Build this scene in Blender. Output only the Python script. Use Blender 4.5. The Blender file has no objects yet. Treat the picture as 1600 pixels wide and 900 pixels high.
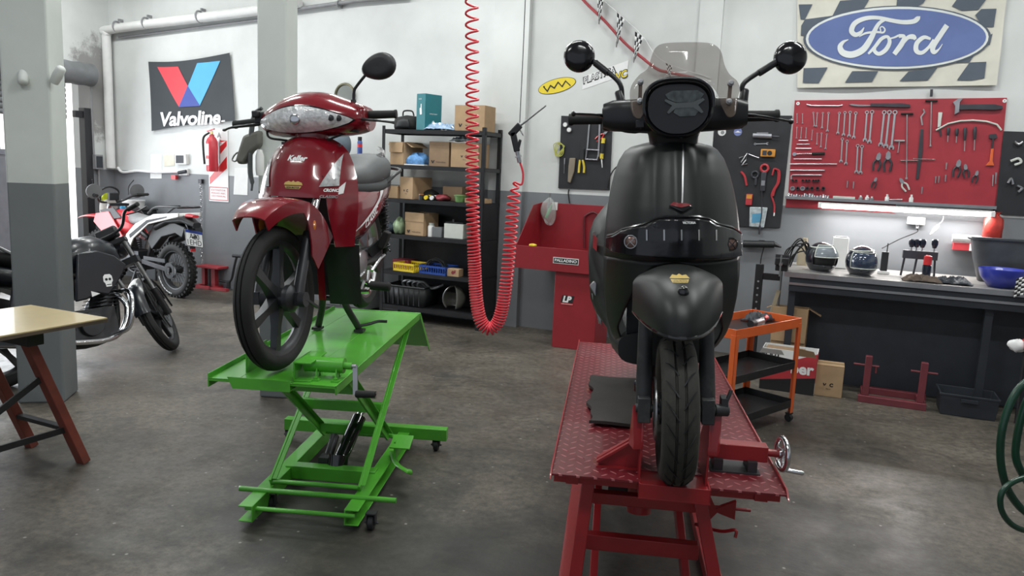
import bpy, math, random
from mathutils import Vector, Matrix, Euler
from mathutils.bvhtree import BVHTree
random.seed(7)
SC = bpy.context.scene; COL = SC.collection
PI = math.pi
def V3(*a): return Vector(a)
# ------------------------------------------------------------------ camera
CAM_H = 1.55; FOC = 1200.0; PITCH = math.radians(8.6); ROLL = math.radians(2.46)
_cp, _sp, _c, _s = math.cos(PITCH), math.sin(PITCH), math.cos(ROLL), math.sin(ROLL)
FWD = V3(0, _cp, -_sp); _u0 = V3(0, _sp, _cp)
RGT = V3(1, 0, 0)*_c + _u0*_s; UPV = V3(-1, 0, 0)*_s + _u0*_c
EYE = V3(0, 0, CAM_H)
cd = bpy.data.cameras.new('camera'); cam = bpy.data.objects.new('camera', cd); COL.objects.link(cam)
cd.sensor_fit = 'HORIZONTAL'; cd.sensor_width = 36.0; cd.lens = 36.0*FOC/1600.0; cd.clip_start = 0.05
cam.matrix_world = Matrix((( RGT.x, UPV.x, -FWD.x, 0), (RGT.y, UPV.y, -FWD.y, 0), (RGT.z, UPV.z, -FWD.z, CAM_H), (0, 0, 0, 1)))
SC.camera = cam
# ------------------------------------------------------------------ light
SC.view_settings.view_transform = 'Standard'; SC.view_settings.look = 'None'
SC.view_settings.gamma = 1.0; SC.view_settings.exposure = 0.0; SC.view_settings.use_curve_mapping = False
w = bpy.data.worlds.new('sky'); SC.world = w; w.use_nodes = True
w.node_tree.nodes['Background'].inputs[0].default_value = (0.80, 0.88, 1.0, 1)
w.node_tree.nodes['Background'].inputs[1].default_value = .5
ROOM_A = math.radians(-23.3)
RU = V3(math.cos(ROOM_A), math.sin(ROOM_A), 0); RV = V3(-math.sin(ROOM_A), math.cos(ROOM_A), 0)
WALL_V = 7.085
def room(u, v, z=0): return RU*u + RV*v + V3(0, 0, z)
def area(name, loc, target, sx, sy, power, col=(1, 1, 1), rot=None, spread=180):
    d = bpy.data.lights.new(name, 'AREA'); d.shape = 'RECTANGLE'; d.size = sx; d.size_y = sy; d.energy = power; d.color = col
    d.spread = math.radians(spread)
    o = bpy.data.objects.new(name, d); COL.objects.link(o); o.location = loc
    if rot is None:
        o.rotation_euler = (Vector(target) - Vector(loc)).to_track_quat('-Z', 'Y').to_euler()
    else: o.rotation_euler = rot
    return o
sd = bpy.data.lights.new('sun', 'SUN'); sd.energy = 9.0; sd.angle = .02; sd.color = (1, .97, .93)
so_ = bpy.data.objects.new('sun', sd); COL.objects.link(so_); so_.location = room(0, 0, 12)
so_.rotation_euler = (RU*-.75 + RV*-.08 + V3(0, 0, -.65)).to_track_quat('-Z', 'Y').to_euler()
CEIL = 4.3
TUBES = [(-7.6, 5.8), (-7.3, 3.4), (-5.6, 5.6), (-3.4, 5.8), (-0.6, 5.6), (1.6, 5.6), (-4.4, 3.4), (-1.6, 3.2), (0.9, 3.2), (-3.0, 0.8), (0.0, 0.8)]  # the first two are added to brighten the upper left wall
TUBE_W = 36
area('daylight_doorway', room(-8.55, 5.0, 1.3), room(-4, 5.0, 0.4), 2.4, 2.2, 110, (0.90, 0.95, 1.0))
# ------------------------------------------------------------------ pixels of the photograph to points of the place
def ray(px, py): return FWD + RGT*((px-800)/FOC) - UPV*((py-450)/FOC)
def at_z(px, py, z): d = ray(px, py); return EYE + d*((z-CAM_H)/d.z)
def on_plane(px, py, p0, n): d = ray(px, py); return EYE + d*((p0-EYE).dot(n)/d.dot(n))
def on_v(px, py, v=WALL_V):                       # room coordinates (u, z) on a plane parallel to the back wall
    p = on_plane(px, py, RV*v, RV); return p.dot(RU), p.z
def on_y(px, py, y): return on_plane(px, py, V3(0, y, 0), V3(0, 1, 0))
# ------------------------------------------------------------------ materials
MATS = {}
def mat(name, col, rough=0.5, metal=0.0, var=0.12, scale=9.0, bump=0.0, bscale=60.0, coat=0.0, dirt=None, dirt_amt=0.3, emit=0.0, trans=0.0, alpha=1.0, spec=0.5, sheen=0):
    if name in MATS: return MATS[name]
    m = bpy.data.materials.new(name); m.use_nodes = True; MATS[name] = m
    nt = m.node_tree; b = nt.nodes['Principled BSDF']; L = nt.links.new
    b.inputs['Roughness'].default_value = rough; b.inputs['Metallic'].default_value = metal
    b.inputs['Specular IOR Level'].default_value = spec
    if coat: b.inputs['Coat Weight'].default_value = coat; b.inputs['Coat Roughness'].default_value = 0.06
    if sheen: b.inputs['Sheen Weight'].default_value = sheen
    if trans: b.inputs['Transmission Weight'].default_value = trans
    if alpha < 1: b.inputs['Alpha'].default_value = alpha
    tc = nt.nodes.new('ShaderNodeTexCoord')
    n = nt.nodes.new('ShaderNodeTexNoise'); n.inputs['Scale'].default_value = scale; n.inputs['Detail'].default_value = 5
    L(tc.outputs['Object'], n.inputs['Vector'])
    r = nt.nodes.new('ShaderNodeValToRGB')
    a = [max(0, c*(1-var)) for c in col]; z = [min(1, c*(1+var)) for c in col]
    r.color_ramp.elements[0].color = (*a, 1); r.color_ramp.elements[0].position = 0.3
    r.color_ramp.elements[1].color = (*z, 1); r.color_ramp.elements[1].position = 0.7
    L(n.outputs['Fac'], r.inputs['Fac']); out = r.outputs['Color']
    if dirt:
        n2 = nt.nodes.new('ShaderNodeTexNoise'); n2.inputs['Scale'].default_value = scale*0.6; n2.inputs['Detail'].default_value = 8; n2.inputs['Roughness'].default_value = 0.7
        L(tc.outputs['Object'], n2.inputs['Vector'])
        r2 = nt.nodes.new('ShaderNodeValToRGB'); r2.color_ramp.elements[0].position = 0.52; r2.color_ramp.elements[1].position = 0.72
        r2.color_ramp.elements[1].color = (dirt_amt,)*3 + (1,)
        L(n2.outputs['Fac'], r2.inputs['Fac'])
        mx = nt.nodes.new('ShaderNodeMixRGB'); mx.inputs['Color2'].default_value = (*dirt, 1)
        L(r2.outputs['Color'], mx.inputs['Fac']); L(out, mx.inputs['Color1']); out = mx.outputs['Color']
    L(out, b.inputs['Base Color'])
    if emit:
        b.inputs['Emission Strength'].default_value = emit; b.inputs['Emission Color'].default_value = (*col, 1)
    if bump:
        nb = nt.nodes.new('ShaderNodeTexNoise'); nb.inputs['Scale'].default_value = bscale; nb.inputs['Detail'].default_value = 4
        L(tc.outputs['Object'], nb.inputs['Vector'])
        bp = nt.nodes.new('ShaderNodeBump'); bp.inputs['Strength'].default_value = bump; bp.inputs['Distance'].default_value = 0.01
        L(nb.outputs['Fac'], bp.inputs['Height']); L(bp.outputs['Normal'], b.inputs['Normal'])
    return m
# ------------------------------------------------------------------ mesh building
def cr(pts, n=8, closed=False):                   # smooth curve through points
    P = [Vector(p) for p in pts]; out = []
    N = len(P); segs = N if closed else N-1
    for i in range(segs):
        p1, p2 = P[i % N], P[(i+1) % N]
        p0 = P[(i-1) % N] if (closed or i > 0) else p1*2-p2
        p3 = P[(i+2) % N] if (closed or i+2 < N) else p2*2-p1
        for k in range(n):
            t = k/n
            out.append(0.5*((2*p1) + (p2-p0)*t + (2*p0-5*p1+4*p2-p3)*t*t + (3*p1-p0-3*p2+p3)*t**3))
    if not closed: out.append(P[-1])
    return out
def frame(d):
    d = d.normalized(); a = V3(0, 0, 1) if abs(d.z) < 0.95 else V3(0, 1, 0)
    x = a.cross(d).normalized(); return x, d.cross(x)
class MB:
    def __init__(s): s.v = []; s.f = []
    def add(s, vs, fs):
        o = len(s.v); s.v += [Vector(p) for p in vs]; s.f += [tuple(i+o for i in f) for f in fs]; return s
    def box(s, c, size, rot=None):
        hx, hy, hz = [a/2 for a in size]; R = rot if rot is not None else Matrix.Identity(3)
        vs = [Vector(c) + R @ V3(x*hx, y*hy, z*hz) for x in (-1, 1) for y in (-1, 1) for z in (-1, 1)]
        return s.add(vs, [(0,1,3,2), (4,6,7,5), (0,4,5,1), (2,3,7,6), (0,2,6,4), (1,5,7,3)])
    def box2(s, lo, hi): return s.box([(a+b)/2 for a, b in zip(lo, hi)], [abs(b-a) for a, b in zip(lo, hi)])
    def bar(s, p, q, w, h, up=(0, 0, 1)):          # rectangular bar along a segment; w across, h along up
        p, q = Vector(p), Vector(q); d = (q-p).normalized(); u = Vector(up)
        if abs(d.dot(u)) > 0.98: u = V3(0, 1, 0)
        x = d.cross(u).normalized(); z = x.cross(d)
        R = Matrix((x, d, z)).transposed()
        return s.box((p+q)/2, (w, (q-p).length, h), R)
    def ring(s, rings, close=False, caps=True):
        n = len(rings[0]); o = len(s.v)
        for r in rings: s.v += [Vector(p) for p in r]
        m = len(rings)
        for i in range(m if close else m-1):
            j = (i+1) % m
            for k in range(n):
                s.f.append((o+i*n+k, o+i*n+(k+1) % n, o+j*n+(k+1) % n, o+j*n+k))
        if caps and not close:
            s.f.append(tuple(o+k for k in reversed(range(n)))); s.f.append(tuple(o+(m-1)*n+k for k in range(n)))
        return s
    def tube(s, p, q, r0, r1=None, n=12, caps=True):
        p, q = Vector(p), Vector(q); r1 = r0 if r1 is None else r1; x, y = frame(q-p)
        R = [[c + (x*math.cos(2*PI*k/n) + y*math.sin(2*PI*k/n))*r for k in range(n)] for c, r in ((p, r0), (q, r1))]
        return s.ring(R, caps=caps)
    def sweep(s, pts, r, n=8, closed=False, flat=1.0, caps=True):
        P = [Vector(p) for p in pts]; m = len(P); rings = []
        x, y = frame(P[1]-P[0])
        for i in range(m):
            if closed: d = P[(i+1) % m]-P[i-1]
            else: d = P[min(i+1, m-1)]-P[max(i-1, 0)]
            if d.length < 1e-9: d = V3(0, 0, 1)
            d.normalize(); x = (x - d*x.dot(d)).normalized(); y = d.cross(x)
            rr = r[i] if isinstance(r, (list, tuple)) else r
            rings.append([P[i] + (x*math.cos(2*PI*k/n) + y*math.sin(2*PI*k/n)*flat)*rr for k in range(n)])
        return s.ring(rings, close=closed, caps=caps)
    def lathe(s, prof, c=(0, 0, 0), axis=(0, 0, 1), n=24, closed=False, a0=0.0, a1=2*PI):
        d = Vector(axis).normalized(); x, y = frame(d); c = Vector(c); full = abs(a1-a0-2*PI) < 1e-6
        cnt = n if full else n+1
        rings = [[c + (x*math.cos(a0+(a1-a0)*k/n) + y*math.sin(a0+(a1-a0)*k/n))*r + d*h for r, h in prof] for k in range(cnt)]
        o = len(s.v); m = len(prof)
        for r in rings: s.v += r
        for i in range(cnt if full else cnt-1):
            j = (i+1) % cnt
            for k in range(m if closed else m-1):
                l = (k+1) % m
                s.f.append((o+i*m+k, o+j*m+k, o+j*m+l, o+i*m+l))
        if not full and closed:
            s.f.append(tuple(o+k for k in range(m))); s.f.append(tuple(o+(cnt-1)*m+k for k in reversed(range(m))))
        return s
    def torus(s, c, axis, R, r, n=32, m=10, fl=1.0):
        return s.lathe([(R+r*math.cos(2*PI*k/m), r*fl*math.sin(2*PI*k/m)) for k in range(m)], c, axis, n, closed=True)
    def ell(s, c, rad, rot=None, n=18, m=10):
        R = rot if rot is not None else Matrix.Identity(3); c = Vector(c)
        rings = []
        for i in range(m+1):
            t = PI*i/m; t = min(max(t, 0.02), PI-0.02)
            rings.append([c + R @ V3(rad[0]*math.sin(t)*math.cos(2*PI*k/n), rad[1]*math.sin(t)*math.sin(2*PI*k/n), -rad[2]*math.cos(t)) for k in range(n)])
        return s.ring(rings)
    def prism(s, pts, o, x, y, depth):              # polygon in the plane o + x*a + y*b, extruded by the vector depth
        o, x, y, d = Vector(o), Vector(x), Vector(y), Vector(depth)
        a = [o + x*p[0] + y*p[1] for p in pts]; n = len(a)
        flip = x.cross(y).dot(d) > 0
        vs = a + [p+d for p in a]
        f1 = tuple(range(n)); f2 = tuple(range(n, 2*n))
        fs = [f1[::-1] if flip else f1, f2 if flip else f2[::-1]]
        for k in range(n):
            l = (k+1) % n; q = (k, l, n+l, n+k); fs.append(q if flip else q[::-1])
        return s.add(vs, fs)
    def sheet(s, fn, nu, nv, thick=0.0):            # fn(a, b) -> point, a and b in 0..1
        vs = [Vector(fn(i/nu, j/nv)) for i in range(nu+1) for j in range(nv+1)]
        N = nv+1; fs = [(i*N+j, (i+1)*N+j, (i+1)*N+j+1, i*N+j+1) for i in range(nu) for j in range(nv)]
        if not thick: return s.add(vs, fs)
        t = MB(); t.v = vs; t.f = fs; nr = t.normals(); n = len(vs)
        vs2 = vs + [p - q*thick for p, q in zip(vs, nr)]
        f2 = [tuple(i+n for i in reversed(f)) for f in fs]
        rim = [i*N for i in range(nu+1)] + [nu*N+j for j in range(1, N)] + [i*N+nv for i in range(nu-1, -1, -1)] + [j for j in range(nv-1, 0, -1)]
        f3 = [(rim[k], rim[k]+n, rim[(k+1) % len(rim)]+n, rim[(k+1) % len(rim)]) for k in range(len(rim))]
        return s.add(vs2, fs + f2 + f3)
    def normals(s):
        nr = [Vector((0, 0, 0)) for _ in s.v]
        for f in s.f:
            a, b, c = s.v[f[0]], s.v[f[1]], s.v[f[2]]; q = (b-a).cross(c-a)
            if len(f) > 3: q = q + (c-a).cross(s.v[f[3]]-a)
            for i in f: nr[i] += q
        return [q.normalized() if q.length > 0 else V3(0, 0, 1) for q in nr]
    def xf(s, M): s.v = [M @ p for p in s.v]; return s
    def join(s, o): return s.add(o.v, o.f)
    def bvh(s): return BVHTree.FromPolygons(s.v, s.f)
def mk(name, mb, m, parent=None, label=None, bevel=0.0, smooth=40, solid=0.0, sub=0):
    me = bpy.data.meshes.new(name); me.from_pydata([tuple(p) for p in mb.v], [], mb.f); me.update()
    import bmesh
    b = bmesh.new(); b.from_mesh(me); bmesh.ops.recalc_face_normals(b, faces=b.faces[:]); b.to_mesh(me); b.free()
    o = bpy.data.objects.new(name, me); COL.objects.link(o)
    me.materials.append(MATS[m] if isinstance(m, str) else m)
    if smooth:
        me.polygons.foreach_set('use_smooth', [True]*len(me.polygons)); me.set_sharp_from_angle(angle=math.radians(smooth))
    if solid:
        md = o.modifiers.new('thick', 'SOLIDIFY'); md.thickness = abs(solid); md.offset = -1 if solid > 0 else 1
    if sub:
        md = o.modifiers.new('round', 'SUBSURF'); md.levels = sub; md.render_levels = sub
    if bevel:
        md = o.modifiers.new('edge', 'BEVEL'); md.width = bevel; md.segments = 2; md.limit_method = 'ANGLE'; md.angle_limit = math.radians(50)
    if parent: o.parent = parent
    if label: o['label'] = label
    return o
def tag(o, label, cat, group=None):
    o['label'] = label; o['category'] = cat
    if group: o['group'] = group
    return o
def thing(name, label, cat, loc=(0, 0, 0), rot=0.0, group=None):
    o = bpy.data.objects.new(name, None); COL.objects.link(o); o.empty_display_size = 0.1
    o.location = loc; o.rotation_euler = (0, 0, rot) if not isinstance(rot, (tuple, Euler)) else rot
    return tag(o, label, cat, group)
def place(o, loc, rot=0.0):
    o.location = loc; o.rotation_euler = (0, 0, rot) if not isinstance(rot, (tuple, Euler)) else rot; return o
def struct(name, mb, m, bevel=0.0, smooth=0):
    o = mk(name, mb, m, None, None, bevel, smooth); o['kind'] = 'structure'; return o
def dup(root, loc=None, rot=None, label=None, scale=None):
    r = root.copy(); COL.objects.link(r)
    for ch in list(root.children):
        c = ch.copy(); COL.objects.link(c); c.parent = r
        for g in list(ch.children):
            d = g.copy(); COL.objects.link(d); d.parent = c
    if loc is not None: r.location = loc
    if rot is not None: r.rotation_euler = (0, 0, rot) if not isinstance(rot, (tuple, Euler)) else rot
    if scale is not None: r.scale = (scale,)*3 if not isinstance(scale, tuple) else scale
    if label: r['label'] = label
    return r
def text_mb(s, size, shear=0.0, bold=0.0, spacing=1.0, width=None, grid=0.0):
    c = bpy.data.curves.new('lettering', 'FONT'); c.body = s; c.size = size; c.shear = shear; c.offset = bold
    c.align_x = 'CENTER'; c.align_y = 'CENTER'; c.space_character = spacing; c.resolution_u = 3
    o = bpy.data.objects.new('lettering', c)
    me = bpy.data.meshes.new_from_object(o)
    mb = MB(); mb.v = [v.co.copy() for v in me.vertices]; mb.f = [tuple(p.vertices) for p in me.polygons]
    bpy.data.objects.remove(o); bpy.data.curves.remove(c); bpy.data.meshes.remove(me)
    if mb.v:
        xs = [p.x for p in mb.v]; ys = [p.y for p in mb.v]; cx = (min(xs)+max(xs))/2; cy = (min(ys)+max(ys))/2
        k = width/(max(xs)-min(xs)) if width else 1.0
        mb.v = [V3((p.x-cx)*k, p.y-cy, p.z) for p in mb.v]
    return mb
def flat_text(s, size, o, x, y, **k):              # text laid in a plane at o with directions x and y
    t = text_mb(s, size, **k); o, x, y = Vector(o), Vector(x), Vector(y)
    t.v = [o + x*p.x + y*p.y for p in t.v]; return t
def poly(pts): 
    m = MB(); m.v = [V3(p[0], p[1], 0) for p in pts]; m.f = [tuple(range(len(pts)))]; return m
def subdiv(mb, n=2):
    import bmesh
    b = bmesh.new(); vs = [b.verts.new(p) for p in mb.v]
    for f in mb.f:
        try: b.faces.new([vs[i] for i in f])
        except ValueError: pass
    bmesh.ops.triangulate(b, faces=b.faces[:])
    for _ in range(n): bmesh.ops.subdivide_edges(b, edges=b.edges[:], cuts=1, use_grid_fill=True)
    b.verts.index_update(); r = MB(); r.v = [v.co.copy() for v in b.verts]; r.f = [tuple(v.index for v in f.verts) for f in b.faces]; b.free(); return r
def decal(mb, bvh, o, x, y, d, off=0.003, n=0):    # drape a flat outline on a surface along direction d
    if n: mb = subdiv(mb, n)
    o, x, y, d = Vector(o), Vector(x), Vector(y), Vector(d).normalized()
    r = MB(); r.f = mb.f; last = 0.3
    for p in mb.v:
        q = o + x*p.x + y*p.y
        h = bvh.ray_cast(q - d*0.6, d, 3.0)
        if h[0] is not None: last = (h[0]-q).dot(d)
        r.v.append(q + d*(last-off))
    return r
def stroke(pts, wid, n=6):                          # flat brush stroke of varying width through points (x, y, [w])
    P = [V3(p[0], p[1], p[2] if len(p) > 2 else wid) for p in pts]; C = cr(P, n); m = MB(); N = len(C)
    for i, p in enumerate(C):
        d = C[min(i+1, N-1)]-C[max(i-1, 0)]; q = V3(-d.y, d.x, 0)
        q = q.normalized()*max(p.z, 1e-4)*0.5 if q.length > 0 else V3(0, p.z/2, 0)
        m.v += [V3(p.x+q.x, p.y+q.y, 0), V3(p.x-q.x, p.y-q.y, 0)]
    m.f = [(2*i, 2*i+1, 2*i+3, 2*i+2) for i in range(N-1)]
    return m
def plane_map(mb, o, x, y):
    o, x, y = Vector(o), Vector(x), Vector(y); r = MB(); r.f = mb.f; r.v = [o + x*p.x + y*p.y for p in mb.v]; return r
def ellipse(a, b, n=40, c=(0, 0)): return [(c[0]+a*math.cos(2*PI*k/n), c[1]+b*math.sin(2*PI*k/n)) for k in range(n)]
def rrect(w, h, r, n=4):
    out = []
    for cx, cy, a in ((w/2-r, h/2-r, 0), (-w/2+r, h/2-r, PI/2), (-w/2+r, -h/2+r, PI), (w/2-r, -h/2+r, 1.5*PI)):
        out += [(cx+r*math.cos(a+PI/2*k/n), cy+r*math.sin(a+PI/2*k/n)) for k in range(n+1)]
    return out
X, Y, ZZ = V3(1, 0, 0), V3(0, 1, 0), V3(0, 0, 1)
# ---- common materials
mat('white_wall', (.74, .75, .74), .75, bump=.12, bscale=25, var=.03, scale=2)
mat('black_paint', (.014, .014, .016), .42, var=.25); mat('black_plastic', (.016, .017, .019), .5, var=.2, bump=.05, bscale=200)
mat('black_gloss', (.006, .006, .008), .12, var=.1, coat=.6); mat('rubber', (.012, .012, .012), .75, var=.25, bump=.08, bscale=120)
mat('matte_black', (.012, .0135, .0135), .40, var=.06, scale=4, spec=.4)
mat('chrome', (.72, .72, .74), .16, 1.0, var=.05); mat('steel', (.45, .45, .46), .35, 1.0, var=.12)
mat('grey_alloy', (.05, .052, .056), .40, .6, var=.15); mat('dark_steel', (.06, .06, .065), .45, .7, var=.2)
mat('red_gloss', (.20, .006, .014), .2, var=.04, coat=1.0, scale=3)
mat('red_bright', (.62, .03, .035), .35, var=.08, coat=.3)
mat('green_paint', (.085, .40, .03), .38, var=.06, coat=.3, dirt=(.05, .12, .02), dirt_amt=.3)
mat('lift_red', (.30, .012, .016), .38, var=.1, coat=.3, dirt=(.08, .02, .02), dirt_amt=.4)
mat('white_ink', (.8, .8, .8), .5, var=.03); mat('black_ink', (.01, .01, .012), .6, var=.05); mat('gold_ink', (.55, .40, .12), .4, var=.1)
mat('paper', (.75, .75, .74), .8, var=.04); mat('cardboard', (.42, .28, .16), .8, var=.1, bump=.06, bscale=40)
mat('cardboard_dark', (.27, .18, .11), .8, var=.12, bump=.06, bscale=40)
mat('yellow', (.75, .55, .03), .45, var=.08); mat('orange_paint', (.72, .13, .03), .4, var=.06, coat=.2); mat('amber', (.55, .17, .02), .2, var=.15, coat=.6)
mat('wire_grey', (.25, .25, .26), .5); mat('blue_plastic', (.03, .06, .30), .4, var=.1)
mat('grey_plastic', (.16, .165, .17), .55, var=.08)
# ================================================================== the room
def concrete():
    m = bpy.data.materials.new('concrete'); m.use_nodes = True; nt = m.node_tree; b = nt.nodes['Principled BSDF']; L = nt.links.new
    tc = nt.nodes.new('ShaderNodeTexCoord')
    def noise(sc, det, ro=.6, dist=0):
        n = nt.nodes.new('ShaderNodeTexNoise'); n.inputs['Scale'].default_value = sc; n.inputs['Detail'].default_value = det
        n.inputs['Roughness'].default_value = ro; n.inputs['Distortion'].default_value = dist; L(tc.outputs['Object'], n.inputs['Vector']); return n.outputs['Fac']
    def ramp(f, *st):
        r = nt.nodes.new('ShaderNodeValToRGB'); e = r.color_ramp.elements
        while len(e) < len(st): e.new(.5)
        for k, (p, c) in enumerate(st): e[k].position = p; e[k].color = (*c, 1)
        L(f, r.inputs['Fac']); return r.outputs['Color']
    def mix(f, a, c, t='MIX'):
        x = nt.nodes.new('ShaderNodeMixRGB'); x.blend_type = t
        if isinstance(f, float): x.inputs['Fac'].default_value = f
        else: L(f, x.inputs['Fac'])
        for i, q in ((1, a), (2, c)):
            if isinstance(q, tuple): x.inputs[i].default_value = (*q, 1)
            else: L(q, x.inputs[i])
        return x.outputs['Color']
    base = ramp(noise(1.1, 7, .62, .4), (.32, (.060, .053, .044)), (.50, (.112, .098, .080)), (.70, (.180, .158, .130)))
    fine = ramp(noise(24, 9, .8), (.36, (.40, .40, .40)), (.66, (1.30, 1.29, 1.27)))
    c = mix(1.0, base, fine, 'MULTIPLY')
    c = mix(ramp(noise(1.7, 9, .7, .6), (.54, (0, 0, 0)), (.66, (.75, .75, .75))), c, (.026, .025, .023))     # oil stains
    def dark_patch(x, y, r):                              # one large dark patch with a ragged edge
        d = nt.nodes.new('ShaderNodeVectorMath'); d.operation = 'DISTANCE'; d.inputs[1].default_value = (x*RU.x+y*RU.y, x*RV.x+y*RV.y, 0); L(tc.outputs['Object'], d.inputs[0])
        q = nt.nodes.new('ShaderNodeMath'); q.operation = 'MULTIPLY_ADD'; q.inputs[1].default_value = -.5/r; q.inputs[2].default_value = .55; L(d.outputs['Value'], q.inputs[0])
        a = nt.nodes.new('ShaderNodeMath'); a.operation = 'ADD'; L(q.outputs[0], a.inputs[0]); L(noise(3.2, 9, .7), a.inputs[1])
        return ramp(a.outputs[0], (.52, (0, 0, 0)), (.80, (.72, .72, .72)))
    for x, y, r in ((-.25, 2.75, .75), (.6, 2.9, .9), (-.85, 3.4, .7), (1.4, 3.2, .6)): c = mix(dark_patch(x, y, r), c, (.030, .029, .027))
    c = mix(ramp(noise(6.5, 10, .85), (.62, (0, 0, 0)), (.72, (.55, .55, .55))), c, (.22, .20, .175))            # scuffed pale grain
    v = nt.nodes.new('ShaderNodeTexVoronoi'); v.inputs['Scale'].default_value = 9; L(tc.outputs['Object'], v.inputs['Vector'])
    c = mix(ramp(v.outputs['Distance'], (.04, (.8, .8, .8)), (.075, (0, 0, 0))), c, (.33, .31, .28))             # specks
    L(c, b.inputs['Base Color'])
    L(ramp(noise(4, 6), (.3, (.33,)*3), (.7, (.62,)*3)), b.inputs['Roughness'])
    bp = nt.nodes.new('ShaderNodeBump'); bp.inputs['Strength'].default_value = .12; bp.inputs['Distance'].default_value = .01
    L(noise(25, 8), bp.inputs['Height']); L(bp.outputs['Normal'], b.inputs['Normal']); return m
def two_tone(name, z_split, top, low, dirt=None):
    m = bpy.data.materials.new(name); m.use_nodes = True; nt = m.node_tree; b = nt.nodes['Principled BSDF']; L = nt.links.new
    tc = nt.nodes.new('ShaderNodeTexCoord'); sx = nt.nodes.new('ShaderNodeSeparateXYZ'); L(tc.outputs['Object'], sx.inputs[0])
    n = nt.nodes.new('ShaderNodeTexNoise'); n.inputs['Scale'].default_value = 2.2; n.inputs['Detail'].default_value = 7; L(tc.outputs['Object'], n.inputs['Vector'])
    gt = nt.nodes.new('ShaderNodeMath'); gt.operation = 'GREATER_THAN'; gt.inputs[1].default_value = z_split; L(sx.outputs['Z'], gt.inputs[0])
    rs = []
    for c in (low, top):
        r = nt.nodes.new('ShaderNodeValToRGB'); r.color_ramp.elements[0].position = .3; r.color_ramp.elements[1].position = .7
        r.color_ramp.elements[0].color = (*[q*.90 for q in c], 1); r.color_ramp.elements[1].color = (*[min(1, q*1.06) for q in c], 1)
        L(n.outputs['Fac'], r.inputs['Fac']); rs.append(r.outputs['Color'])
    mx = nt.nodes.new('ShaderNodeMixRGB'); L(gt.outputs[0], mx.inputs['Fac']); L(rs[0], mx.inputs[1]); L(rs[1], mx.inputs[2]); out = mx.outputs[0]
    n2 = nt.nodes.new('ShaderNodeTexNoise'); n2.inputs['Scale'].default_value = 5; n2.inputs['Detail'].default_value = 10; n2.inputs['Roughness'].default_value = .75; L(tc.outputs['Object'], n2.inputs['Vector'])
    if dirt:                                        # damp stain of its own shape around a point of the wall
        mp = nt.nodes.new('ShaderNodeVectorMath'); mp.operation = 'DISTANCE'; mp.inputs[1].default_value = dirt[0]; L(tc.outputs['Object'], mp.inputs[0])
        md = nt.nodes.new('ShaderNodeMath'); md.operation = 'MULTIPLY_ADD'; md.inputs[1].default_value = -1.0/dirt[1]; md.inputs[2].default_value = .98; L(mp.outputs['Value'], md.inputs[0])
        ad = nt.nodes.new('ShaderNodeMath'); ad.operation = 'ADD'; L(md.outputs[0], ad.inputs[0]); L(n2.outputs['Fac'], ad.inputs[1])
        rd = nt.nodes.new('ShaderNodeValToRGB'); rd.color_ramp.elements[0].position = .82; rd.color_ramp.elements[1].position = 1.0
        rd.color_ramp.elements[1].color = (.75, .75, .75, 1); L(ad.outputs[0], rd.inputs['Fac'])
        m2 = nt.nodes.new('ShaderNodeMixRGB'); L(rd.outputs[0], m2.inputs['Fac']); L(out, m2.inputs[1]); m2.inputs[2].default_value = (.17, .16, .155, 1); out = m2.outputs[0]
    r3 = nt.nodes.new('ShaderNodeValToRGB'); r3.color_ramp.elements[0].position = .70; r3.color_ramp.elements[1].position = .80
    r3.color_ramp.elements[1].color = (.5, .5, .5, 1); L(n2.outputs['Fac'], r3.inputs['Fac'])
    m3 = nt.nodes.new('ShaderNodeMixRGB'); L(r3.outputs[0], m3.inputs['Fac']); L(out, m3.inputs[1]); m3.inputs[2].default_value = (.42, .41, .39, 1)
    L(m3.outputs[0], b.inputs['Base Color']); b.inputs['Roughness'].default_value = .55
    bp = nt.nodes.new('ShaderNodeBump'); bp.inputs['Strength'].default_value = .15; bp.inputs['Distance'].default_value = .01
    L(n2.outputs['Fac'], bp.inputs['Height']); L(bp.outputs['Normal'], b.inputs['Normal']); return m
WHITE, GREY = (.635, .65, .64), (.20, .21, .225)
def rstruct(name, mb, m, bevel=0, smooth=0):
    o = struct(name, mb, m, bevel, smooth); o.rotation_euler = (0, 0, ROOM_A); return o
rstruct('floor', MB().box2((-9.6, -3.5, -.1), (4.2, 7.3, 0)), concrete())
rstruct('ceiling', MB().box2((-9.6, -3.5, CEIL), (4.2, 7.3, CEIL+.1)), 'white_wall')
mb = MB().box2((-9.4, WALL_V, 0), (4.2, WALL_V+.2, CEIL))
mb.box2((-3.33, WALL_V-.07, 0), (-2.96, WALL_V, CEIL)); mb.box2((-1.36, WALL_V-.05, 0), (-1.16, WALL_V, CEIL))
rstruct('wall_back', mb, two_tone('wall_paint', 1.36, WHITE, GREY))
LW = -8.68
mb = MB().box2((LW-.2, 6.78, 0), (LW, WALL_V, CEIL)).box2((LW-.2, -3.5, 2.62), (LW, 6.78, CEIL)).box2((LW-.2, -3.5, 0), (LW, 2.2, 2.62))
rstruct('wall_left', mb, two_tone('wall_paint_stained', 1.36, WHITE, GREY, (V3(LW, 7.0, 2.3), 1.0)))
rstruct('wall_right', MB().box2((3.6, -3.5, 0), (3.8, WALL_V, CEIL)), two_tone('wall_paint_right', 1.36, WHITE, GREY))
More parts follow.
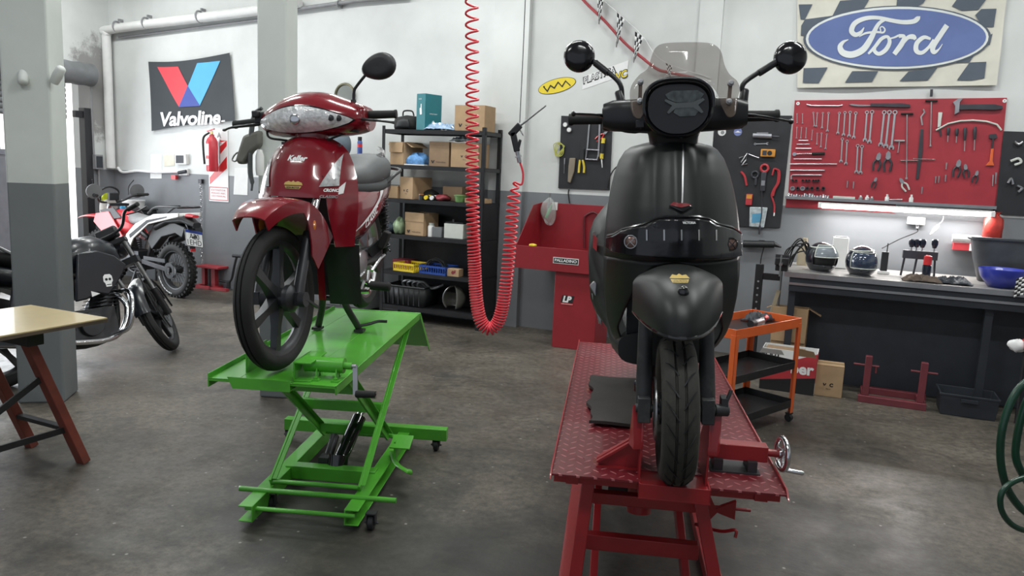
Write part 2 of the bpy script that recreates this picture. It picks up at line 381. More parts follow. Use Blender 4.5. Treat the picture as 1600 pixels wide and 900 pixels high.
# roller shutter of the doorway, half rolled up, and the gate below it
mat('shutter_steel', (.20, .21, .22), .5, .3); mat('gate_grey', (.20, .21, .24), .55, var=.1); mat('trim_black', (.02, .02, .024), .5)
def rpart(name, mb, m, parent, **k): return mk(name, mb, m, parent, **k)
d1 = bpy.data.objects.new('door_1', None); COL.objects.link(d1); d1['kind'] = 'structure'; d1.rotation_euler = (0, 0, ROOM_A)
mk('shutter_drum', MB().lathe([(.13+.008*(k % 2), 2.2+k*.09) for k in range(52)], (LW+.02, 0, 2.50), (0, 1, 0), 24), 'shutter_steel', d1)
mb = MB()
for k in range(9): mb.lathe([(.0, 2.3), (.035, 2.3), (.035, 6.5), (.0, 6.5)], (LW-.08, 0, 1.98+k*.062), (0, 1, 0), 10)
mk('shutter_curtain', mb, 'shutter_steel', d1)
mb = MB().box2((LW-.08, 6.68, 0), (LW+.02, 6.78, 2.1)).box2((LW-.06, 6.58, 1.98), (LW, 6.78, 2.06))
mk('door_frame', mb, 'trim_black', d1, bevel=.004)
mb = MB().box2((LW-.12, 2.3, 0), (LW-.08, 6.36, 1.5)).box2((LW-.13, 2.3, 1.5), (LW-.07, 6.36, 1.56))
for k in range(18): mb.tube((LW-.1, 2.4+k*.22, 1.5), (LW-.1, 2.4+k*.22, 1.9), .012, n=6)
mk('gate', mb, 'gate_grey', d1)
# things on the outside seen through the doorway
mat('street_paving', (.5, .5, .5), .8)
rstruct('ground', MB().box2((-16, -4, -.14), (LW-.93, 12, -.04)), 'street_paving')
rstruct('wall_outside', MB().box2((-14.2, -4, -.1), (-14, 12, 6)), 'white_wall')  # white wall added outside so the doorway looks bright
# pillars
pm = two_tone('pillar_paint', 1.36, (.60, .63, .60), (.17, .185, .19))
def pillar(name, c, ang, w, d):
    o = struct(name, MB().box2((-w/2, -d/2, 0), (w/2, d/2, CEIL)), pm, bevel=.012); place(o, c, ang); return o
pillar('pillar_1', V3(-2.93, 4.74, 0), math.radians(13), .26, .27)
pillar('pillar_2', V3(-1.545, 5.02, 0), math.radians(-4), .19, .20)
mk('knob', MB().lathe([(0, -.05), (.026, -.05), (.030, 0), (.027, .05), (.018, .06), (0, .06)], (0, 0, 0), (1, 0, 0), 12), mat('peg_paint', (.58, .60, .58), .6), smooth=60)
k1 = bpy.data.objects['knob']; k1.name = 'trim_1'; k1['kind'] = 'structure'
p = on_plane(36, 120, V3(-2.92, 4.60, 0), V3(.17, -.98, 0)); k1.location = p; k1.rotation_euler = (0, .75, math.radians(-60))
k2 = k1.copy(); COL.objects.link(k2); k2.name = 'trim_2'; k2.location = on_plane(90, 118, V3(-2.92, 4.60, 0), V3(.17, -.98, 0)); k2.rotation_euler = (0, -.9, math.radians(-20))
# white pipe run high on the back wall, thin conduit beyond the pillar
mat('pipe_white', (.70, .70, .69), .5, var=.05)
def rthing(name, label, cat, u, v, z, group=None): return thing(name, label, cat, room(u, v, z), ROOM_A, group)
t = rthing('water_pipe', 'white painted pipe running along the top of the back wall', 'pipe', 0, 0, 0)
u0, z0 = on_v(170, 46, 7.0); u1, z1 = on_v(406, 16, 7.0)
mk('pipe', MB().sweep(cr([(LW+.06, WALL_V-.09, 1.38), (LW+.06, WALL_V-.09, z0-.25), (LW+.07, WALL_V-.09, z0-.06), (u0+.12, WALL_V-.09, z0+.005), (u1, WALL_V-.09, z1), (u1+.55, WALL_V-.09, z1+.06)], 6), .055, 12), 'pipe_white', t)
for px, py in ((183, 42), (228, 36), (312, 26)):
    u, z = on_v(px, py, 7.0); mk('bracket', MB().torus((u, WALL_V-.085, z), (1, 0, .1), .062, .012, 20, 6).box((u, WALL_V-.03, z+.085), (.02, .07, .03)), 'wire_grey', t)
mk('seam', MB().sweep([(u0+.1, WALL_V-.03, z0-.09), (u1, WALL_V-.03, z1-.085)], .014, 6), 'wire_grey', t, label='thin grey cable under the pipe')
t = rthing('conduit', 'thin grey conduit clipped high on the wall right of the middle pillar', 'pipe', 0, 0, 0)
a = on_v(466, 14, 7.03); b = on_v(640, -6, 7.03); c = on_v(560, 4, 7.03)
mk('tube', MB().sweep([(a[0]-.12, 7.03, a[1]-.01), (a[0], 7.03, a[1]), (c[0], 7.03, c[1]+.02), (b[0], 7.03, b[1])], .022, 10), 'wire_grey', t)
mk('clip', MB().torus((c[0]-.25, 7.03, c[1]-.005), (1, 0, 0), .03, .01, 14, 6).box((c[0]-.25, 7.06, c[1]), (.02, .05, .08)), 'wire_grey', t)
# ceiling lamps
mat('lamp_tube', (1, .98, .95), .4, emit=3.0); mat('lamp_body', (.7, .7, .7), .5)
for k, (u, v) in enumerate(TUBES):
    t = rthing('ceiling_light', 'long twin fluorescent batten hanging below the ceiling', 'lamp', u, v, 3.9, 'fluorescent battens on the ceiling')
    mk('housing', MB().box((0, 0, .05), (1.3, .16, .06)), 'lamp_body', t, bevel=.006)
    for s in (-1, 1):
        mk('tube', MB().tube((-.62, s*.05, 0), (.62, s*.05, 0), .014), 'lamp_tube', t)
        mk('hanger', MB().tube((s*.5, 0, .08), (s*.5, 0, CEIL-3.9), .006, n=6), 'wire_grey', t)
    area('fluorescent_light', room(u, v, 3.86), None, 1.25, .12, TUBE_W, (.97, 1.0, .98), rot=(0, 0, ROOM_A))
# ================================================================== wheels and the red underbone motorcycle on the green lift
def tyre_prof(R, w, rr, blocks=2):
    pr = [(rr, -w*.30), (rr+.012, -w*.42), ((R+rr)/2, -w*.5), (R-.018, -w*.43), (R-.006, -w*.28)]
    if blocks:
        pr += [(R-.001, -w*.16), (R-.007, -w*.14), (R-.007, -w*.10), (R+.001, -w*.08)]
    else: pr += [(R+.001, -w*.1)]
    return pr + [(a, -b) for a, b in reversed(pr)]
def wheel(parent, M, R, w, rr, ns=6, style='mag', rim_m='grey_alloy', name='front_wheel', tyre_m='rubber', disc=0, hub_r=.05, hub_w=.09, knobs=0, drum=0):
    rim = MB().lathe([(rr+.004, -w*.33), (rr-.010, -w*.30), (rr-.022, -w*.12), (rr-.028, 0), (rr-.022, w*.12), (rr-.010, w*.30), (rr+.004, w*.33), (rr-.002, w*.2), (rr-.008, 0), (rr-.002, -w*.2)], (0, 0, 0), (1, 0, 0), 48, closed=True)
    if style == 'mag':
        for k in range(ns):
            a = 2*PI*k/ns+.35; u = V3(0, math.cos(a), math.sin(a)); n_ = V3(0, -math.sin(a), math.cos(a))
            R_ = [[u*r + n_*(x*ww) + X*(y*tt) for x, y in ((-1, -1), (1, -1), (1, 1), (-1, 1))] for r, ww, tt in ((hub_r*.7, .021, .022), (rr*.5, .014, .015), (rr-.018, .019, .013))]
            rim.ring(R_)
    else:
        for k in range(ns):
            a = 2*PI*k/ns; b = a + (.5 if k % 2 else -.5); s = .03 if (k//2) % 2 else -.03
            rim.tube((s, math.cos(b)*hub_r*.8, math.sin(b)*hub_r*.8), (0, math.cos(a)*(rr-.02), math.sin(a)*(rr-.02)), .0022, n=5)
    r = mk(name, rim.xf(M), rim_m, parent)
    t = MB().lathe(tyre_prof(R, w, rr, 0 if knobs else 2), (0, 0, 0), (1, 0, 0), 56, closed=True)
    if knobs:
        for k in range(knobs):
            a = 2*PI*k/knobs
            for x, off in ((-.34, 0), (-.11, .5), (.12, 0), (.34, .5)):
                b = a + off*2*PI/knobs; u = V3(0, math.cos(b), math.sin(b)); q = V3(0, -math.sin(b), math.cos(b))
                R3 = Matrix((X, q, u)).transposed(); t.box(X*(x*w) + u*(R-abs(x)*.02), (w*.17, .028, .022), R3)
    mk('tyre', t.xf(M), tyre_m, r)
    h = MB().lathe([(0, -hub_w/2-.012), (.018, -hub_w/2-.012), (.02, -hub_w/2), (hub_r, -hub_w/2), (hub_r*.72, -.01), (hub_r*.72, .01), (hub_r, hub_w/2), (.02, hub_w/2), (.018, hub_w/2+.012), (0, hub_w/2+.012)], (0, 0, 0), (1, 0, 0), 24)
    mk('hub', h.xf(M), 'grey_alloy', r)
    if disc:
        d = MB()
        s = abs(disc)/disc; x = s*(hub_w/2+.012); rd = abs(disc)
        d.lathe([(rd*.62, x), (rd, x), (rd, x+.005*s), (rd*.62, x+.005*s)], (0, 0, 0), (1, 0, 0), 40, closed=True)
        for k in range(5): a = 2*PI*k/5; d.bar((x, math.cos(a)*.02, math.sin(a)*.02), (x, math.cos(a)*rd*.66, math.sin(a)*rd*.66), .018, .005, up=(1, 0, 0))
        mk('brake_disc', d.xf(M), 'steel', r)
    if drum: mk('brake_drum', MB().lathe([(0, 0), (drum, 0), (drum, .02), (drum*.8, .03), (drum*.35, .036), (0, .036)], (hub_w/2-.005, 0, 0), (1, 0, 0), 28).xf(M), 'grey_alloy', r)
    return r
def T(*a): return Matrix.Translation(Vector(a))
BIKE = V3(-.917, 2.933, .735); LIFT_A = math.radians(-4.6)
bk = thing('motorcycle', 'glossy red underbone motorcycle standing on the green lift', 'motorcycle', BIKE, LIFT_A)
ST = V3(0, .40, .90); SD = V3(0, .45, .89).normalized()
STEER = T(*ST) @ Matrix.Rotation(math.radians(-7), 4, SD) @ T(*-ST)
ax = V3(0, .035, .285)
wheel(bk, STEER @ T(*ax), .283, .072, .222, 6, hub_r=.05, hub_w=.10, drum=.055)
# fork
for s in (-1, 1):
    mb = MB().sweep([(s*.082, ax.y+.012, ax.z-.01), (s*.082, ax.y+.035, ax.z+.05), (s*.082, ax.y+.135, ax.z+.25)], [.024, .022, .021], 14)
    mb.tube((s*.062, ax.y, ax.z), (s*.112, ax.y, ax.z), .014).box((s*.085, ax.y+.01, ax.z), (.03, .05, .05))
    f = mk('fork_leg', mb.xf(STEER), 'grey_alloy', bk)
    mk('fork_tube', MB().tube((s*.082, ax.y+.13, ax.z+.24), (s*.08, .31, .74), .0155).xf(STEER), 'chrome', f)
mk('fork_bridge', MB().box((0, .31, .735), (.21, .07, .05)).tube((0, .315, .72), (0, .42, .95), .026).xf(STEER), 'black_paint', bk)
mb = MB().tube((.10, ax.y-.002, ax.z-.002), (.125, ax.y-.002, ax.z-.002), .03).bar((.12, ax.y, ax.z), (.122, ax.y+.10, ax.z-.05), .012, .01)
mk('speedometer_drive', mb.xf(STEER), 'grey_alloy', bk)
# front mudguard
def fender_pt(a, b):
    th = math.radians(119 - 81*a)                           # from the front lip over the top to behind the wheel
    side = b*2-1; t = a
    rr = .372 + .018*math.sin(PI*min(1, t*1.1)); hw = .060 + .053*min(1, t/.5)
    drop = .045 + .150*max(0, min(1, (t-.45)/.25))
    k = abs(side); x = hw*min(1, k*1.5)*(1 if side > 0 else -1); d = -.012*min(1, k*1.5)**2 - drop*max(0, (k-.66)/.34)
    r = rr + d
    return V3(x, ax.y + r*math.cos(th), ax.z + r*math.sin(th))
fm = MB().sheet(fender_pt, 36, 18, .006).xf(STEER)
fd = mk('front_mudguard', fm, 'red_gloss', bk, smooth=55)
for s in (-1, 1): mk('reflector', MB().ell((s*.113, .150, .565), (.008, .022, .03)).xf(STEER), 'amber', fd, 'oval amber reflector')
# front cover / leg shield
ROWS = [(.930, .055, .375), (.918, .095, .350), (.900, .128, .325), (.870, .160, .297), (.82, .186, .264), (.75, .208, .234), (.69, .216, .216), (.63, .219, .207), (.57, .216, .207), (.50, .205, .214)]
def lerp_rows(z):
    if z >= ROWS[0][0]: return ROWS[0][1:]
    for (z0, h0, y0), (z1, h1, y1) in zip(ROWS, ROWS[1:]):
        if z >= z1: t = (z0-z)/(z0-z1); return (h0+(h1-h0)*t, y0+(y1-y0)*t)
    return ROWS[-1][1:]
def shield(x, z):
    h, y = lerp_rows(z); return y + .15*(abs(x)/h)**2.4*(h/.2)
def sh_pt(a, b):
    z = .930 - a*(.930-.675); h, y = lerp_rows(z); x = (b*2-1)*h; return V3(x, shield(x, z), z)
sm = MB().sheet(sh_pt, 22, 24, .006)
def wing_pt(s):
    def fn(a, b):
        z = .676 - a*.205; h, y = lerp_rows(z); inn = .118 + .03*a; x = s*(inn + (h-inn)*b); return V3(x, shield(x, z)+.002, z)
    return fn
cov = mk('front_cover', sm, 'red_gloss', bk, smooth=60)
for s in (-1, 1): mk('cover_wing', MB().sheet(wing_pt(s), 12, 8, .006), 'red_gloss', bk, smooth=60)
sb = MB()
sb.sheet(lambda a, b: (lambda z, x: V3(x, shield(x, max(z, .5)), z))(.93-a*.43, (b*2-1)*lerp_rows(.93-a*.43)[0]), 24, 24); sbv = sb.bvh()
def on_shield(mb, x, z, kx=1, n=0, off=.003): return decal(mb, sbv, (x, -.2, z), X*kx, ZZ, Y, off, n)
def sh_px(px, py, y=.27):
    r = Matrix.Rotation(-LIFT_A, 3, 'Z'); 
    for k in range(30):
        h = sbv.ray_cast(r @ (EYE-BIKE), r @ ray(px, py))
        if h[0] is not None: return h[0].x, h[0].z
        px += (472-px)*.04
def sh_poly(pts, y=.27): return poly([sh_px(*p, y) for p in pts])
mat('clear_lens', (.62, .63, .64), .12, .35, var=.35, scale=55, coat=1.0)
def lens_mat():
    m = mat('headlamp_glass', (.78, .80, .81), .12, .15, var=.30, scale=45, coat=1.0, bump=.6, bscale=60)
    return m
lens_mat()
for pts in ([(538, 240), (531, 290), (499, 292)], [(424, 240), (421, 291), (413, 291), (404, 282)]):
    q = sh_poly(pts, .33 if pts[0][0] > 500 else .31)
    mk('indicator', on_shield(q, 0, 0, 1, 4, .007), 'clear_lens', bk, 'clear triangular indicator lens')
x, z = sh_px(465, 247, .25); mk('lettering', on_shield(text_mb('Keller', .030, .25, .0012, width=.085), x, z, 1, 1), 'white_ink', cov, 'white badge lettering')
x, z = sh_px(458, 289, .22)
wg = MB().join(poly([(-.040, .0), (-.036, .010), (-.02, .016), (-.008, .012), (0, .018), (.008, .012), (.02, .016), (.036, .010), (.040, 0)])).join(poly([(-.036, -.004), (.036, -.004), (.028, -.016), (-.028, -.016)]))
mk('emblem', on_shield(wg, x, z, 1, 2), 'gold_ink', cov, 'golden winged sticker')
mk('emblem_lettering', on_shield(text_mb('LEON MOTOS', .011, 0, .0004, width=.056), x, z-.010, 1, 0, .005), 'black_ink', cov)
x, z = sh_px(516, 298, .28); mk('lettering', on_shield(text_mb('CRONO', .017, .2, .0008, width=.052), x+.004, z+.002, 1, 1), 'white_ink', cov, 'white model lettering')
x, z = sh_px(512, 306, .28); mk('lettering', on_shield(text_mb('CLASSIC', .015, .2, .0006, width=.062), x+.004, z-.003, 1, 1), 'wire_grey', cov, 'grey model lettering')
mk('stripe', on_shield(sh_poly([(530, 293), (541, 284), (537, 302), (529, 304)], .31), 0, 0, 1, 3), 'white_ink', cov, 'white slanted stripe')
# inner black panel and black lower leg shields
mb = MB()
def inn(a, b): z = .90-a*.66; x = (b*2-1)*(.13 if z > .6 else .10); return V3(x, .40+.03*a, z)
mb.sheet(inn, 6, 6, .01)
mk('inner_panel', mb, 'black_plastic', bk)
for s in (-1, 1):
    def low(a, b, s=s): z = .475-a*.275; x = s*(.075 + .145*b*(1-.08*a)); return V3(x, .335+.09*a+.06*(1-b)*.3+.05*b*b, z)
    mk('leg_shield', MB().sheet(low, 8, 6, .008), 'black_plastic', bk)
def splash(a, b): return V3(.035+.03*b, .36+.05*a, .50-.28*a)
mk('splash_guard', MB().sheet(splash, 6, 4, .006), 'red_gloss', bk)
# handlebar cowl with headlamp
def cowl_sec(x):
    t = abs(x)/.265; hz = .072*(1-t**2.6)**.5 + .012; zc = 1.008 - .012*t*t + (.012 if x > .15 else 0)*0
    hy = .120*(1-t**2.2)**.55 + .02; return zc, hz, hy
def cowl_pt(x, th, off=0):
    zc, hz, hy = cowl_sec(x); yc = .445 + .05*(x/.25)**2
    return V3(x, yc - (hy+off)*math.cos(th), zc + (hz+off)*math.sin(th) + (.026*max(0, math.sin(th))*(1-min(1, (abs(x)/.16))**2)))
rings = [[cowl_pt(x, 2*PI*k/28) for k in range(28)] for x in [-.262, -.25, -.225, -.19, -.15, -.1, -.05, 0, .05, .1, .15, .19, .21, .235]]
cw = mk('handlebar_cowl', MB().ring(rings).xf(STEER), 'red_gloss', bk, smooth=60)
def lens(x0, x1, zmid, lo, hi, off, nu=28, nv=10):
    def fn(a, b):
        x = x0+(x1-x0)*a; e = math.sin(PI*min(max(a, .0), 1))**.62
        th = zmid + (lo + (hi-lo)*b)*e; return cowl_pt(x, th, off)
    return MB().sheet(fn, nu, nv, .004)
mk('switch_pod', MB().box((.212, .455, 1.008), (.055, .09, .082)).xf(STEER), 'red_gloss', cw, bevel=.018)
mk('headlamp', lens(-.258, .205, -.16, -.68, .50, .006).xf(STEER), 'headlamp_glass', cw, 'clear almond-shaped headlamp lens')
mk('lamp_bulb', MB().ell(cowl_pt(-.02, -.16, .005), (.024, .008, .024)).xf(STEER), 'chrome', cw)
mk('lamp_trim', lens(-.261, .212, -.16, -.76, .57, .003).xf(STEER), 'black_gloss', cw)
mb = MB()
for k, xx in enumerate((.128, .156)): mb.lathe([(0, .004), (.013, .0), (.013, -.006), (0, -.004)], cowl_pt(xx, -.10, .008), (0, -1, 0), 14)
mk('indicator_bulb', mb.xf(STEER), 'dark_steel', cw)
mk('neck', MB().ring([[V3(rx*math.cos(2*PI*k/20), yc+ry*math.sin(2*PI*k/20), z) for k in range(20)] for z, rx, ry, yc in ((.875, .082, .06, .40), (.92, .072, .055, .415), (.96, .085, .07, .43))]).xf(STEER), 'red_gloss', bk, smooth=60)
for s in (-1, 1):
    g = mk('grip', MB().lathe([(0, 0), (.015, 0), (.018, .004), (.0175, .05), (.0165, .115), (.019, .12), (.019, .128), (0, .128)], ((.232 if s > 0 else -.275), .47, 1.016 if s > 0 else 1.0), (s, .12, .01 if s > 0 else -.06), 16).xf(STEER), 'rubber', bk)
    lv = MB().sweep([p + V3(-.035 if s < 0 else -.02, 0, -.012 if s < 0 else 0) for p in cr([(s*.22, .44, 1.0), (s*.27, .405, .992), (s*.33, .395, .985), (s*.385, .43, .978)], 5)], [.010]*10+[.008]*5+[.011], 8, flat=.6)
    mk('brake_lever', lv.xf(STEER), 'black_paint', bk)
    if s == -1: mk('switch_clamp', MB().box((s*.25, .455, 1.015), (.05, .05, .05)).box((s*.262, .43, 1.03), (.03, .04, .03)).xf(STEER), 'black_plastic', bk, bevel=.006)
# mirror on the photo's right handlebar
base = V3(.178, .455, 1.062)
mr = MB().sweep(cr([base, base+V3(.004, 0, .05), base+V3(.018, 0, .075), base+V3(.075, 0, .135)], 5), .0065, 8).lathe([(0, 0), (.014, 0), (.011, .03), (0, .03)], base-V3(0, 0, .012), (0, 0, 1), 12)
mst = mk('mirror', mr.xf(STEER), 'black_paint', bk)
c = base+V3(.118, 0, .150); R3 = Matrix.Rotation(-.22, 3, 'Y')
def mir(a, th): 
    q = ellipse(1, 1, 28)[int(th)]; ex = .076*q[0]*(1-.0*q[1]); ez = .054*q[1]*(1+.16*q[0]); return ex, ez
prof = [(0, .02), (.55, .024), (.86, .02), (1, .004), (1.0, -.010), (.93, -.016), (0, -.016)]
rg = [[c + R3 @ V3(mir(0, k)[0]*max(r, .01), -h, mir(0, k)[1]*max(r, .01)) for k in range(28)] for r, h in prof]
mk('mirror_shell', MB().ring(rg).xf(STEER), 'black_plastic', mst, smooth=60)
# control cables under the cowl
cb = MB().sweep(cr([(.17, .44, .95), (.12, .40, .925), (.05, .40, .90), (.02, .43, .88)], 6), .005, 6).sweep(cr([(-.22, .44, .98), (-.20, .41, .93), (-.13, .40, .915), (-.06, .42, .905)], 6), .005, 6)
cb.tube((.145, .43, .945), (.205, .425, .955), .010).bar((.17, .42, .95), (.21, .41, .945), .016, .012)
mk('control_cable', cb.xf(STEER), 'rubber', bk)
# seat, body panels
def sect(y, hw, zb, zt, pw=2.6, n=24):
    out = []
    for k in range(n):
        a = 2*PI*k/n; c_, s_ = math.cos(a), math.sin(a)
        out.append(V3(hw*(abs(c_)**(2/pw))*(1 if c_ > 0 else -1), y, (zb+zt)/2 + (zt-zb)/2*(abs(s_)**(2/pw))*(1 if s_ > 0 else -1)))
    return out
mat('seat_grey', (.095, .10, .104), .55, var=.05, bump=.05, bscale=300); mat('seat_dark', (.045, .05, .053), .6, var=.08, bump=.05, bscale=300)
rows = [(y, hw, zb-.02, zt-.02) for y, hw, zb, zt in [(.72, .03, .735, .765), (.75, .075, .72, .80), (.82, .105, .715, .825), (.93, .125, .715, .84), (1.02, .135, .715, .875), (1.12, .137, .72, .89), (1.3, .128, .74, .90), (1.40, .10, .765, .895), (1.44, .04, .80, .86)]]
st_ = mk('seat', MB().ring([sect(*r) for r in rows]), 'seat_grey', bk, smooth=70)
mk('seat_skirt', MB().ring([sect(y, hw*1.02, zb-.035, zb+.055) for y, hw, zb, zt in rows]), 'seat_dark', st_, 'dark grey lower band of the seat')
body = [(.50, .05, .56, .64), (.58, .085, .50, .66), (.70, .115, .45, .70), (.85, .132, .44, .725), (1.0, .142, .50, .735), (1.2, .135, .57, .755), (1.4, .105, .64, .79), (1.55, .06, .70, .80), (1.60, .02, .73, .77)]
bm_ = MB().ring([sect(*r, pw=3) for r in body]); bo = mk('side_panel', bm_, 'red_gloss', bk, smooth=60)
bb = bm_.bvh()
def on_side(mb, y, z, ang=.35, n=1):
    return decal(mb, bb, (.5, y, z), Y*math.cos(ang) + ZZ*math.sin(ang), ZZ*math.cos(ang) - Y*math.sin(ang), -X, .003, n)
mk('stripe', on_side(stroke([(-.30, -.07, .005), (-.1, -.02, .012), (.12, .05, .022), (.30, .14, .05), (.42, .25, .07)], .02), .92, .59, .15, 1), 'white_ink', bo, 'white sweeping stripe')
mk('lettering', on_side(text_mb('CLASSIC', .05, .3, .002, width=.19), .90, .565, .42, 1), 'white_ink', bo, 'white model lettering on the side')
mk('tail_lamp', MB().ring([sect(1.58, .05, .71, .78), sect(1.61, .045, .715, .775)]), 'red_bright', bo)
# chassis, engine, exhaust, rear
mb = MB().sweep(cr([(0, .42, .86), (0, .47, .62), (0, .60, .47), (0, .85, .42), (0, 1.0, .55), (0, 1.4, .72)], 6), .03, 10)
for s in (-1, 1): mb.sweep([(s*.10, 1.24, .325), (s*.10, .86, .33)], .018, 8).sweep([(s*.115, 1.25, .34), (s*.115, 1.16, .68)], .012, 8)
mk('frame', mb, 'black_paint', bk)
for s in (-1, 1):
    mb = MB(); pts = [V3(s*.125, 1.24+(.0-.08)*t, .36+.30*t) for t in (0, 1)]
    mb.sweep([pts[0] + (pts[1]-pts[0])*(k/60) + V3(math.cos(k*1.0)*.022, math.sin(k*1.0)*.022, 0) for k in range(61)], .005, 6).tube(pts[0], pts[1], .010)
    mk('shock_absorber', mb, 'dark_steel', bk)
mb = MB().tube((0, .53, .33), (0, .72, .35), .075, .065, 20)
for k in range(7): mb.box((0, .545+k*.022, .335), (.17, .006, .15))
mb.lathe([(0, -.10), (.085, -.10), (.095, -.08), (.095, .08), (.085, .10), (.06, .115), (0, .115)], (0, .80, .335), (1, 0, 0), 28).box((0, .92, .34), (.16, .2, .13))
en = mk('engine', mb, 'grey_alloy', bk, bevel=.004)
mk('engine_cover', MB().lathe([(0, 0), (.075, 0), (.072, .018), (.03, .026), (0, .026)], (.105, .80, .335), (1, 0, 0), 28).lathe([(0, 0), (.05, 0), (.046, .02), (0, .022)], (.08, .93, .34), (1, 0, 0), 24), 'steel', en)
mk('exhaust', MB().sweep(cr([(-.03, .52, .30), (-.05, .50, .22), (-.09, .62, .19), (-.13, .9, .22)], 6), .016, 10).sweep([(-.14, .9, .225), (-.15, 1.0, .24), (-.165, 1.5, .36), (-.165, 1.54, .37)], [.018, .042, .045, .03], 16), 'chrome', bk)
for s in (-1, 1):
    p_ = MB().tube((s*.07, .80, .245), (s*.17, .80, .235), .012, n=10)
    fp = mk('foot_peg', p_, 'dark_steel', bk)
    mk('peg_rubber', MB().lathe([(0, 0), (.022, 0), (.022, .095), (.016, .10), (0, .10)], (s*.16, .80, .236), (s, 0, -.03), 12), 'rubber', fp)
    q = MB().bar((s*.10, .98, .37), (s*.15, 1.02, .42), .02, .05)
    fq = mk('pillion_peg', q, 'grey_alloy', bk); mk('peg_rubber', MB().box((s*.175, 1.0, .445), (.035, .06, .09), Matrix.Rotation(s*.4, 3, 'Y')), 'rubber', fq, bevel=.006)
mk('gear_lever', MB().sweep(cr([(.14, .84, .30), (.155, .76, .255), (.16, .68, .27), (.165, .60, .235)], 5), .008, 8).tube((.15, .60, .235), (.21, .60, .24), .011).sweep(cr([(.15, .86, .30), (.17, .93, .35), (.185, .97, .37)], 4), .008, 8), 'chrome', bk)
mk('chain_guard', MB().box((.085, 1.06, .37), (.03, .36, .06)).lathe([(0, 0), (.085, 0), (.085, .02), (0, .02)], (.07, 1.24, .325), (1, 0, 0), 24), 'dark_steel', bk, bevel=.006)
wheel(bk, T(0, 1.24, .325), .283, .078, .222, 6, name='rear_wheel', rim_m='steel', hub_w=.11)
def rf(a, b): th = math.radians(200-180*a); r = .315-.03*(2*b-1)**2; return V3((2*b-1)*.06, 1.24-r*math.cos(th)*-1 if False else 1.24 + r*math.cos(math.radians(150-150*a)), .325+r*math.sin(math.radians(150-150*a)))
mk('rear_mudguard', MB().sheet(rf, 20, 6, .004), 'black_plastic', bk)
mb = MB()
for s in (-1, 1): mb.sweep(cr([(s*.12, 1.20, .72), (s*.148, 1.3, .77), (s*.13, 1.5, .80), (0, 1.6, .81)], 5), .010, 8)
mk('grab_rail', mb, 'black_paint', bk)
mb = MB()
for s in (-1, 1): mb.sweep(cr([(s*.045, .70, .20), (s*.065, .745, .12), (s*.098, .80, .03), (s*.105, .805, .006)], 4), [.017]*10+[.014]*2+[.022], 10).box((s*.107, .81, .006), (.045, .055, .012))
mb.tube((-.06, .715, .175), (.06, .715, .175), .012).sweep(cr([(.105, .80, .03), (.15, .82, .038), (.19, .84, .05), (.235, .84, .052)], 4), .0075, 8)
mk('centre_stand', mb, 'dark_steel', bk)

# ------------------------------------------------------------------ green motorcycle lift
GL = V3(-.889, 2.798, 0)
gl = thing('motorcycle_lift', 'bright green scissor lift carrying the red motorcycle', 'lift', GL, LIFT_A)
PZ = .73
pl_ = MB().box2((-.25, 0, PZ-.006), (-.135, 1.52, PZ)).box2((.08, 0, PZ-.006), (.25, 1.52, PZ)).box2((-.135, .02, PZ-.006), (.08, 1.52, PZ))
pl_.box2((-.25, 0, PZ-.035), (-.244, 1.52, PZ+.018)).box2((.244, 0, PZ-.035), (.25, 1.52, PZ+.002))
pl_.box2((-.25, 0, PZ-.012), (.25, .006, PZ)).box2((-.25, 1.514, PZ-.035), (.25, 1.52, PZ))
for k in range(5): pl_.box2((-.244, .1+k*.33, PZ-.035), (.244, .13+k*.33, PZ-.006))
po = mk('platform', pl_, 'green_paint', gl, bevel=.002)
mk('wheel_stop', MB().prism([(-.145, PZ-.03), (.077, PZ-.03), (.077, PZ+.012), (-.165, PZ+.014)], (0, -.012, 0), X, ZZ, (0, -.004, 0)).box2((-.14, -.012, PZ-.03), (.077, .12, PZ-.026)), 'green_paint', po)
rp = MB()
def ramp(a, b): return V3(-.25+.5*b, 1.52+.02+.30*a, PZ-.002-.26*a*(1.0))
rp.sheet(ramp, 2, 2, .005)
for x in (-.25, .25): rp.prism([(1.54, PZ), (1.84, PZ-.262), (1.84, PZ-.29), (1.54, PZ-.03)], (x-.002, 0, 0), Y, ZZ, (.004, 0, 0))
rp.tube((-.25, 1.53, PZ-.006), (.25, 1.53, PZ-.006), .010)
mk('ramp', rp, 'green_paint', gl)
# wheel clamp with its screw and crank
cl = MB().box2((.072, .03, PZ), (.078, .22, PZ+.075)).box2((.072, .03, PZ+.068), (.14, .22, PZ+.075)).box2((.072, .03, PZ), (.14, .22, PZ+.005))
clo = mk('wheel_clamp', cl, 'green_paint', gl, bevel=.002); mk('wheel_clamp', MB().box2((-.145, .10, PZ), (-.139, .30, PZ+.09)), 'green_paint', gl, bevel=.002)
mk('screw_housing', MB().tube((.09, .115, PZ+.05), (.245, .115, PZ+.05), .030, n=20).tube((.245, .115, PZ+.05), (.275, .115, PZ+.05), .014), 'green_paint', clo)
mb = MB()
for x in (.145, .222): mb.bar((x, .085, PZ), (x, .105, PZ+.045), .005, .03, up=(0, 1, 0)).bar((x, .145, PZ), (x, .125, PZ+.045), .005, .03, up=(0, 1, 0)).box((x+.006, .06, PZ+.003), (.03, .03, .006)).lathe([(0, 0), (.008, 0), (.008, .008), (0, .008)], (x+.006, .058, PZ+.006), (0, 0, 1), 6)
mk('clamp_bracket', mb, 'green_paint', clo)
mk('crank', MB().tube((.27, .115, PZ+.05), (.292, .115, PZ+.05), .009).bar((.288, .113, PZ+.055), (.297, .09, PZ-.055), .008, .018, up=(1, 0, 0)), 'steel', clo)
mk('crank_grip', MB().lathe([(0, 0), (.013, 0), (.015, .01), (.013, .075), (0, .08)], (.298, .09, PZ-.052), (1, .05, .02), 14), 'rubber', clo)
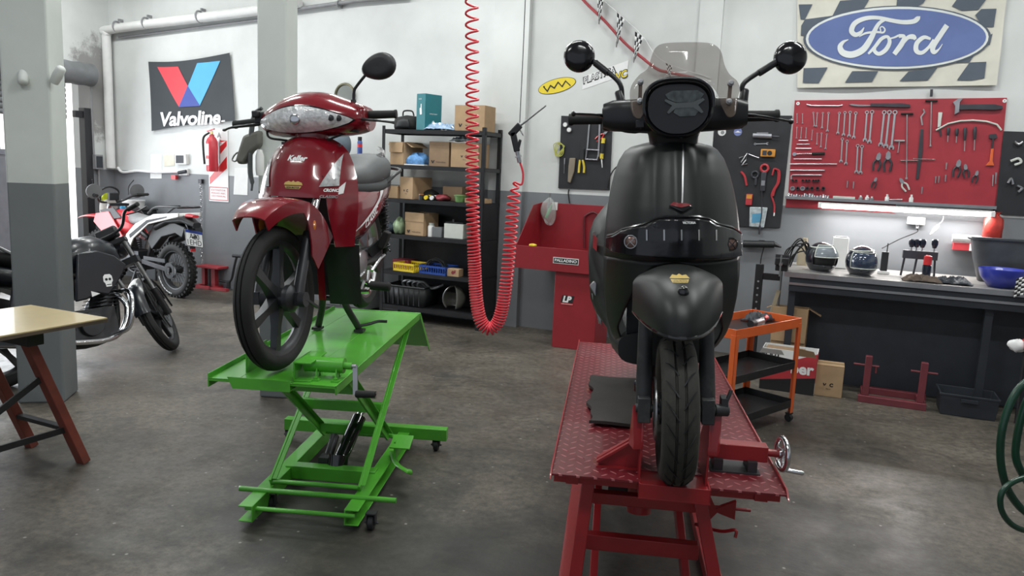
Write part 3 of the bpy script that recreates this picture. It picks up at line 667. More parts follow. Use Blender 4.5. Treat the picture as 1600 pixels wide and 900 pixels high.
# base
def chan(p, q, w=.05, h=.06): return MB().bar(p, q, w, h)
BZ = .075
for s in (-1, 1):
    r_ = MB(); x = s*.225
    r_.box2((x-.03, .30 if s > 0 else .26, BZ+.02), (x+.03, 1.44, BZ+.026)).box2((x-s*.03-.003, .30 if s > 0 else .26, BZ-.045), (x-s*.03+.003, 1.44, BZ+.026)).box2((x-.03, .30 if s > 0 else .26, BZ-.045), (x+.03, 1.44, BZ-.04))
    mk('base_rail', r_, 'green_paint', gl, bevel=.002)
mk('rear_beam', MB().box2((-.46, 1.30, BZ-.01), (.46, 1.36, BZ+.055)), 'green_paint', gl, bevel=.003)
mk('middle_beam', MB().box2((-.22, .70, BZ-.03), (.22, .76, BZ+.035)), 'green_paint', gl, bevel=.003)
mk('front_axle', MB().tube((-.32, .42, .105), (.39, .42, .105), .012).tube((-.24, .30, .075), (.24, .30, .075), .010).tube((-.2, .50, .115), (.2, .50, .115), .011), 'green_paint', gl)
cs = None
for x, y in ((.30, .345), (-.19, .46), (.40, 1.33), (-.44, 1.33)):
    a = MB().lathe([(0, -.014), (.026, -.014), (.032, -.010), (.032, .010), (.026, .014), (0, .014)], (x, y, .032), (1, 0, 0), 20)
    co = mk('caster', a, 'black_plastic', gl)
    mk('caster_fork', MB().box((x-.018, y, .05), (.004, .03, .05)).box((x+.018, y, .05), (.004, .03, .05)).box((x, y, .076), (.045, .04, .006)).tube((x-.03, y, .032), (x+.03, y, .032), .005, n=8), 'dark_steel', co)
# scissor arms
def arm(p, q, w=.012, h=.045):
    return MB().bar(p, q, w, h).bar(Vector(p)+V3(.012, 0, .020), Vector(q)+V3(.012, 0, .020), .03, .005)
for s in (-1, 1):
    mk('scissor_arm', arm((s*.205, .49, .11), (s*.205, 1.40, PZ-.05)), 'green_paint', gl, bevel=.002)
    mk('scissor_arm', arm((s*.172, .36, PZ-.05), (s*.172, 1.14, .13)), 'green_paint', gl, bevel=.002)
mk('cross_bar', MB().bar((-.17, .50, PZ-.16), (.17, .50, PZ-.16), .03, .04), 'green_paint', gl, bevel=.003)
mk('cross_bar', MB().bar((-.205, .88, .37), (.205, .88, .37), .03, .05), 'green_paint', gl, bevel=.003)
mk('cross_bar', MB().bar((-.17, 1.06, .19), (.17, 1.06, .19), .03, .045).tube((-.2, 1.15, .13), (.2, 1.15, .13), .012), 'green_paint', gl, bevel=.003)
hy = mk('hydraulic_cylinder', MB().tube((.02, .80, .12), (.06, .98, .28), .035, n=20).lathe([(0, 0), (.05, 0), (.05, .06), (0, .06)], (.01, .78, .09), (0, .3, 1), 18), 'black_gloss', gl)
mk('piston_rod', MB().tube((.06, .98, .28), (.085, 1.08, .375), .019, n=16).tube((.05, 1.085, .37), (.12, 1.085, .37), .02), 'chrome', hy)
mk('hydraulic_pump', MB().tube((-.05, .82, .11), (-.05, .93, .19), .022, n=14).box((-.05, .80, .10), (.06, .07, .07)), 'dark_steel', gl)
mk('foot_pedal', MB().box((.31, .86, .21), (.10, .10, .006), Matrix.Rotation(.35, 3, 'X')).box((.28, .90, .17), (.01, .12, .09)).sweep(cr([(.24, .95, .12), (.30, .80, .12), (.37, .70, .13), (.39, .72, .115)], 4), .014, 8, flat=.5), 'green_paint', gl)
# ================================================================== red lift with the black scooter
RL = V3(.514, 2.30, 0); RL_A = math.radians(-7.2); RZH = .60
rl = thing('motorcycle_lift', 'dark red lift with a diamond plate top carrying the black scooter', 'lift', RL, RL_A)
def diamond_plate():
    m = bpy.data.materials.new('diamond_plate'); m.use_nodes = True; nt = m.node_tree; b = nt.nodes['Principled BSDF']; L = nt.links.new
    tc = nt.nodes.new('ShaderNodeTexCoord')
    def M(op, a, c=None):
        n = nt.nodes.new('ShaderNodeMath'); n.operation = op
        for i, q in ((0, a), (1, c)):
            if q is None: continue
            if isinstance(q, (int, float)): n.inputs[i].default_value = q
            else: L(q, n.inputs[i])
        return n.outputs[0]
    sx = nt.nodes.new('ShaderNodeSeparateXYZ'); L(tc.outputs['Object'], sx.inputs[0]); x, y = sx.outputs[0], sx.outputs[1]
    def lugs(ox, oy, sgn):
        fx = M('SUBTRACT', M('FRACT', M('ADD', M('MULTIPLY', x, 1/.056), ox)), .5); fy = M('SUBTRACT', M('FRACT', M('ADD', M('MULTIPLY', y, 1/.056), oy)), .5)
        u = M('MULTIPLY', M('ADD', fx, M('MULTIPLY', fy, sgn)), .7071); v = M('MULTIPLY', M('SUBTRACT', fx, M('MULTIPLY', fy, sgn)), .7071)
        d = M('ADD', M('POWER', M('ABSOLUTE', M('DIVIDE', u, .30)), 2.0), M('POWER', M('ABSOLUTE', M('DIVIDE', v, .085)), 2.0))
        return M('MAXIMUM', M('SUBTRACT', 1.0, d), 0.0)
    h = M('MINIMUM', M('MULTIPLY', M('ADD', lugs(0, 0, 1), lugs(.5, .5, -1)), 2.0), 1.0)
    bp = nt.nodes.new('ShaderNodeBump'); bp.inputs['Strength'].default_value = .9; bp.inputs['Distance'].default_value = .004
    L(h, bp.inputs['Height']); L(bp.outputs['Normal'], b.inputs['Normal'])
    r = nt.nodes.new('ShaderNodeValToRGB'); r.color_ramp.elements[0].color = (.15, .010, .016, 1); r.color_ramp.elements[1].color = (.50, .16, .17, 1); r.color_ramp.elements[0].position = .40; r.color_ramp.elements[1].position = .85
    n = nt.nodes.new('ShaderNodeTexNoise'); n.inputs['Scale'].default_value = 6; n.inputs['Detail'].default_value = 8; L(tc.outputs['Object'], n.inputs['Vector'])
    L(M('ADD', M('MULTIPLY', h, .45), M('MULTIPLY', n.outputs['Fac'], .6)), r.inputs['Fac']); L(r.outputs[0], b.inputs['Base Color'])
    b.inputs['Roughness'].default_value = .38; b.inputs['Coat Weight'].default_value = .2; return m
dpm = diamond_plate()
mb = MB().box2((-.365, 0, RZH-.006), (-.085, 2.0, RZH)).box2((.135, 0, RZH-.006), (.365, 2.0, RZH)).box2((-.085, .10, RZH-.006), (.135, 2.0, RZH))
po = mk('platform', mb, dpm, rl)
for s in (-1, 1):
    mk('side_lip', MB().prism([(-.02, RZH-.012), (2.0, RZH-.012), (2.0, RZH+.012), (.02, RZH+.012)], (s*.367-.003, 0, 0), Y, ZZ, (.006, 0, 0)), 'lift_red', po, bevel=.001)
mb = MB()
for y in (.06, .7, 1.3, 1.95): mb.box2((-.36, y, RZH-.05), (.36, y+.04, RZH-.006))
for x in (-.30, .30): mb.box2((x-.02, .05, RZH-.05), (x+.02, 1.98, RZH-.006))
mk('platform_frame', mb, 'lift_red', po)
# chock
ch = MB().box2((-.082, -.01, RZH-.008), (.128, .12, RZH-.004)).prism([(-.088, RZH-.045), (.134, RZH-.045), (.134, RZH), (-.088, RZH)], (0, -.012, 0), X, ZZ, (0, -.006, 0)).box2((-.088, -.018, RZH-.05), (.134, .34, RZH-.044))
ch.box2((-.088, -.018, RZH-.045), (-.082, .34, RZH)).box2((.128, -.018, RZH-.045), (.134, .34, RZH))
cho = mk('wheel_chock', ch, 'lift_red', rl, bevel=.001)
for s in (-1, 1):
    x = -.083 if s < 0 else .118
    j = MB().prism([(.0, RZH-.02), (.20, RZH-.02), (.20, RZH+.10), (.10, RZH+.20), (.03, RZH+.235), (-.005, RZH+.14), (0, RZH+.05)], (x, .02, 0), Y, ZZ, (.007*s, 0, 0))
    j.prism([(.03, RZH+.235), (-.005, RZH+.12), (-.005, RZH+.10), (.05, RZH+.10)], (x, .02, 0), V3(s*.28, 1, 0).normalized(), ZZ, (.03*s, -.005, 0))
    mk('clamp_jaw', j, 'lift_red', cho, bevel=.001)
mk('jaw_brace', MB().prism([(-.085, RZH), (-.215, RZH), (-.225, RZH+.022), (-.085, RZH+.125)], (0, .11, 0), X, ZZ, (0, .006, 0)).prism([(-.085, RZH+.12), (-.225, RZH+.02), (-.222, RZH+.014), (-.085, RZH+.112)], (0, .09, 0), X, ZZ, (0, .05, 0)).box2((-.225, .09, RZH), (-.085, .15, RZH+.004)), 'lift_red', cho)
mb = MB()
for x, y in ((-.205, .10), (-.10, .095), (.17, .12), (.29, .12)): mb.lathe([(0, 0), (.011, 0), (.011, .009), (.006, .009), (.006, .016), (0, .016)], (x, y, RZH+.003), (0, 0, 1), 6)
tb = mk('screw_tube', MB().box2((.125, .17, RZH+.035), (.335, .225, RZH+.088)), 'lift_red', rl, bevel=.003)
mk('tube_bracket', MB().box2((.16, .15, RZH), (.19, .24, RZH+.04)).box2((.27, .15, RZH), (.30, .24, RZH+.04)).box2((.15, .14, RZH), (.31, .25, RZH+.005)), 'dark_steel', tb)
mk('screw', MB().tube((.33, .197, RZH+.062), (.385, .197, RZH+.062), .013), 'lift_red', tb)
hw = MB().torus((.385, .197, RZH+.062), (1, .15, 0), .052, .009, 36, 10)
for k in range(3):
    a = 2*PI*k/3; hw.bar((.385, .197, RZH+.062), V3(.385, .197, RZH+.062) + V3(0, math.cos(a)*.05, math.sin(a)*.05), .012, .008, up=(1, 0, 0))
hw.lathe([(0, -.012), (.018, -.012), (.018, .012), (0, .012)], (.385, .197, RZH+.062), (1, 0, 0), 16)
hwo = mk('hand_wheel', hw, 'chrome', tb)
mk('wheel_handle', MB().lathe([(0, 0), (.006, 0), (.008, .012), (.008, .06), (.005, .066), (0, .066)], (.39, .185, RZH+.013), (1, -.2, -.05), 12), 'chrome', hwo)
# legs
def legpair(s):
    top, bot = (V3(-.245, .10, RZH-.03), V3(-.285, .06, .03)) if s < 0 else (V3(.105, .10, RZH-.03), V3(.24, .06, .03))
    return MB().bar(top, bot, .042, .045, up=(0, 1, 0))
for s in (-1, 1): mk('front_leg', legpair(s), 'lift_red', rl, bevel=.003)
for s in (-1, 1): mk('scissor_arm', MB().bar((s*.20-.06, .20, RZH-.04), (s*.23-.04, 1.5, .06), .03, .05), 'lift_red', rl, bevel=.003)
for s in (-1, 1): mk('scissor_arm', MB().bar((s*.15-.06, 1.6, RZH-.04), (s*.17-.04, .30, .06), .03, .05), 'lift_red', rl, bevel=.003)
mk('cross_bar', MB().bar((-.245, .24, .435), (.125, .24, .435), .04, .04), 'lift_red', rl, bevel=.003)
mk('cross_bar', MB().bar((-.255, .20, .29), (.14, .20, .29), .04, .055), 'lift_red', rl, bevel=.003)
mk('base_frame', MB().box2((-.34, .02, .0), (-.28, 1.7, .05)).box2((.22, .02, .0), (.28, 1.7, .05)).box2((-.34, 1.62, 0), (.28, 1.7, .05)).box2((-.34, .02, 0), (.28, .08, .05)), 'lift_red', rl, bevel=.003)
hc = mk('hydraulic_cylinder', MB().lathe([(0, 0), (.045, 0), (.045, .14), (.03, .15), (.03, .20), (0, .20)], (-.06, .36, .34), (0, .1, 1), 20), 'lift_red', rl)
mk('hydraulic_pump', MB().box((-.13, .50, .40), (.09, .12, .06)).tube((-.20, .50, .42), (-.02, .46, .42), .02).tube((-.2, .55, .38), (.12, .55, .38), .014), 'black_paint', hc)
mk('foot_pedal', MB().prism([(.17, .36), (.20, .40), (.22, .36), (.29, .395), (.29, .325), (.225, .345), (.19, .30), (.17, .30)], (0, .40, 0), X, ZZ, (0, .02, 0)).tube((.14, .41, .365), (.345, .41, .362), .006).sweep(cr([(.15, .41, .29), (.24, .38, .285), (.29, .37, .30), (.29, .36, .275)], 4), .011, 8, flat=.5), 'lift_red', rl)
cs = MB().lathe([(0, -.013), (.022, -.013), (.028, -.009), (.028, .009), (.022, .013), (0, .013)], (-.30, .70, RZH-.08), (1, 0, 0), 18)
mk('roller', cs, 'black_plastic', rl)
# rubber mat lying on the lift
def matp(a, b):
    y = .50 + .68*a; x0 = -.262 - .012*a + .010*math.sin(a*13) + .006*math.sin(a*31); x1 = -.075 + .045*a; return V3(x0+(x1-x0)*b, y, RZH+.012+.002*math.sin(a*9+b*5))
mt = mk('rubber_mat', MB().sheet(matp, 40, 6, .012), mat('mat_brown', (.030, .025, .023), .7, var=.25, bump=.1)); place(mt, RL, RL_A)
tag(mt, 'ragged black rubber mat lying on the red lift beside the scooter wheel', 'mat')

SCO = V3(.543, 2.335, RZH-.002); S_E = Euler((0, math.radians(-3.0), RL_A))
sc = thing('scooter', 'matte black scooter with a smoked windscreen on the red lift', 'scooter', SCO, S_E)
S_M = Matrix.Translation(SCO) @ S_E.to_matrix().to_4x4(); S_I = S_M.inverted(); S_R = S_I.to_3x3()
def s_hit(bv, px, py):
    for k in range(30):
        h = bv.ray_cast(S_I @ EYE, (S_R @ ray(px, py)).normalized())
        if h[0] is not None: return h[0]
        px += (1060-px)*.03
def s_y(px, py, y):                                  # point of the scooter's own space at depth y
    o = S_I @ EYE; d = S_R @ ray(px, py); return o + d*((y-o.y)/d.y)
mat('screen_smoke', (.16, .115, .09), .05, var=.02, alpha=.36, coat=.6)
mat('plastic_black', (.009, .009, .011), .36, var=.15)
mat('dirty_tyre', (.030, .029, .024), .8, var=.2, dirt=(.075, .07, .055), dirt_amt=.55, bump=.1, bscale=90)
mat('dirty_alloy', (.045, .047, .05), .55, .3, var=.2, dirt=(.16, .15, .13), dirt_amt=.5, scale=14)
# wheel
wh = wheel(sc, T(0, 0, .237), .235, .110, .158, 5, rim_m='black_paint', tyre_m='dirty_tyre', disc=-.10, hub_w=.10)
tr = MB()
for k in range(22):
    a0 = 2*PI*k/22
    for s in (-1, 1):
        pts = []
        for j in range(6):
            t = j/5; a = a0 + t*.30 + (.14 if s > 0 else 0); x = s*(.006+.045*t); r = .2365 - 60*max(0, abs(x)-.012)**3*9 - .0035*t
            pts.append(V3(x, r*math.sin(a), .237+r*math.cos(a)))
        tr.sweep(pts, .0034, 5, flat=.35)
mk('tread', tr, 'black_ink', wh, 'dark tread grooves')
# fork
for s in (-1, 1):
    f = MB().sweep([(s*.098, .02, .20), (s*.098, .03, .30), (s*.095, .06, .50), (s*.09, .09, .62)], [.027, .026, .022, .020], 14)
    f.box((s*.098, .01, .235), (.04, .07, .08)).tube((s*.07, 0, .237), (s*.125, 0, .237), .014)
    fo = mk('fork_leg', f, 'dirty_alloy', sc, bevel=.003)
    if s < 0: mk('brake_caliper', MB().box((-.092, .10, .28), (.045, .07, .10)).tube((-.12, .08, .30), (-.12, .12, .26), .01), 'grey_alloy', fo, bevel=.008)
    else: mk('speedometer_drive', MB().tube((.12, 0, .237), (.16, .01, .235), .02).box((.15, .02, .26), (.02, .05, .03)).tube((.15, 0, .25), (.17, .01, .30), .006), 'dirty_alloy', fo)
# mudguard
def mg(a, b):
    u = b*2-1; ph = math.radians(-3 + 111*a); lip = (1-a)**3
    hw_ = .133 - .002*a - .038*max(0, a-.55)/.45
    k = abs(u)**2.3
    z = .508 + .172*math.sin(max(ph, 0))*(1-.18*k) + .035*lip*k
    y = .06 - .265*math.cos(ph)*(1-.55*k) + .10*k*(1-a)
    return V3(hw_*u, y, z)
mgm = MB().sheet(mg, 28, 26, .006); mgo = mk('front_mudguard', mgm, 'matte_black', sc, smooth=60); mgb = mgm.bvh()
edge = [mg(0, k/24) + V3(0, -.003, -.002) for k in range(25)]
mk('mudguard_edge', MB().sweep(edge, .0075, 8), 'black_gloss', mgo, 'glossy black lower edge of the mudguard')
h = s_hit(mgb, 1062, 435)
mk('emblem', decal(MB().join(poly([(-.030, .0), (-.02, .009), (-.008, .007), (0, .011), (.008, .007), (.02, .009), (.030, 0)])).join(poly([(-.027, -.002), (.027, -.002), (.022, -.010), (-.022, -.010)])), mgb, (h.x, -.5, h.z), X, ZZ, Y, .002, 2), 'gold_ink', mgo, 'golden winged sticker')
mk('emblem_lettering', decal(text_mb('LEON MOTOS', .008, width=.042), mgb, (h.x, -.5, h.z-.006), X, ZZ, Y, .004, 0), 'black_ink', mgo)
h = s_hit(mgb, 1068, 458); mk('nose', MB().ell(h + V3(0, .004, 0), (.017, .014, .022)), 'black_gloss', mgo, 'glossy black knob on the mudguard')
# leg shield
SR = [(1.082, .085, .285), (1.074, .130, .268), (1.055, .160, .250), (1.02, .183, .228), (.97, .200, .203), (.91, .213, .178), (.85, .222, .155), (.78, .229, .135), (.70, .233, .13), (.62, .234, .14), (.54, .231, .162), (.46, .222, .19), (.40, .206, .213), (.35, .180, .235), (.325, .158, .25)]
def srow(z):
    if z >= SR[0][0]: return SR[0][1:]
    for (z0, h0, y0), (z1, h1, y1) in zip(SR, SR[1:]):
        if z >= z1: t = (z0-z)/(z0-z1); return (h0+(h1-h0)*t, y0+(y1-y0)*t)
    return SR[-1][1:]
def sbody(x, z):
    h, y = srow(z); q = abs(x)/h; rid = .007/(1+math.exp((abs(x)-.075)/.004)) + .004*math.exp(-(x/.012)**2)
    return y + .19*q**2.7 - rid*min(1, max(0, (z-.70)/.06))
def sxin(z): return .005 + .205*max(0, min(1, (.688-z)/.36))**.40
bm1 = MB().sheet(lambda a, b: (lambda z: V3((b*2-1)*srow(z)[0], sbody((b*2-1)*srow(z)[0], z), z))(1.082-a*.394), 26, 60)
bm2 = MB()
for s in (-1, 1):
    def lo(a, b, s=s):
        z = .688-a*.363; h, y = srow(z); i = min(sxin(z), h-.03); x = s*(i+(h-i)*b); return V3(x, sbody(x, z), z)
    bm2.sheet(lo, 26, 12)
bo = mk('leg_shield', MB().join(bm1), 'matte_black', sc, smooth=60, solid=.006)
mk('lower_fairing', bm2, 'matte_black', sc, smooth=60, solid=.006)
am = MB()
for s in (-1, 1):
    def wall(a, b, s=s):
        z = .688-a*.363; x = s*min(sxin(z), srow(z)[0]-.03); return V3(x*(1-.12*b), sbody(x, z)+.003+.20*b, z)
    am.sheet(wall, 24, 4)
am.box2((-.15, .36, .30), (.15, .37, .72))
mk('wheel_arch', am, 'black_plastic', sc, smooth=60)
full = MB().sheet(lambda a, b: (lambda z: V3((b*2-1)*srow(z)[0], sbody((b*2-1)*srow(z)[0], z), z))(1.082-a*.70), 50, 40); sbb = full.bvh()
def s_on(pts, n=3, off=.003):
    q = []
    for p in pts:
        h = s_hit(sbb, *p); q.append((h.x, h.z))
    return decal(poly(q), sbb, (0, -.5, 0), X, ZZ, Y, off, n)
mk('centre_line', s_on([(1066, 225), (1068.5, 225), (1067, 318), (1064.5, 318)], 3, .0025), 'steel', bo, 'thin bright line down the middle')
mk('emblem', s_on([(1045, 322), (1052, 316), (1060, 318), (1072, 318), (1083, 322), (1066, 332)], 2, .006), 'black_gloss', bo, 'black arrow emblem', solid=-.003)
mk('emblem_top', s_on([(1046, 320), (1052, 315), (1060, 317), (1072, 317), (1081, 320), (1064, 324)], 2, .011), mat('emblem_red', (.22, .015, .02), .3), bo, 'red upper half of the emblem')
mat('grille_black', (.005, .005, .007), .18, var=.1, coat=.3)
gp = [(950, 371), (958, 369), (972, 361), (985, 357), (1008, 353), (1024, 345), (1040, 342), (1090, 342), (1106, 345), (1118, 352), (1140, 358), (1155, 366), (1166, 376), (1171, 381), (1170, 388), (1162, 398), (1140, 403), (1060, 403), (985, 399), (958, 393), (949, 386)]
gr = mk('front_grille', s_on(gp, 4, .010), 'grille_black', sc, 'glossy black grille band', solid=-.008, smooth=60)
for k, xx in enumerate((1010, 1037, 1064, 1091, 1118)):
    mk('grille_slot', s_on([(xx-1.2, 358), (xx+1.2, 358), (xx+1.4, 375), (xx-1.0, 375)], 1, .022), 'steel', gr, 'thin silver bar')
h = s_hit(sbb, 1076, 347.5); mk('lettering', decal(text_mb('VICTORIA', .010, 0, .0004, width=.042), sbb, (h.x, -.5, h.z), X, ZZ, Y, .020), 'white_ink', gr, 'small white lettering')
hi = [(950, 368), (960, 366), (974, 358), (1008, 350), (1024, 342), (1040, 339), (1090, 339), (1106, 342), (1120, 350), (1142, 355), (1158, 364), (1168, 374), (1173, 379)]
mk('grille_edge', MB().sweep([s_hit(sbb, *p) + V3(0, -.012, 0) for p in hi], .006, 6), 'grille_black', gr)
mat('fog_lamp', (.20, .12, .10), .25, .5, var=.3, scale=60, coat=.6)
for px, py in ((986.5, 377), (1140, 381)):
    c = s_hit(sbb, px, py) + V3(0, -.020, 0); n_ = V3((-.35 if px < 1060 else .35), -1, .05).normalized()
    lm = mk('fog_lamp', MB().lathe([(0, .012), (.012, .011), (.019, .006), (.021, -.006), (0, -.006)], c, n_, 24), 'fog_lamp', gr, 'round amber grey fog lamp')
    gm = MB(); x_, y_ = frame(n_)
    gm.torus(c+n_*.008, n_, .021, .0022, 28, 6)
    for k in range(4):
        a = PI/4+PI/2*k; gm.bar(c+n_*.013, c+n_*.008+(x_*math.cos(a)+y_*math.sin(a))*.021, .0025, .0025)
    mk('lamp_guard', gm, 'black_gloss' if px > 1100 else 'steel', lm)
# steering head, handlebar cover, headlamp
nk = MB().ring([[V3(rx*math.cos(2*PI*k/24), yc+ry*math.sin(2*PI*k/24), z) for k in range(24)] for z, rx, ry, yc in ((1.04, .082, .06, .33), (1.07, .080, .06, .325), (1.10, .085, .065, .315), (1.13, .10, .07, .31))])
mk('neck', nk, 'plastic_black', sc, smooth=60)
mk('neck_screw', MB().ell((-.005, .262, 1.088), (.005, .004, .005)), 'steel', sc)
def bsec(x):
    t = abs(x); return 1.163+.004*t/.2, .060-.008*t/.2, .06-.012*t/.2, .31+.25*t*t
rings = []
for k in range(15):
    x = -.238+.476*k/14; zc, hz, hy, yc = bsec(x); f = .8 if k in (0, 14) else 1
    rings.append([V3(x, yc+hy*f*math.cos(a)*abs(math.cos(a))**-.3 if abs(math.cos(a)) > 1e-3 else yc, zc+hz*f*(abs(math.sin(a))**.7)*(1 if math.sin(a) > 0 else -1)) for a in [2*PI*j/24+.01 for j in range(24)]])
hb = mk('handlebar_cover', MB().ring(rings), 'plastic_black', sc, smooth=60)
def sup(hx, hz, yc, zc, n=36, p=2.8, dz=0): return [V3(hx*(abs(math.cos(a))**(2/p))*(1 if math.cos(a) > 0 else -1)*(1-.30*max(0, -math.sin(a))**1.3), yc, zc+hz*(abs(math.sin(a))**(2/p))*(1 if math.sin(a) > 0 else -1)) for a in [2*PI*k/n for k in range(n)]]
HX = .004
hs = MB().ring([[p + V3(HX, 0, 0) for p in sup(*r)] for r in ((.085, .075, .36, 1.17), (.106, .088, .30, 1.172), (.112, .092, .22, 1.175), (.113, .093, .20, 1.176), (.105, .085, .195, 1.176), (.100, .080, .203, 1.176))])
mk('headlamp_housing', hs, 'grille_black', sc, smooth=60)
mk('headlamp_hood', MB().sweep([p + V3(HX, -.014, .002) for p in sup(.110, .091, .20, 1.178)[0:19]], .006, 8), 'grille_black', sc, smooth=60)
fc = MB().prism([(p.x*.92+HX, (p.z-1.176)*.92+1.176) for p in sup(.105, .085, 0, 1.176)], (0, .198, 0), X, ZZ, (0, .004, 0)); fco = mk('headlamp', fc, 'plastic_black', sc)
def fpoly(pts, y=.1975): return MB().prism([(lambda q: (q.x, q.z))(s_y(px, py, y)) for px, py in pts], (0, y, 0), X, ZZ, (0, -.003, 0))
mat('lens_dark', (.05, .06, .055), .12, .6, var=.6, scale=60, coat=.8); mat('light_guide', (.085, .095, .098), .4, var=.05)
mk('upper_lens', fpoly([(1039, 148), (1050, 142), (1090, 141), (1100, 147), (1094, 155), (1082, 160), (1056, 160), (1044, 155)]), 'lens_dark', fco)
mk('lower_lens', fpoly([(1056, 168), (1082, 167), (1091, 174), (1086, 181), (1062, 182), (1052, 176)]), 'lens_dark', fco)
mk('light_guide', fpoly([(1040, 155), (1056, 161), (1082, 160), (1098, 153), (1101, 156), (1091, 164), (1099, 175), (1096, 177), (1083, 168), (1056, 169), (1045, 178), (1042, 176), (1050, 165), (1038, 158)], .195), 'light_guide', fco, 'grey cross-shaped light strip')
# windscreen
def scr(x, z): return .175 + (z-1.15)*.30 + 1.5*x*x
def scr_pt(px, py):
    o = S_I @ EYE; d = S_R @ ray(px, py); t = 2.2
    for _ in range(30): p = o+d*t; t += (scr(p.x, p.z)-p.y)/d.y*.8
    p = o+d*t; return p
so = cr([(984, 150), (987, 133), (999, 117), (1012, 107), (1018, 88), (1025, 74), (1040, 67.5), (1079, 66), (1111, 68), (1126, 79), (1132, 101), (1140, 116), (1152, 127), (1156, 140), (1153, 152), (1149, 178), (1138, 182), (1128, 165), (1121, 145), (1108, 131), (1090, 127), (1045, 127), (1030, 131), (1017, 146), (1010, 166), (1000, 184), (988, 178)] if False else [V3(*p, 0) for p in [(984, 150), (987, 133), (999, 117), (1012, 107), (1018, 88), (1025, 74), (1040, 67.5), (1079, 66), (1111, 68), (1126, 79), (1132, 101), (1140, 116), (1152, 127), (1156, 140), (1153, 152), (1149, 178), (1138, 182), (1128, 165), (1121, 145), (1108, 131), (1090, 127), (1045, 127), (1030, 131), (1017, 146), (1010, 166), (1000, 184), (988, 178)]], 4, True)
q = [scr_pt(p.x, p.y) for p in so]
sm_ = subdiv(poly([(p.x, p.z) for p in q]), 2); w_ = MB(); w_.f = sm_.f; w_.v = [V3(p.x, scr(p.x, p.y), p.y) for p in sm_.v]
ws = mk('windscreen', w_, 'screen_smoke', sc, 'smoked brown windscreen', solid=.003, smooth=80)
for (ax_, ay), (bx_, by) in (((1001, 128), (1000, 158)), ((1142, 130), (1139, 159))):
    a, b = scr_pt(ax_, ay), scr_pt(bx_, by); br = MB().bar(a+V3(0, .008, 0), b+V3(0, .012, -.02), .012, .005, up=(0, 1, 0))
    bro = mk('screen_bracket', br, 'dark_steel', ws)
    for p in (a, b): mk('bolt', MB().lathe([(0, .012), (.005, .012), (.006, .008), (.010, .006), (.010, -.012), (0, -.012)], p, (0, -1, .1), 16), 'steel', bro)
# mirrors, levers, grips
for s in (-1, 1):
    r_ = s_y(905 if s < 0 else 1235, 88 if s < 0 else 90, .36); b_ = s_y(972 if s < 0 else 1161, 150 if s < 0 else 148, .33); m_ = s_y(966 if s < 0 else 1164, 127 if s < 0 else 128, .33); e_ = s_y(930 if s < 0 else 1212, 98, .36)
    st = MB().sweep(cr([b_-V3(0, 0, .03), b_, m_, e_, e_*.6+r_*.4], 5), .0085, 10).lathe([(0, 0), (.016, 0), (.014, .045), (.01, .05), (0, .05)], b_-V3(0, 0, .03), (m_-b_), 14).sweep([m_*.55+e_*.45, e_], .012, 10)
    so_ = mk('mirror', st, 'plastic_black', sc)
    mk('mirror_shell', MB().lathe([(0, .026), (.03, .024), (.046, .016), (.0535, .004), (.054, -.008), (.05, -.014), (0, -.014)], r_, (0, -1, .03), 36), 'grille_black', so_, smooth=60)
for s in (-1, 1):
    g0 = V3(s*.235, .40, 1.164)
    mk('switch_housing', MB().box(g0+V3(-s*.012, 0, 0), (.04, .075, .085)), 'plastic_black', sc, bevel=.012)
    mk('grip', MB().lathe([(0, 0), (.018, 0), (.019, .01), (.0175, .11), (.021, .115), (.021, .125), (0, .125)], g0, (s, .10, .0), 16), 'rubber', sc)
    e = s_y(896 if s < 0 else 1236, 178 if s < 0 else 190, .33); a = V3(s*.215, .35, 1.162)
    mk('brake_lever', MB().sweep(cr([a, a*.7+e*.3+V3(0, -.02, .004), a*.3+e*.7+V3(0, -.012, .002), e], 5), [.011]*6+[.008]*7+[.007, .007, .010], 8, flat=.6).ell(e, (.009, .009, .009)), 'black_gloss', sc)
mk('brake_cable', MB().sweep(cr([s_y(961, 192, .33), s_y(965, 199, .32), s_y(978, 204, .31), s_y(1005, 206, .31), s_y(1040, 208, .33)], 5), [.005]*8+[.008]*6+[.005]*7, 8), 'rubber', sc)
mk('cable_bracket', MB().box(s_y(1000, 194, .27), (.03, .02, .025)).tube(s_y(993, 190, .27), s_y(1003, 201, .27), .006), 'dark_steel', sc, bevel=.003)
# rear of the scooter: floorboard, flanks, engine, rear wheel, seat
rows = [(.30, .15, .30, .42), (.55, .175, .28, .38), (.72, .20, .30, .50), (.82, .27, .33, .78), (1.0, .28, .38, .86), (1.3, .25, .46, .88), (1.5, .17, .58, .86), (1.62, .06, .68, .80)]
mk('rear_body', MB().ring([sect(*r, pw=3.2) for r in rows]).xf(T(-.03, 0, 0)), 'matte_black', sc, smooth=60)
mk('scooter_seat', MB().ring([sect(*r) for r in [(.80, .08, .83, .86), (.86, .13, .82, .90), (1.1, .15, .83, .92), (1.4, .14, .85, .97), (1.52, .06, .90, .94)]]), 'rubber', sc, smooth=60)
wheel(sc, T(0, 1.28, .237), .235, .125, .158, 5, rim_m='black_paint', name='rear_wheel')
mk('engine', MB().box((-.12, 1.05, .30), (.14, .40, .18)).lathe([(0, 0), (.10, 0), (.095, .03), (0, .035)], (-.18, 1.22, .30), (-1, 0, 0), 24), 'grey_alloy', sc, bevel=.02)
mat('chrome_dull', (.42, .42, .43), .3, .8, var=.1)
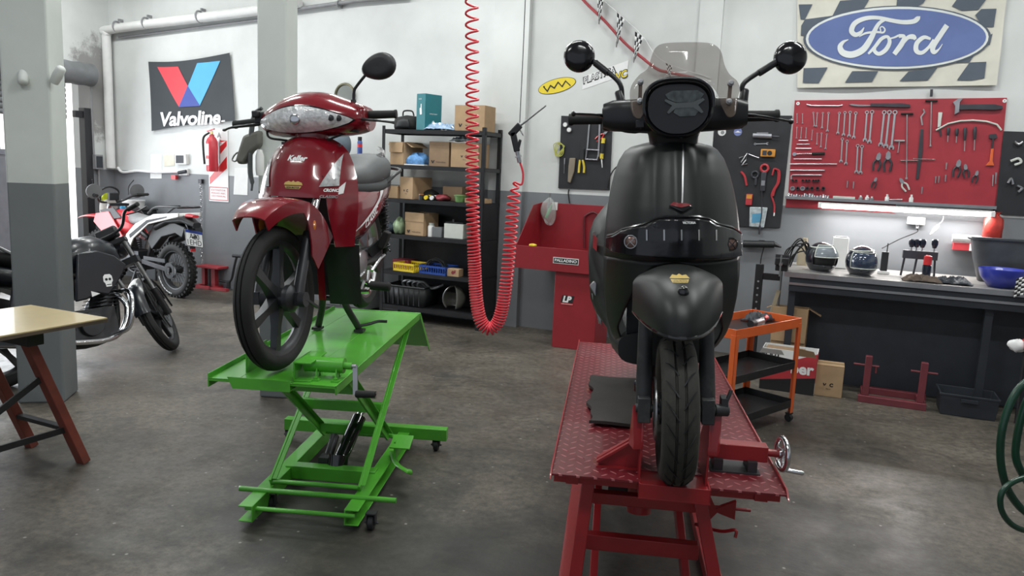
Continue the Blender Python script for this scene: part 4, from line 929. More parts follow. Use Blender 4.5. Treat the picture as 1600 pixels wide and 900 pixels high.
for k, (pts, m_) in enumerate(((([(930, 362), (938, 385), (945, 392), (950, 398)]), 'chrome_dull'), ([(932, 400), (940, 415), (948, 422)], 'chrome_dull'), ([(928, 440), (935, 470), (940, 505)], 'chrome_dull'))):
    mk('side_trim', MB().sweep(cr([s_y(*p, .84) + V3(-.006, 0, 0) for p in pts], 4), .007, 8), m_, sc, 'chrome trim on the flank')
mk('side_badge', MB().prism([(lambda q: (q.x-.004, q.z))(s_y(*p, .82)) for p in ((929, 366), (935, 372), (934, 392), (928, 386))], (0, .80, 0), X, ZZ, (0, .01, 0)), 'red_bright', sc)
mk('pillion_peg', MB().prism([(lambda q: (q.x, q.z))(s_y(*p, .80)) for p in ((921, 446), (928, 438), (938, 446), (940, 462), (930, 462))], (0, .78, 0), X, ZZ, (0, .08, 0)).prism([(lambda q: (q.x, q.z))(s_y(*p, .80)) for p in ((924, 458), (938, 462), (941, 510), (934, 500), (927, 474))], (0, .80, 0), X, ZZ, (0, .03, 0)), 'chrome_dull', sc, bevel=.004)
# ================================================================== black shelf rack and what stands on it
def rmesh(name, mb, m, label, cat, group=None, u=0, v=0, z=0, ang=0, **k):
    o = mk(name, mb, m, None, None, **k); place(o, room(u, v, z), ROOM_A+ang); return tag(o, label, cat, group)
SU0, SU1, SV0, SV1 = -4.33, -3.19, 6.62, 7.01
LEV = [.15, .505, .875, 1.235, 1.57, 1.915]
sh = rthing('shelf_rack', 'tall black steel shelf rack against the back wall', 'shelf', 0, 0, 0)
for u in (SU0, SU1-.035):
    for v in (SV0, SV1-.035): mk('post', MB().box2((u, v, 0), (u+.035, v+.003, 1.95)).box2((u if u == SU0 else u+.032, v, 0), ((u if u == SU0 else u+.032)+.003, v+.035, 1.95)), 'black_paint', sh)
for z in LEV:
    mk('shelf_board', MB().box2((SU0, SV0+.004, z-.004), (SU1, SV1, z)).box2((SU0, SV0+.003, z-.038), (SU1, SV0+.007, z+.002)).box2((SU0, SV1-.006, z-.038), (SU1, SV1-.003, z)).box2((SU0, SV0, z-.038), (SU0+.003, SV1, z)).box2((SU1-.003, SV0, z-.038), (SU1, SV1, z)), 'black_paint', sh)
mk('side_panel', MB().box2((SU1-.004, SV0+.04, .15), (SU1-.002, SV1-.04, 1.20)), 'black_paint', sh)
mk('back_panel', MB().box2((SU0+.04, SV1-.004, .12), (SU1-.04, SV1-.002, 1.22)), 'black_paint', sh)
def px_u(x, y, v): return on_v(x, y, v)[0]
def at(x0, x1, y, v): return on_v(x0, y, v)[0], on_v(x1, y, v)[0]
def logo_v(s=.03): return MB().join(poly([(-s, s*.8), (-s*.35, s*.8), (s*.05, -s*.3), (-s*.25, -s*.8), (-s*.35, -s*.8)])).join(poly([(s, s*.8), (s*.4, s*.8), (-.0*s, -s*.1), (s*.15, -s*.8), (s*.2, -s*.8)]))
def carton(label, x0, x1, ytop, level, v=6.68, depth=.24, ang=0.0, flaps='closed', mark=None, mat_='cardboard', mrow=.72, group=None):
    a, b = at(x0, x1, ytop, v); z0 = LEV[level] if isinstance(level, int) else level; h = on_v((x0+x1)/2, ytop, v)[1]-z0; w_ = b-a
    t = thing('cardboard_box', label, 'box', room((a+b)/2, v, z0+.001), ROOM_A+ang, group)
    m = MB()
    if flaps == 'closed':
        m.box2((-w_/2, 0, 0), (w_/2, depth, h)); m.box2((-w_/2, -.001, h), (w_/2, depth/2-.002, h+.003)); m.box2((-w_/2, depth/2+.002, h), (w_/2, depth, h+.003))
    else:
        for lo, hi in (((-w_/2, 0, 0), (w_/2, .004, h)), ((-w_/2, depth-.004, 0), (w_/2, depth, h)), ((-w_/2, 0, 0), (-w_/2+.004, depth, h)), ((w_/2-.004, 0, 0), (w_/2, depth, h)), ((-w_/2, 0, 0), (w_/2, depth, .004))): m.box2(lo, hi)
    mk('carton', m, mat_, t, bevel=.002)
    if flaps == 'open':
        mk('flap', MB().prism([(-w_/2, h), (w_/2, h), (w_/2-.005, h-.45*h), (-w_/2+.005, h-.45*h)], (0, -.012, 0), X, ZZ, (0, -.003, 0)), mat_, t)
        mk('flap', MB().prism([(0, h), (.09, h-.05), (.092, h-.047), (.001, h+.003)], (w_/2, .02, 0), X, ZZ, (0, depth-.04, 0)), mat_, t)
        mk('flap', MB().prism([(0, h), (-.05, h-.025), (-.052, h-.021), (-.001, h+.003)], (-w_/2, .02, 0), X, ZZ, (0, depth-.04, 0)), mat_, t)
    elif flaps == 'lip':
        mk('flap', MB().box2((-w_/2-.002, -.004, h*.62), (w_/2+.002, 0, h+.004)), mat_, t)
    if mark == 'V': mk('print', plane_map(logo_v(min(.02, w_*.1)), (-w_*.30, -.0012-(.0045 if flaps == 'lip' and mrow > .6 else 0), h*(1-mrow)), X, ZZ).join(flat_text('Valvoline', .022, (w_*.10, -.0012, h*(1-mrow)), X, ZZ, width=w_*.48)), 'black_ink', t, 'printed mark')
    if mark == 'VC': mk('print', plane_map(logo_v(.013), (-.028, -.0012, h*(1-mrow)), X, ZZ).join(flat_text('C', .035, (.018, -.0012, h*(1-mrow)), X, ZZ, bold=.002)).join(flat_text('filtros', .014, (0, -.0012, h*(1-mrow)-.03), X, ZZ)), 'black_ink', t, 'printed mark')
    mk('packing_tape', MB().box2((-w_/2-.0005, depth*.5-.025, h+.0028), (w_/2+.0005, depth*.5+.025, h+.0036)), mat('tape', (.38, .27, .15), .25), t) if flaps == 'closed' else None
    return t
carton('closed brown cardboard box at the right end of the top shelf', 711, 758, 165, 5, mark='V', mrow=.78)
carton('brown cardboard box with open flaps on the second shelf from the top', 607, 634, 222, 4, flaps='open', depth=.26, ang=-.28)
carton('brown paper-faced box in the middle of the second shelf', 671, 702, 222, 4, mark='V', mat_='cardboard_dark', mrow=.82)
carton('brown box right of the middle box on the second shelf', 705, 748, 224, 4, mark='VC', mrow=.55)
carton('tall brown box at the left of the third shelf', 622, 648, 277, 3, mark='VC', ang=-.30, depth=.26, mrow=.62)
carton('small brown box at the far left end of the third shelf', 606, 621, 291, 3, depth=.15)
carton('brown box with taped lip on the fourth shelf', 632, 664, 333, 2, flaps='lip', mark='V', mrow=.84, ang=-.15)
carton('low pale box at the right end of the third shelf', 726, 758, 311, 3, depth=.15)
carton('plastic-wrapped brown box behind the green tub on the third shelf', 692, 722, 292, 3, v=6.80, depth=.15, mat_='cardboard_dark')
mat('white_metal', (.60, .62, .57), .5, var=.06)
def upx(x0, x1, y, v=6.68): a, b = at(x0, x1, y, v); return (a+b)/2, b-a
# white box, jars, tubs
u, w_ = upx(694, 724, 350); t = rthing('battery_box', 'white square box on the fourth shelf', 'box', u, 6.68, LEV[2]+.001)
mk('case', MB().box2((-w_/2, 0, 0), (w_/2, .18, .145)), 'white_metal', t, bevel=.004); mk('lid', MB().box2((-w_/2+.01, .01, .145), (w_/2-.01, .17, .16)).tube((-.03, .06, .16), (-.03, .06, .185), .015), 'black_plastic', t)
u, w_ = upx(664, 678, 355); t = rthing('jar', 'white plastic jar beside the lipped box on the fourth shelf', 'jar', u, 6.72, LEV[2]+.001)
mk('body', MB().lathe([(0, 0), (.035, 0), (.036, .10), (.025, .115), (0, .115)]), 'paper', t); mk('lid', MB().lathe([(0, .11), (.027, .11), (.027, .135), (0, .135)]), 'white_metal', t)
u, w_ = upx(675, 690, 355); rmesh('small_carton', MB().box2((-w_/2, 0, 0), (w_/2, .10, .10)), 'grey_plastic', 'small dark grey carton next to the white jar', 'box', None, u, 6.68, LEV[2]+.001, bevel=.003)
# teal box on top
mat('teal', (.015, .17, .20), .5, var=.06)
a, b = at(653, 675, 150, 6.70); zt = on_v(660, 147, 6.70)[1]
t = thing('tool_carton', 'teal box with a bottle picture on the top shelf', 'box', room(a, 6.68, LEV[5]+.001), ROOM_A-.30)
H_ = zt-LEV[5]; mk('carton', MB().box2((0, 0, 0), (.125, .22, H_)), 'teal', t, bevel=.002)
mk('print', MB().prism(rrect(.03, .065, .008), (.062, -.001, H_*.52), (.98, 0, .1), (-.1, 0, 1), (0, -.0006, 0)).box((.066, -.0012, H_*.52+.05), (.012, .001, .04)).join(flat_text('MAKITA'[:0]+'tools', .02, (.05, -.0015, H_*.86), X, ZZ)), 'white_ink', t, 'white printed bottle')
mk('side_print', flat_text('compressor', .022, (.1265, .11, H_*.45), Y, ZZ).join(plane_map(poly(ellipse(.018, .026)), (.1265, .11, H_*.2), Y, ZZ)), 'white_ink', t)
# black bag, blue plastic
def blob(fn, n=24, m=14):                            # lumpy closed surface
    rings = []
    for i in range(m+1):
        th = min(max(PI*i/m, .03), PI-.03); rings.append([fn(th, 2*PI*k/n) for k in range(n)])
    return MB().ring(rings)
def lump(rx, ry, rz, amp=.12, f=3, seed=0, flat=True):
    def fn(th, ph):
        q = 1+amp*(math.sin(f*ph+seed)*math.sin(2*th+seed)+.6*math.sin((f+2)*ph-seed*2+th*3))
        z = -rz*math.cos(th)*q
        return V3(rx*math.sin(th)*math.cos(ph)*q, ry*math.sin(th)*math.sin(ph)*q, max(z, -rz*.8) if flat else z)
    return blob(fn)
def soft(name, label, cat, m, px0, px1, y, level, rz, ry=.1, v=6.75, amp=.12, f=3, seed=1.0):
    u, w_ = upx(px0, px1, y, v); z = LEV[level] if isinstance(level, int) else level
    return rmesh(name, lump(w_/2, ry, rz, amp, f, seed), m, label, cat, None, u, v, z+rz*.8, smooth=60)
t = rthing('tool_bag', 'black cloth bag with a carry handle on the top shelf', 'bag', upx(620, 655, 185, 6.8)[0], 6.80, LEV[5]+.001)
rows = [(-.13, .05, 0, .09), (-.11, .08, 0, .13), (.0, .09, 0, .15), (.10, .085, 0, .14), (.13, .05, 0, .09)]
mk('body', MB().ring([[V3(p.y, p.x, p.z) for p in sect(*r)] for r in rows]), 'rubber', t, smooth=60)
mk('handle', MB().sweep(cr([(-.06, 0, .145), (-.04, -.01, .19), (.05, -.01, .19), (.07, 0, .145)], 5), .008, 6), 'rubber', t)
mk('pocket', MB().ring([[V3(p.y*.55, p.x*.25-.085, p.z*.6+.02) for p in sect(*r)] for r in rows]), 'black_plastic', t, smooth=60)
mat('blue_sheet', (.30, .42, .58), .25, var=.25, scale=30, coat=.3); mat('clear_sheet', (.45, .50, .52), .2, var=.3, scale=30, coat=.4); mat('green_sheet', (.30, .40, .25), .3, var=.3, scale=30)
def crump(w_, d, h, seed, n=14):
    rnd = random.Random(seed)
    g = [[rnd.random() for _ in range(n+1)] for _ in range(n+1)]
    def fn(a, b):
        i, j = int(round(a*n)), int(round(b*n)); e = min(1, 4*min(a, 1-a)+.25)*min(1, 4*min(b, 1-b)+.25)
        return V3((a-.5)*w_*(1+.15*g[j][i]), (b-.5)*d*(1+.2*g[i][n-j]), h*e*(.35+.75*g[i][j]))
    return MB().sheet(fn, n, n)
u, w_ = upx(668, 712, 200, 6.72); rmesh('plastic_bag', crump(w_, .2, .07, 3), 'blue_sheet', 'crumpled pale blue plastic bag on the top shelf', 'bag', None, u, 6.75, LEV[5]+.004, smooth=25, solid=.002)
u, w_ = upx(703, 735, 218, 6.72); rmesh('plastic_wrap', crump(w_, .16, .05, 5), 'clear_sheet', 'clear plastic wrap lying on the box on the second shelf', 'wrap', None, u, 6.80, on_v(720, 222, 6.7)[1]+.006, smooth=25, solid=.002)
t = soft('blue_cloth', 'light blue gloves bundled beside the open box on the second shelf', 'gloves', mat('glove_blue', (.12, .30, .60), .6, var=.25, scale=40), 637, 671, 243, 4, .065, seed=2.2, amp=.2, f=4)
u, w_ = upx(633, 664, 255, 6.66); rmesh('magazine', MB().box((0, .05, .006), (w_, .14, .012)), 'paper', 'thin white booklet under the blue gloves', 'booklet', None, u, 6.66, LEV[4]+.001, bevel=.001)
# third shelf small goods
u, w_ = upx(653, 664, 305); t = rthing('tape_roll', 'small dark grey tin on the third shelf', 'tin', u, 6.68, LEV[3]+.001); mk('can', MB().lathe([(0, 0), (.028, 0), (.028, .05), (0, .05)], n=20), 'dark_steel', t); mk('lid', MB().lathe([(0, .05), (.026, .05), (.026, .058), (0, .058)], n=20), 'amber', t)
for px, lab, m_, m2 in ((668, 'black spray can with yellow label lying left on the third shelf', 'black_plastic', 'yellow'), (677, 'black and white spray can lying next to the yellow labelled one', 'black_plastic', 'white_ink')):
    u, _ = upx(px-6, px+6, 305); t = rthing('spray_can', lab, 'can', u, 6.66, LEV[3]+.027)
    mk('can', MB().lathe([(0, 0), (.024, 0), (.025, .01), (.025, .12), (.018, .135), (0, .135)], (0, 0, 0), (0, 1, 0), 18), m_, t); mk('label_band', MB().lathe([(.0255, .03), (.0255, .09), (.025, .09), (.025, .03)], (0, 0, 0), (0, 1, 0), 18, closed=True), m2, t); mk('cap', MB().lathe([(0, -.02), (.02, -.02), (.022, 0), (0, 0)], (0, 0, 0), (0, 1, 0), 18), m2, t)
soft('red_pouch', 'dark red pouch on the third shelf', 'pouch', mat('pouch_red', (.22, .03, .04), .5, var=.2), 682, 703, 310, 3, .035, seed=.3)
u, w_ = upx(705, 727, 310); t = rthing('plastic_tub', 'green plastic tub on the third shelf', 'tub', u, 6.72, LEV[3]+.001)
mat('green_tub', (.16, .30, .10), .35, var=.1); mk('tub', MB().lathe([(0, 0), (.045, 0), (.055, .055), (.06, .058), (.058, .06), (.052, .056), (.043, .004), (0, .004)], n=24), 'green_tub', t); mk('lid', MB().lathe([(0, .058), (.062, .058), (.062, .066), (.03, .07), (0, .07)], n=24), 'green_tub', t)
soft('black_pouch', 'black pouch behind the spray cans on the third shelf', 'pouch', 'rubber', 662, 684, 298, 3, .055, v=6.85, seed=4)
# fourth shelf left
soft('green_bag', 'pale green plastic bag left of the lipped box on the fourth shelf', 'bag', 'green_sheet', 617, 634, 350, 2, .085, seed=1.7, amp=.18)
soft('black_sack', 'dark blue sack at the left end of the fourth shelf', 'bag', mat('sack_blue', (.03, .045, .06), .7), 602, 622, 355, 2, .06, seed=3.1, amp=.15)
# crates
def crate(label, x0, x1, ytop, level, m, h, ang=0, depth=.24, v=6.64):
    u, w_ = upx(x0, x1, ytop, v); t = thing('plastic_crate', label, 'crate', room(u, v, LEV[level]+.001), ROOM_A+ang)
    b = MB().box2((-w_/2, 0, 0), (w_/2, depth, .006)); 
    for z in (0, h-.02): b.box2((-w_/2-.003, -.004, z), (w_/2+.003, .003, z+.02)).box2((-w_/2-.003, depth-.003, z), (w_/2+.003, depth+.004, z+.02)).box2((-w_/2-.004, 0, z), (-w_/2+.003, depth, z+.02)).box2((w_/2-.003, 0, z), (w_/2+.004, depth, z+.02))
    n = 11
    for k in range(n+1):
        x = -w_/2+w_*k/n
        for y in (0, depth): b.box((x, y, h/2), (.007, .005, h-.02))
    for k in range(9):
        y = depth*k/8
        for x in (-w_/2, w_/2): b.box((x, y, h/2), (.005, .007, h-.02))
    mk('basket', b, m, t); return t, w_, depth, h
mat('crate_blue', (.015, .06, .30), .45, var=.1)
crate('yellow slatted plastic crate on the fifth shelf', 614, 648, 402, 1, 'yellow', .085, ang=-.12)
crate('blue slatted plastic crate on the fifth shelf', 655, 697, 406, 1, 'crate_blue', .085, ang=-.08)
mb = MB()
rnd = random.Random(5)
for k in range(7):
    u0 = -.11+.05*rnd.random(); mb.sweep(cr([(u0, .04+.02*k, 0), (u0+.05, .05+.02*k, .03+.04*rnd.random()), (u0+.14, .08+.015*k, .02+.03*rnd.random()), (u0+.2, .05+.02*k, 0)], 5), .006, 6)
u, _ = upx(655, 697, 406); rmesh('cable_bundle', mb, 'rubber', 'tangle of black cables piled in the blue crate', 'cables', None, u, 6.64, LEV[1]+.078)
u, w_ = upx(702, 720, 413); t = rthing('parts_carton', 'small printed box at the right end of the fifth shelf', 'box', u, 6.64, LEV[1]+.001)
mk('carton', MB().box2((-w_/2, 0, 0), (w_/2, .1, .075)), 'cardboard', t, bevel=.002); mk('print', plane_map(poly(ellipse(.018, .018)), (0, -.001, .04), X, ZZ).join(plane_map(poly(ellipse(.007, .018)), (.022, -.0015, .05), X, ZZ)), 'pouch_red', t, 'dark red round print')
u, w_ = upx(614, 633, 389, 6.8); rmesh('red_folder', MB().box((0, 0, .045), (w_+.05, .18, .09)), 'pouch_red', 'flat dark red case behind the yellow crate', 'case', None, u, 6.92, LEV[1]+.001, bevel=.004)
# bottom shelf
u, w_ = upx(600, 664, 470, 6.66); t = rthing('storage_bin', 'long black plastic bin on the bottom shelf', 'bin', u, 6.64, LEV[0]+.001)
mb = MB().ring([[V3(x*(w_/2-.02), y*.31+.01, 0) for x, y in ((-1, 0), (1, 0), (1, 1), (-1, 1))], [V3(x*(w_/2), y*.33, .20) for x, y in ((-1, 0), (1, 0), (1, 1), (-1, 1))]], caps=False).box((0, .165, .004), (w_-.06, .29, .006))
bo = mk('bin', mb, 'black_plastic', t, solid=.005); mb = MB().sweep([(-w_/2, 0, .2), (w_/2, 0, .2), (w_/2, .33, .2), (-w_/2, .33, .2)], .010, 6, closed=True)
for k in range(7): mb.box((-w_/2+.06+k*(w_-.12)/6, .006, .10), (.012, .012, .17))
mk('rim', mb, 'black_plastic', bo)
mat('silver_hose', (.35, .36, .37), .35, .6)
mb = MB()
for k in range(4): mb.sweep(cr([(-.08+.1*k*.5, .1, 0), (-.10+.12*k*.5, .04, .09), (.0+.1*k*.5, .03, .12), (.06+.1*k*.5, .10, .05), (.13+.06*k, .16, .03+.02*k)], 5), .013, 8)
rmesh('cable_coil', mb, 'silver_hose', 'grey cable loops lying in the long black bin', 'cables', None, u+.04, 6.68, LEV[0]+.14)
def helmet_shell(R=.125, vis=True, sx=1.0):
    def fn(a, b):
        th = PI*(.02+.74*a); ph = 2*PI*b; r = R*(1+.04*math.cos(2*ph)); return V3(r*math.sin(th)*math.cos(ph)*.9*sx, r*1.12*math.sin(th)*math.sin(ph), R*1.02+R*1.05*math.cos(th))
    return fn
u, w_ = upx(685, 722, 475); t = rthing('old_helmet', 'dusty grey open-face helmet on the bottom shelf', 'helmet', u, 6.76, LEV[0]+.001)
fn = helmet_shell(.12)
mb = MB().sheet(lambda a, b: fn(a, (-.12+.74*b)), 16, 30)
mk('shell', mb, mat('dusty_grey', (.13, .125, .11), .6, var=.25, dirt=(.3, .28, .24)), t, solid=.012); mk('lining', MB().sheet(lambda a, b: fn(a, (-.12+.74*b))*.93, 12, 24), 'rubber', t)
mk('edge_trim', MB().sweep([fn(1, -.12+.74*k/24) for k in range(25)] + [fn(1-k/8, .62) for k in range(1, 8)], .006, 6), 'steel', t)
# cabinet hidden behind the red motorcycle with what stands on it
t = rthing('tool_cabinet', 'grey steel cabinet mostly hidden behind the red motorcycle', 'cabinet', -4.86, 6.70, 0)
zc = on_v(545, 243, 6.8)[1]
mk('body', MB().box2((-.28, 0, .03), (.28, .36, zc)), 'grey_plastic', t, bevel=.005)
for s in (-1, 1):
    d = mk('door', MB().box2((.005 if s > 0 else -.275, -.018, .06), (.275 if s > 0 else -.005, 0, zc-.03)), 'grey_plastic', t, bevel=.003); mk('handle', MB().box2((s*.03-.008, -.03, .7), (s*.03+.008, -.018, .85)), 'steel', d)
u = px_u(524, 215, 6.8); rmesh('cloth_cover', lump(.15, .12, .14, .06, 2, 1.2), mat('cloth_slate', (.12, .15, .18), .85, var=.1), 'slate grey cloth bundle on the cabinet behind the red motorcycle', 'cloth', None, u, 6.86, zc+.113, smooth=60)
u, z = on_v(562, 240, 6.8); t = rthing('spray_can', 'blue and black spray can standing on the cabinet behind the seat', 'can', u, 6.80, zc+.001)
hh = on_v(562, 214, 6.8)[1]-zc; mk('can', MB().lathe([(0, 0), (.026, 0), (.027, .01), (.027, hh*.72), (.02, hh*.8), (0, hh*.8)], n=20), mat('can_blue', (.05, .09, .30), .35), t); mk('label_band', MB().lathe([(.0275, hh*.45), (.0275, hh*.62), (.027, hh*.62), (.027, hh*.45)], n=20, closed=True), 'red_bright', t); mk('cap', MB().lathe([(0, hh*.8), (.022, hh*.8), (.022, hh), (0, hh)], n=20), 'black_plastic', t)
# round wall mirror
u, z = on_v(537, 149, 7.05); t = rthing('wall_mirror', 'round mirror with a worn bronze rim on the wall behind the red motorcycle', 'mirror', u, WALL_V-.012, z)
mk('glass', MB().lathe([(0, .0), (.115, 0), (.115, -.01), (0, -.01)], (0, 0, 0), (0, -1, 0), 48), mat('mirror_glass', (.75, .78, .76), .06, 1.0, var=.03), t)
mk('rim', MB().torus((0, -.004, 0), (0, 1, 0), .122, .014, 48, 10), mat('bronze', (.16, .15, .10), .45, .5, var=.3, scale=30), t)
# ------------------------------------------------------------------ red parts washer
mat('washer_red', (.26, .014, .022), .45, var=.06, coat=.15)
PWV = 6.36; t = rthing('parts_washer', 'dark red steel parts washer sink on a pedestal', 'sink', 0, 0, 0)
u0, zt = on_v(806, 378, PWV); u1 = u0+.98; zf0 = on_v(806, 418, PWV)[1]; zf = on_v(870, 388, PWV)[1]
zb = on_v(845, 316, 6.95)[1]; VB = 6.96
tray = MB().box2((u0, PWV, zf0), (u1, PWV+.006, zf)).box2((u0, PWV, zf0), (u1, VB, zf0+.006)).box2((u0, VB-.006, zf0), (u1, VB, zb)).prism([(PWV, zf0), (VB, zf0), (VB, zb), (PWV+.38, zb-.02), (PWV, zf)], (u0, 0, 0), Y, ZZ, (.006, 0, 0)).prism([(PWV, zf0), (VB, zf0), (VB, zb), (PWV+.38, zb-.02), (PWV, zf)], (u1-.006, 0, 0), Y, ZZ, (.006, 0, 0))
tr = mk('tray', tray, 'washer_red', t, bevel=.002)
pu0 = on_v(866, 480, PWV+.06)[0]
mk('pedestal', MB().box2((pu0, PWV+.04, 0), (pu0+.40, PWV+.42, zf0)), 'washer_red', t, bevel=.004)
uc, zc_ = on_v(884, 408, PWV-.002); w_ = on_v(904, 408, PWV)[0]-on_v(864, 408, PWV)[0]
pt = mk('name_plate', MB().box((uc, PWV-.001, zc_), (w_, .002, .055)), 'white_ink', tr, 'white bordered name plate'); mk('plate_face', MB().box((uc, PWV-.0025, zc_), (w_-.012, .002, .043)), 'black_ink', pt); mk('lettering', flat_text('PALLADINO', .034, (uc, PWV-.0045, zc_+.002), X, ZZ, bold=.001, width=w_*.86), 'white_ink', pt)
uc, zc_ = on_v(886, 468, PWV+.035)
pt = mk('sticker', MB().prism([(-.062, -.03), (.05, -.03), (.065, .035), (-.045, .035)], (uc, PWV+.039, zc_), X, ZZ, (0, -.001, 0)), 'black_ink', t, 'black sticker'); mk('lettering', flat_text('LP', .075, (uc, PWV+.036, zc_+.002), X, ZZ, bold=.004, shear=.2), 'white_ink', pt); mk('sticker_line', MB().box((uc, PWV+.038, zc_-.042), (.115, .002, .012)), 'red_bright', pt); mk('sticker_lettering', flat_text('LUBRICANTES PREMIUM', .012, (uc, PWV+.0365, zc_-.042), X, ZZ, width=.105), 'white_ink', pt)
c = [on_v(*p, VB-.03) for p in ((913, 388), (913, 345), (917, 336), (928, 332), (940, 340))]
mk('spout_hose', MB().sweep(cr([(a, VB-.03, z) for a, z in c], 5), .012, 8), mat('hose_dark', (.10, .01, .015), .5), t)
# bag of bottles clipped on its back edge
u, z = on_v(856, 330, 6.85)
t = rthing('clear_bag', 'clear plastic bag of green bottles hanging in the red sink', 'bag', u, 6.88, z)
mk('film', lump(.075, .04, .12, .12, 3, .6, False), mat('film', (.55, .58, .56), .15, var=.2, alpha=.35, scale=40), t, smooth=60)
mk('bottle', MB().lathe([(0, -.07), (.016, -.07), (.017, .02), (.006, .04), (.006, .07), (0, .07)], (0, 0, 0), (.35, 0, .9), 12), mat('bottle_green', (.15, .45, .22), .3), t)
mk('bottle', MB().lathe([(0, -.02), (.016, -.02), (.017, .06), (.008, .08), (.008, .15), (0, .15)], (-.01, .01, .02), (.05, 0, 1), 12), 'grey_plastic', t)
u, z = on_v(867, 322, VB-.01); rmesh('paper_tag', MB().box((0, 0, 0), (.055, .003, .075)), 'paper', 'white paper tag at the top of the red sink', 'tag', None, u, VB-.012, z)
rmesh('yellow_rag', lump(.035, .012, .012, .3, 4, 1), 'yellow', 'small yellow rag on the rim of the red sink', 'rag', None, on_v(832, 384, PWV)[0], PWV+.010, on_v(832, 384, PWV)[1]+.004)
# ------------------------------------------------------------------ red coiled air hose with blow gun
HY = 3.0
pth = [on_y(*p, HY) for p in ((737, -95), (737, -10), (737.5, 60), (738, 130), (738, 200), (738, 270), (739, 340), (741, 400), (743, 450), (746, 480), (752, 503), (764, 514), (777, 505), (785, 480), (791, 440), (796, 390), (801, 330), (806, 284))]
C_ = cr(pth, 40); 
L_ = [0.0]
for a, b in zip(C_, C_[1:]): L_.append(L_[-1]+(b-a).length)
tot = L_[-1]
def along(s):
    import bisect
    i = min(max(bisect.bisect(L_, s)-1, 0), len(C_)-2); f = (s-L_[i])/max(L_[i+1]-L_[i], 1e-9); return C_[i]*(1-f)+C_[i+1]*f, (C_[min(i+2, len(C_)-1)]-C_[max(i-1, 0)]).normalized()
pts = []; ph = 0.0; s = 0.0
def pitch(s):
    f = s/tot
    if f < .25: return .050 - .016*f/.25
    if f < .50: return .034 - .016*(f-.25)/.25
    if f < .58: return .018 - .007*(f-.50)/.08
    if f < .76: return .011
    return .011 + .018*(f-.76)/.24
while s < tot:
    p, d = along(s); x_ = V3(0, 1, 0); y_ = d.cross(x_).normalized(); r = .0235 if s/tot < .97 else .0235*(1-(s/tot-.97)/.03*.7)
    pts.append(p + x_*(r*math.cos(ph)) + y_*(r*math.sin(ph))); ph += 2*PI/14; s += pitch(s)/14
gun0 = on_y(806, 284, HY)
pts += cr([pts[-1], on_y(815, 288, HY), on_y(817, 270, HY), on_y(812, 252, HY)], 5)[1:]
mat('hose_red', (.86, .055, .08), .35, var=.04, coat=.3)
t = thing('air_hose', 'bright red coiled air hose looping down between the two motorcycles', 'hose', pth[9]); M = T(*(-pth[9]))
mk('coil', MB().sweep(pts, .0042, 7).xf(M), 'hose_red', t, smooth=80)
mk('hose_fitting', MB().tube(on_y(812, 254, HY), on_y(808, 236, HY), .009, n=10).tube(on_y(810, 246, HY), on_y(809.5, 243, HY), .013, n=6).xf(M), 'steel', t)
def gp_(x, y): return on_y(x, y, HY)
g = thing('blow_gun', 'black air blow gun hanging on a wire above the red hose', 'blow gun', gp_(808, 236)); M = T(*(-gp_(808, 236)))
mb = MB().bar(gp_(808, 237), gp_(801, 206), .024, .020, up=(0, 1, 0)).bar(gp_(797, 212), gp_(813, 195), .026, .020, up=(0, 1, 0)).bar(gp_(808, 238), gp_(813, 218), .012, .016, up=(0, 1, 0))
gb = mk('gun_body', mb.xf(M), 'black_plastic', g, bevel=.004)
mk('nozzle', MB().tube(gp_(812, 197), gp_(853, 165), .0042, .003, n=8).xf(M), 'steel', g)
mk('trigger', MB().sweep([gp_(811, 200), gp_(815, 207), gp_(818, 212)], .003, 6).xf(M), 'steel', g)
mk('hanging_wire', MB().sweep([gp_(812, 192), gp_(817, 90), gp_(825, -100)], .0016, 6).xf(M), 'dark_steel', g)
# ================================================================== back wall, right half: banners, tool boards, workbench
WV = WALL_V
def wp(px, py, v=WV): u, z = on_v(px, py, v); return V3(u, v, z)
def board(name, label, corners, m, t=.018, holes=0):
    q = [wp(*c) for c in corners]; b = MB().prism([(p.x, p.z) for p in q], (0, WV-t, 0), X, ZZ, (0, t-.001, 0))
    o = mk(name, b, m, bevel=.002); place(o, (0, 0, 0), ROOM_A); return tag(o, label, 'board')
mat('board_red', (.36, .028, .04), .4, var=.08, coat=.2); mat('board_black', (.018, .019, .023), .55, var=.2)
rb = board('tool_board', 'large red tool board full of wrenches above the workbench', [(1242, 157), (1573, 153), (1556, 322), (1231, 313)], 'board_red')
bl = board('tool_board', 'black tool board left of the scooter with a hacksaw on it', [(878, 181), (958, 184), (953, 297), (873, 294)], 'board_black')
br_ = board('tool_board', 'black tool board behind the scooter mirror with clamp meters on it', [(1118, 179), (1238, 181), (1219, 356), (1104, 352)], 'board_black')
bx = board('tool_board', 'black tool board at the right edge of the picture', [(1566, 205), (1660, 208), (1652, 340), (1551, 335)], 'board_black')
# washers holding the red board
for px, py in ((1247, 162), (1569, 158)): mk('washer', MB().lathe([(.004, 0), (.014, 0), (.014, -.004), (.004, -.004)], (wp(px, py).x, WV-.018, wp(px, py).z), (0, 1, 0), 20), 'white_ink', rb)
BF = WV-.019                                         # face of the boards
def tl(name, label, cat, px, py, group=None, off=0.0):
    u, z = on_v(px, py, BF); return thing(name, label, cat, room(u, BF-off, z), ROOM_A, group)
def loc(t): return T(*(-V3(0, 0, 0)))
def tpx(px0, py0, px, py):                            # vector in board space between two photograph points
    a = on_v(px0, py0, BF); b = on_v(px, py, BF); return V3(b[0]-a[0], 0, b[1]-a[1])
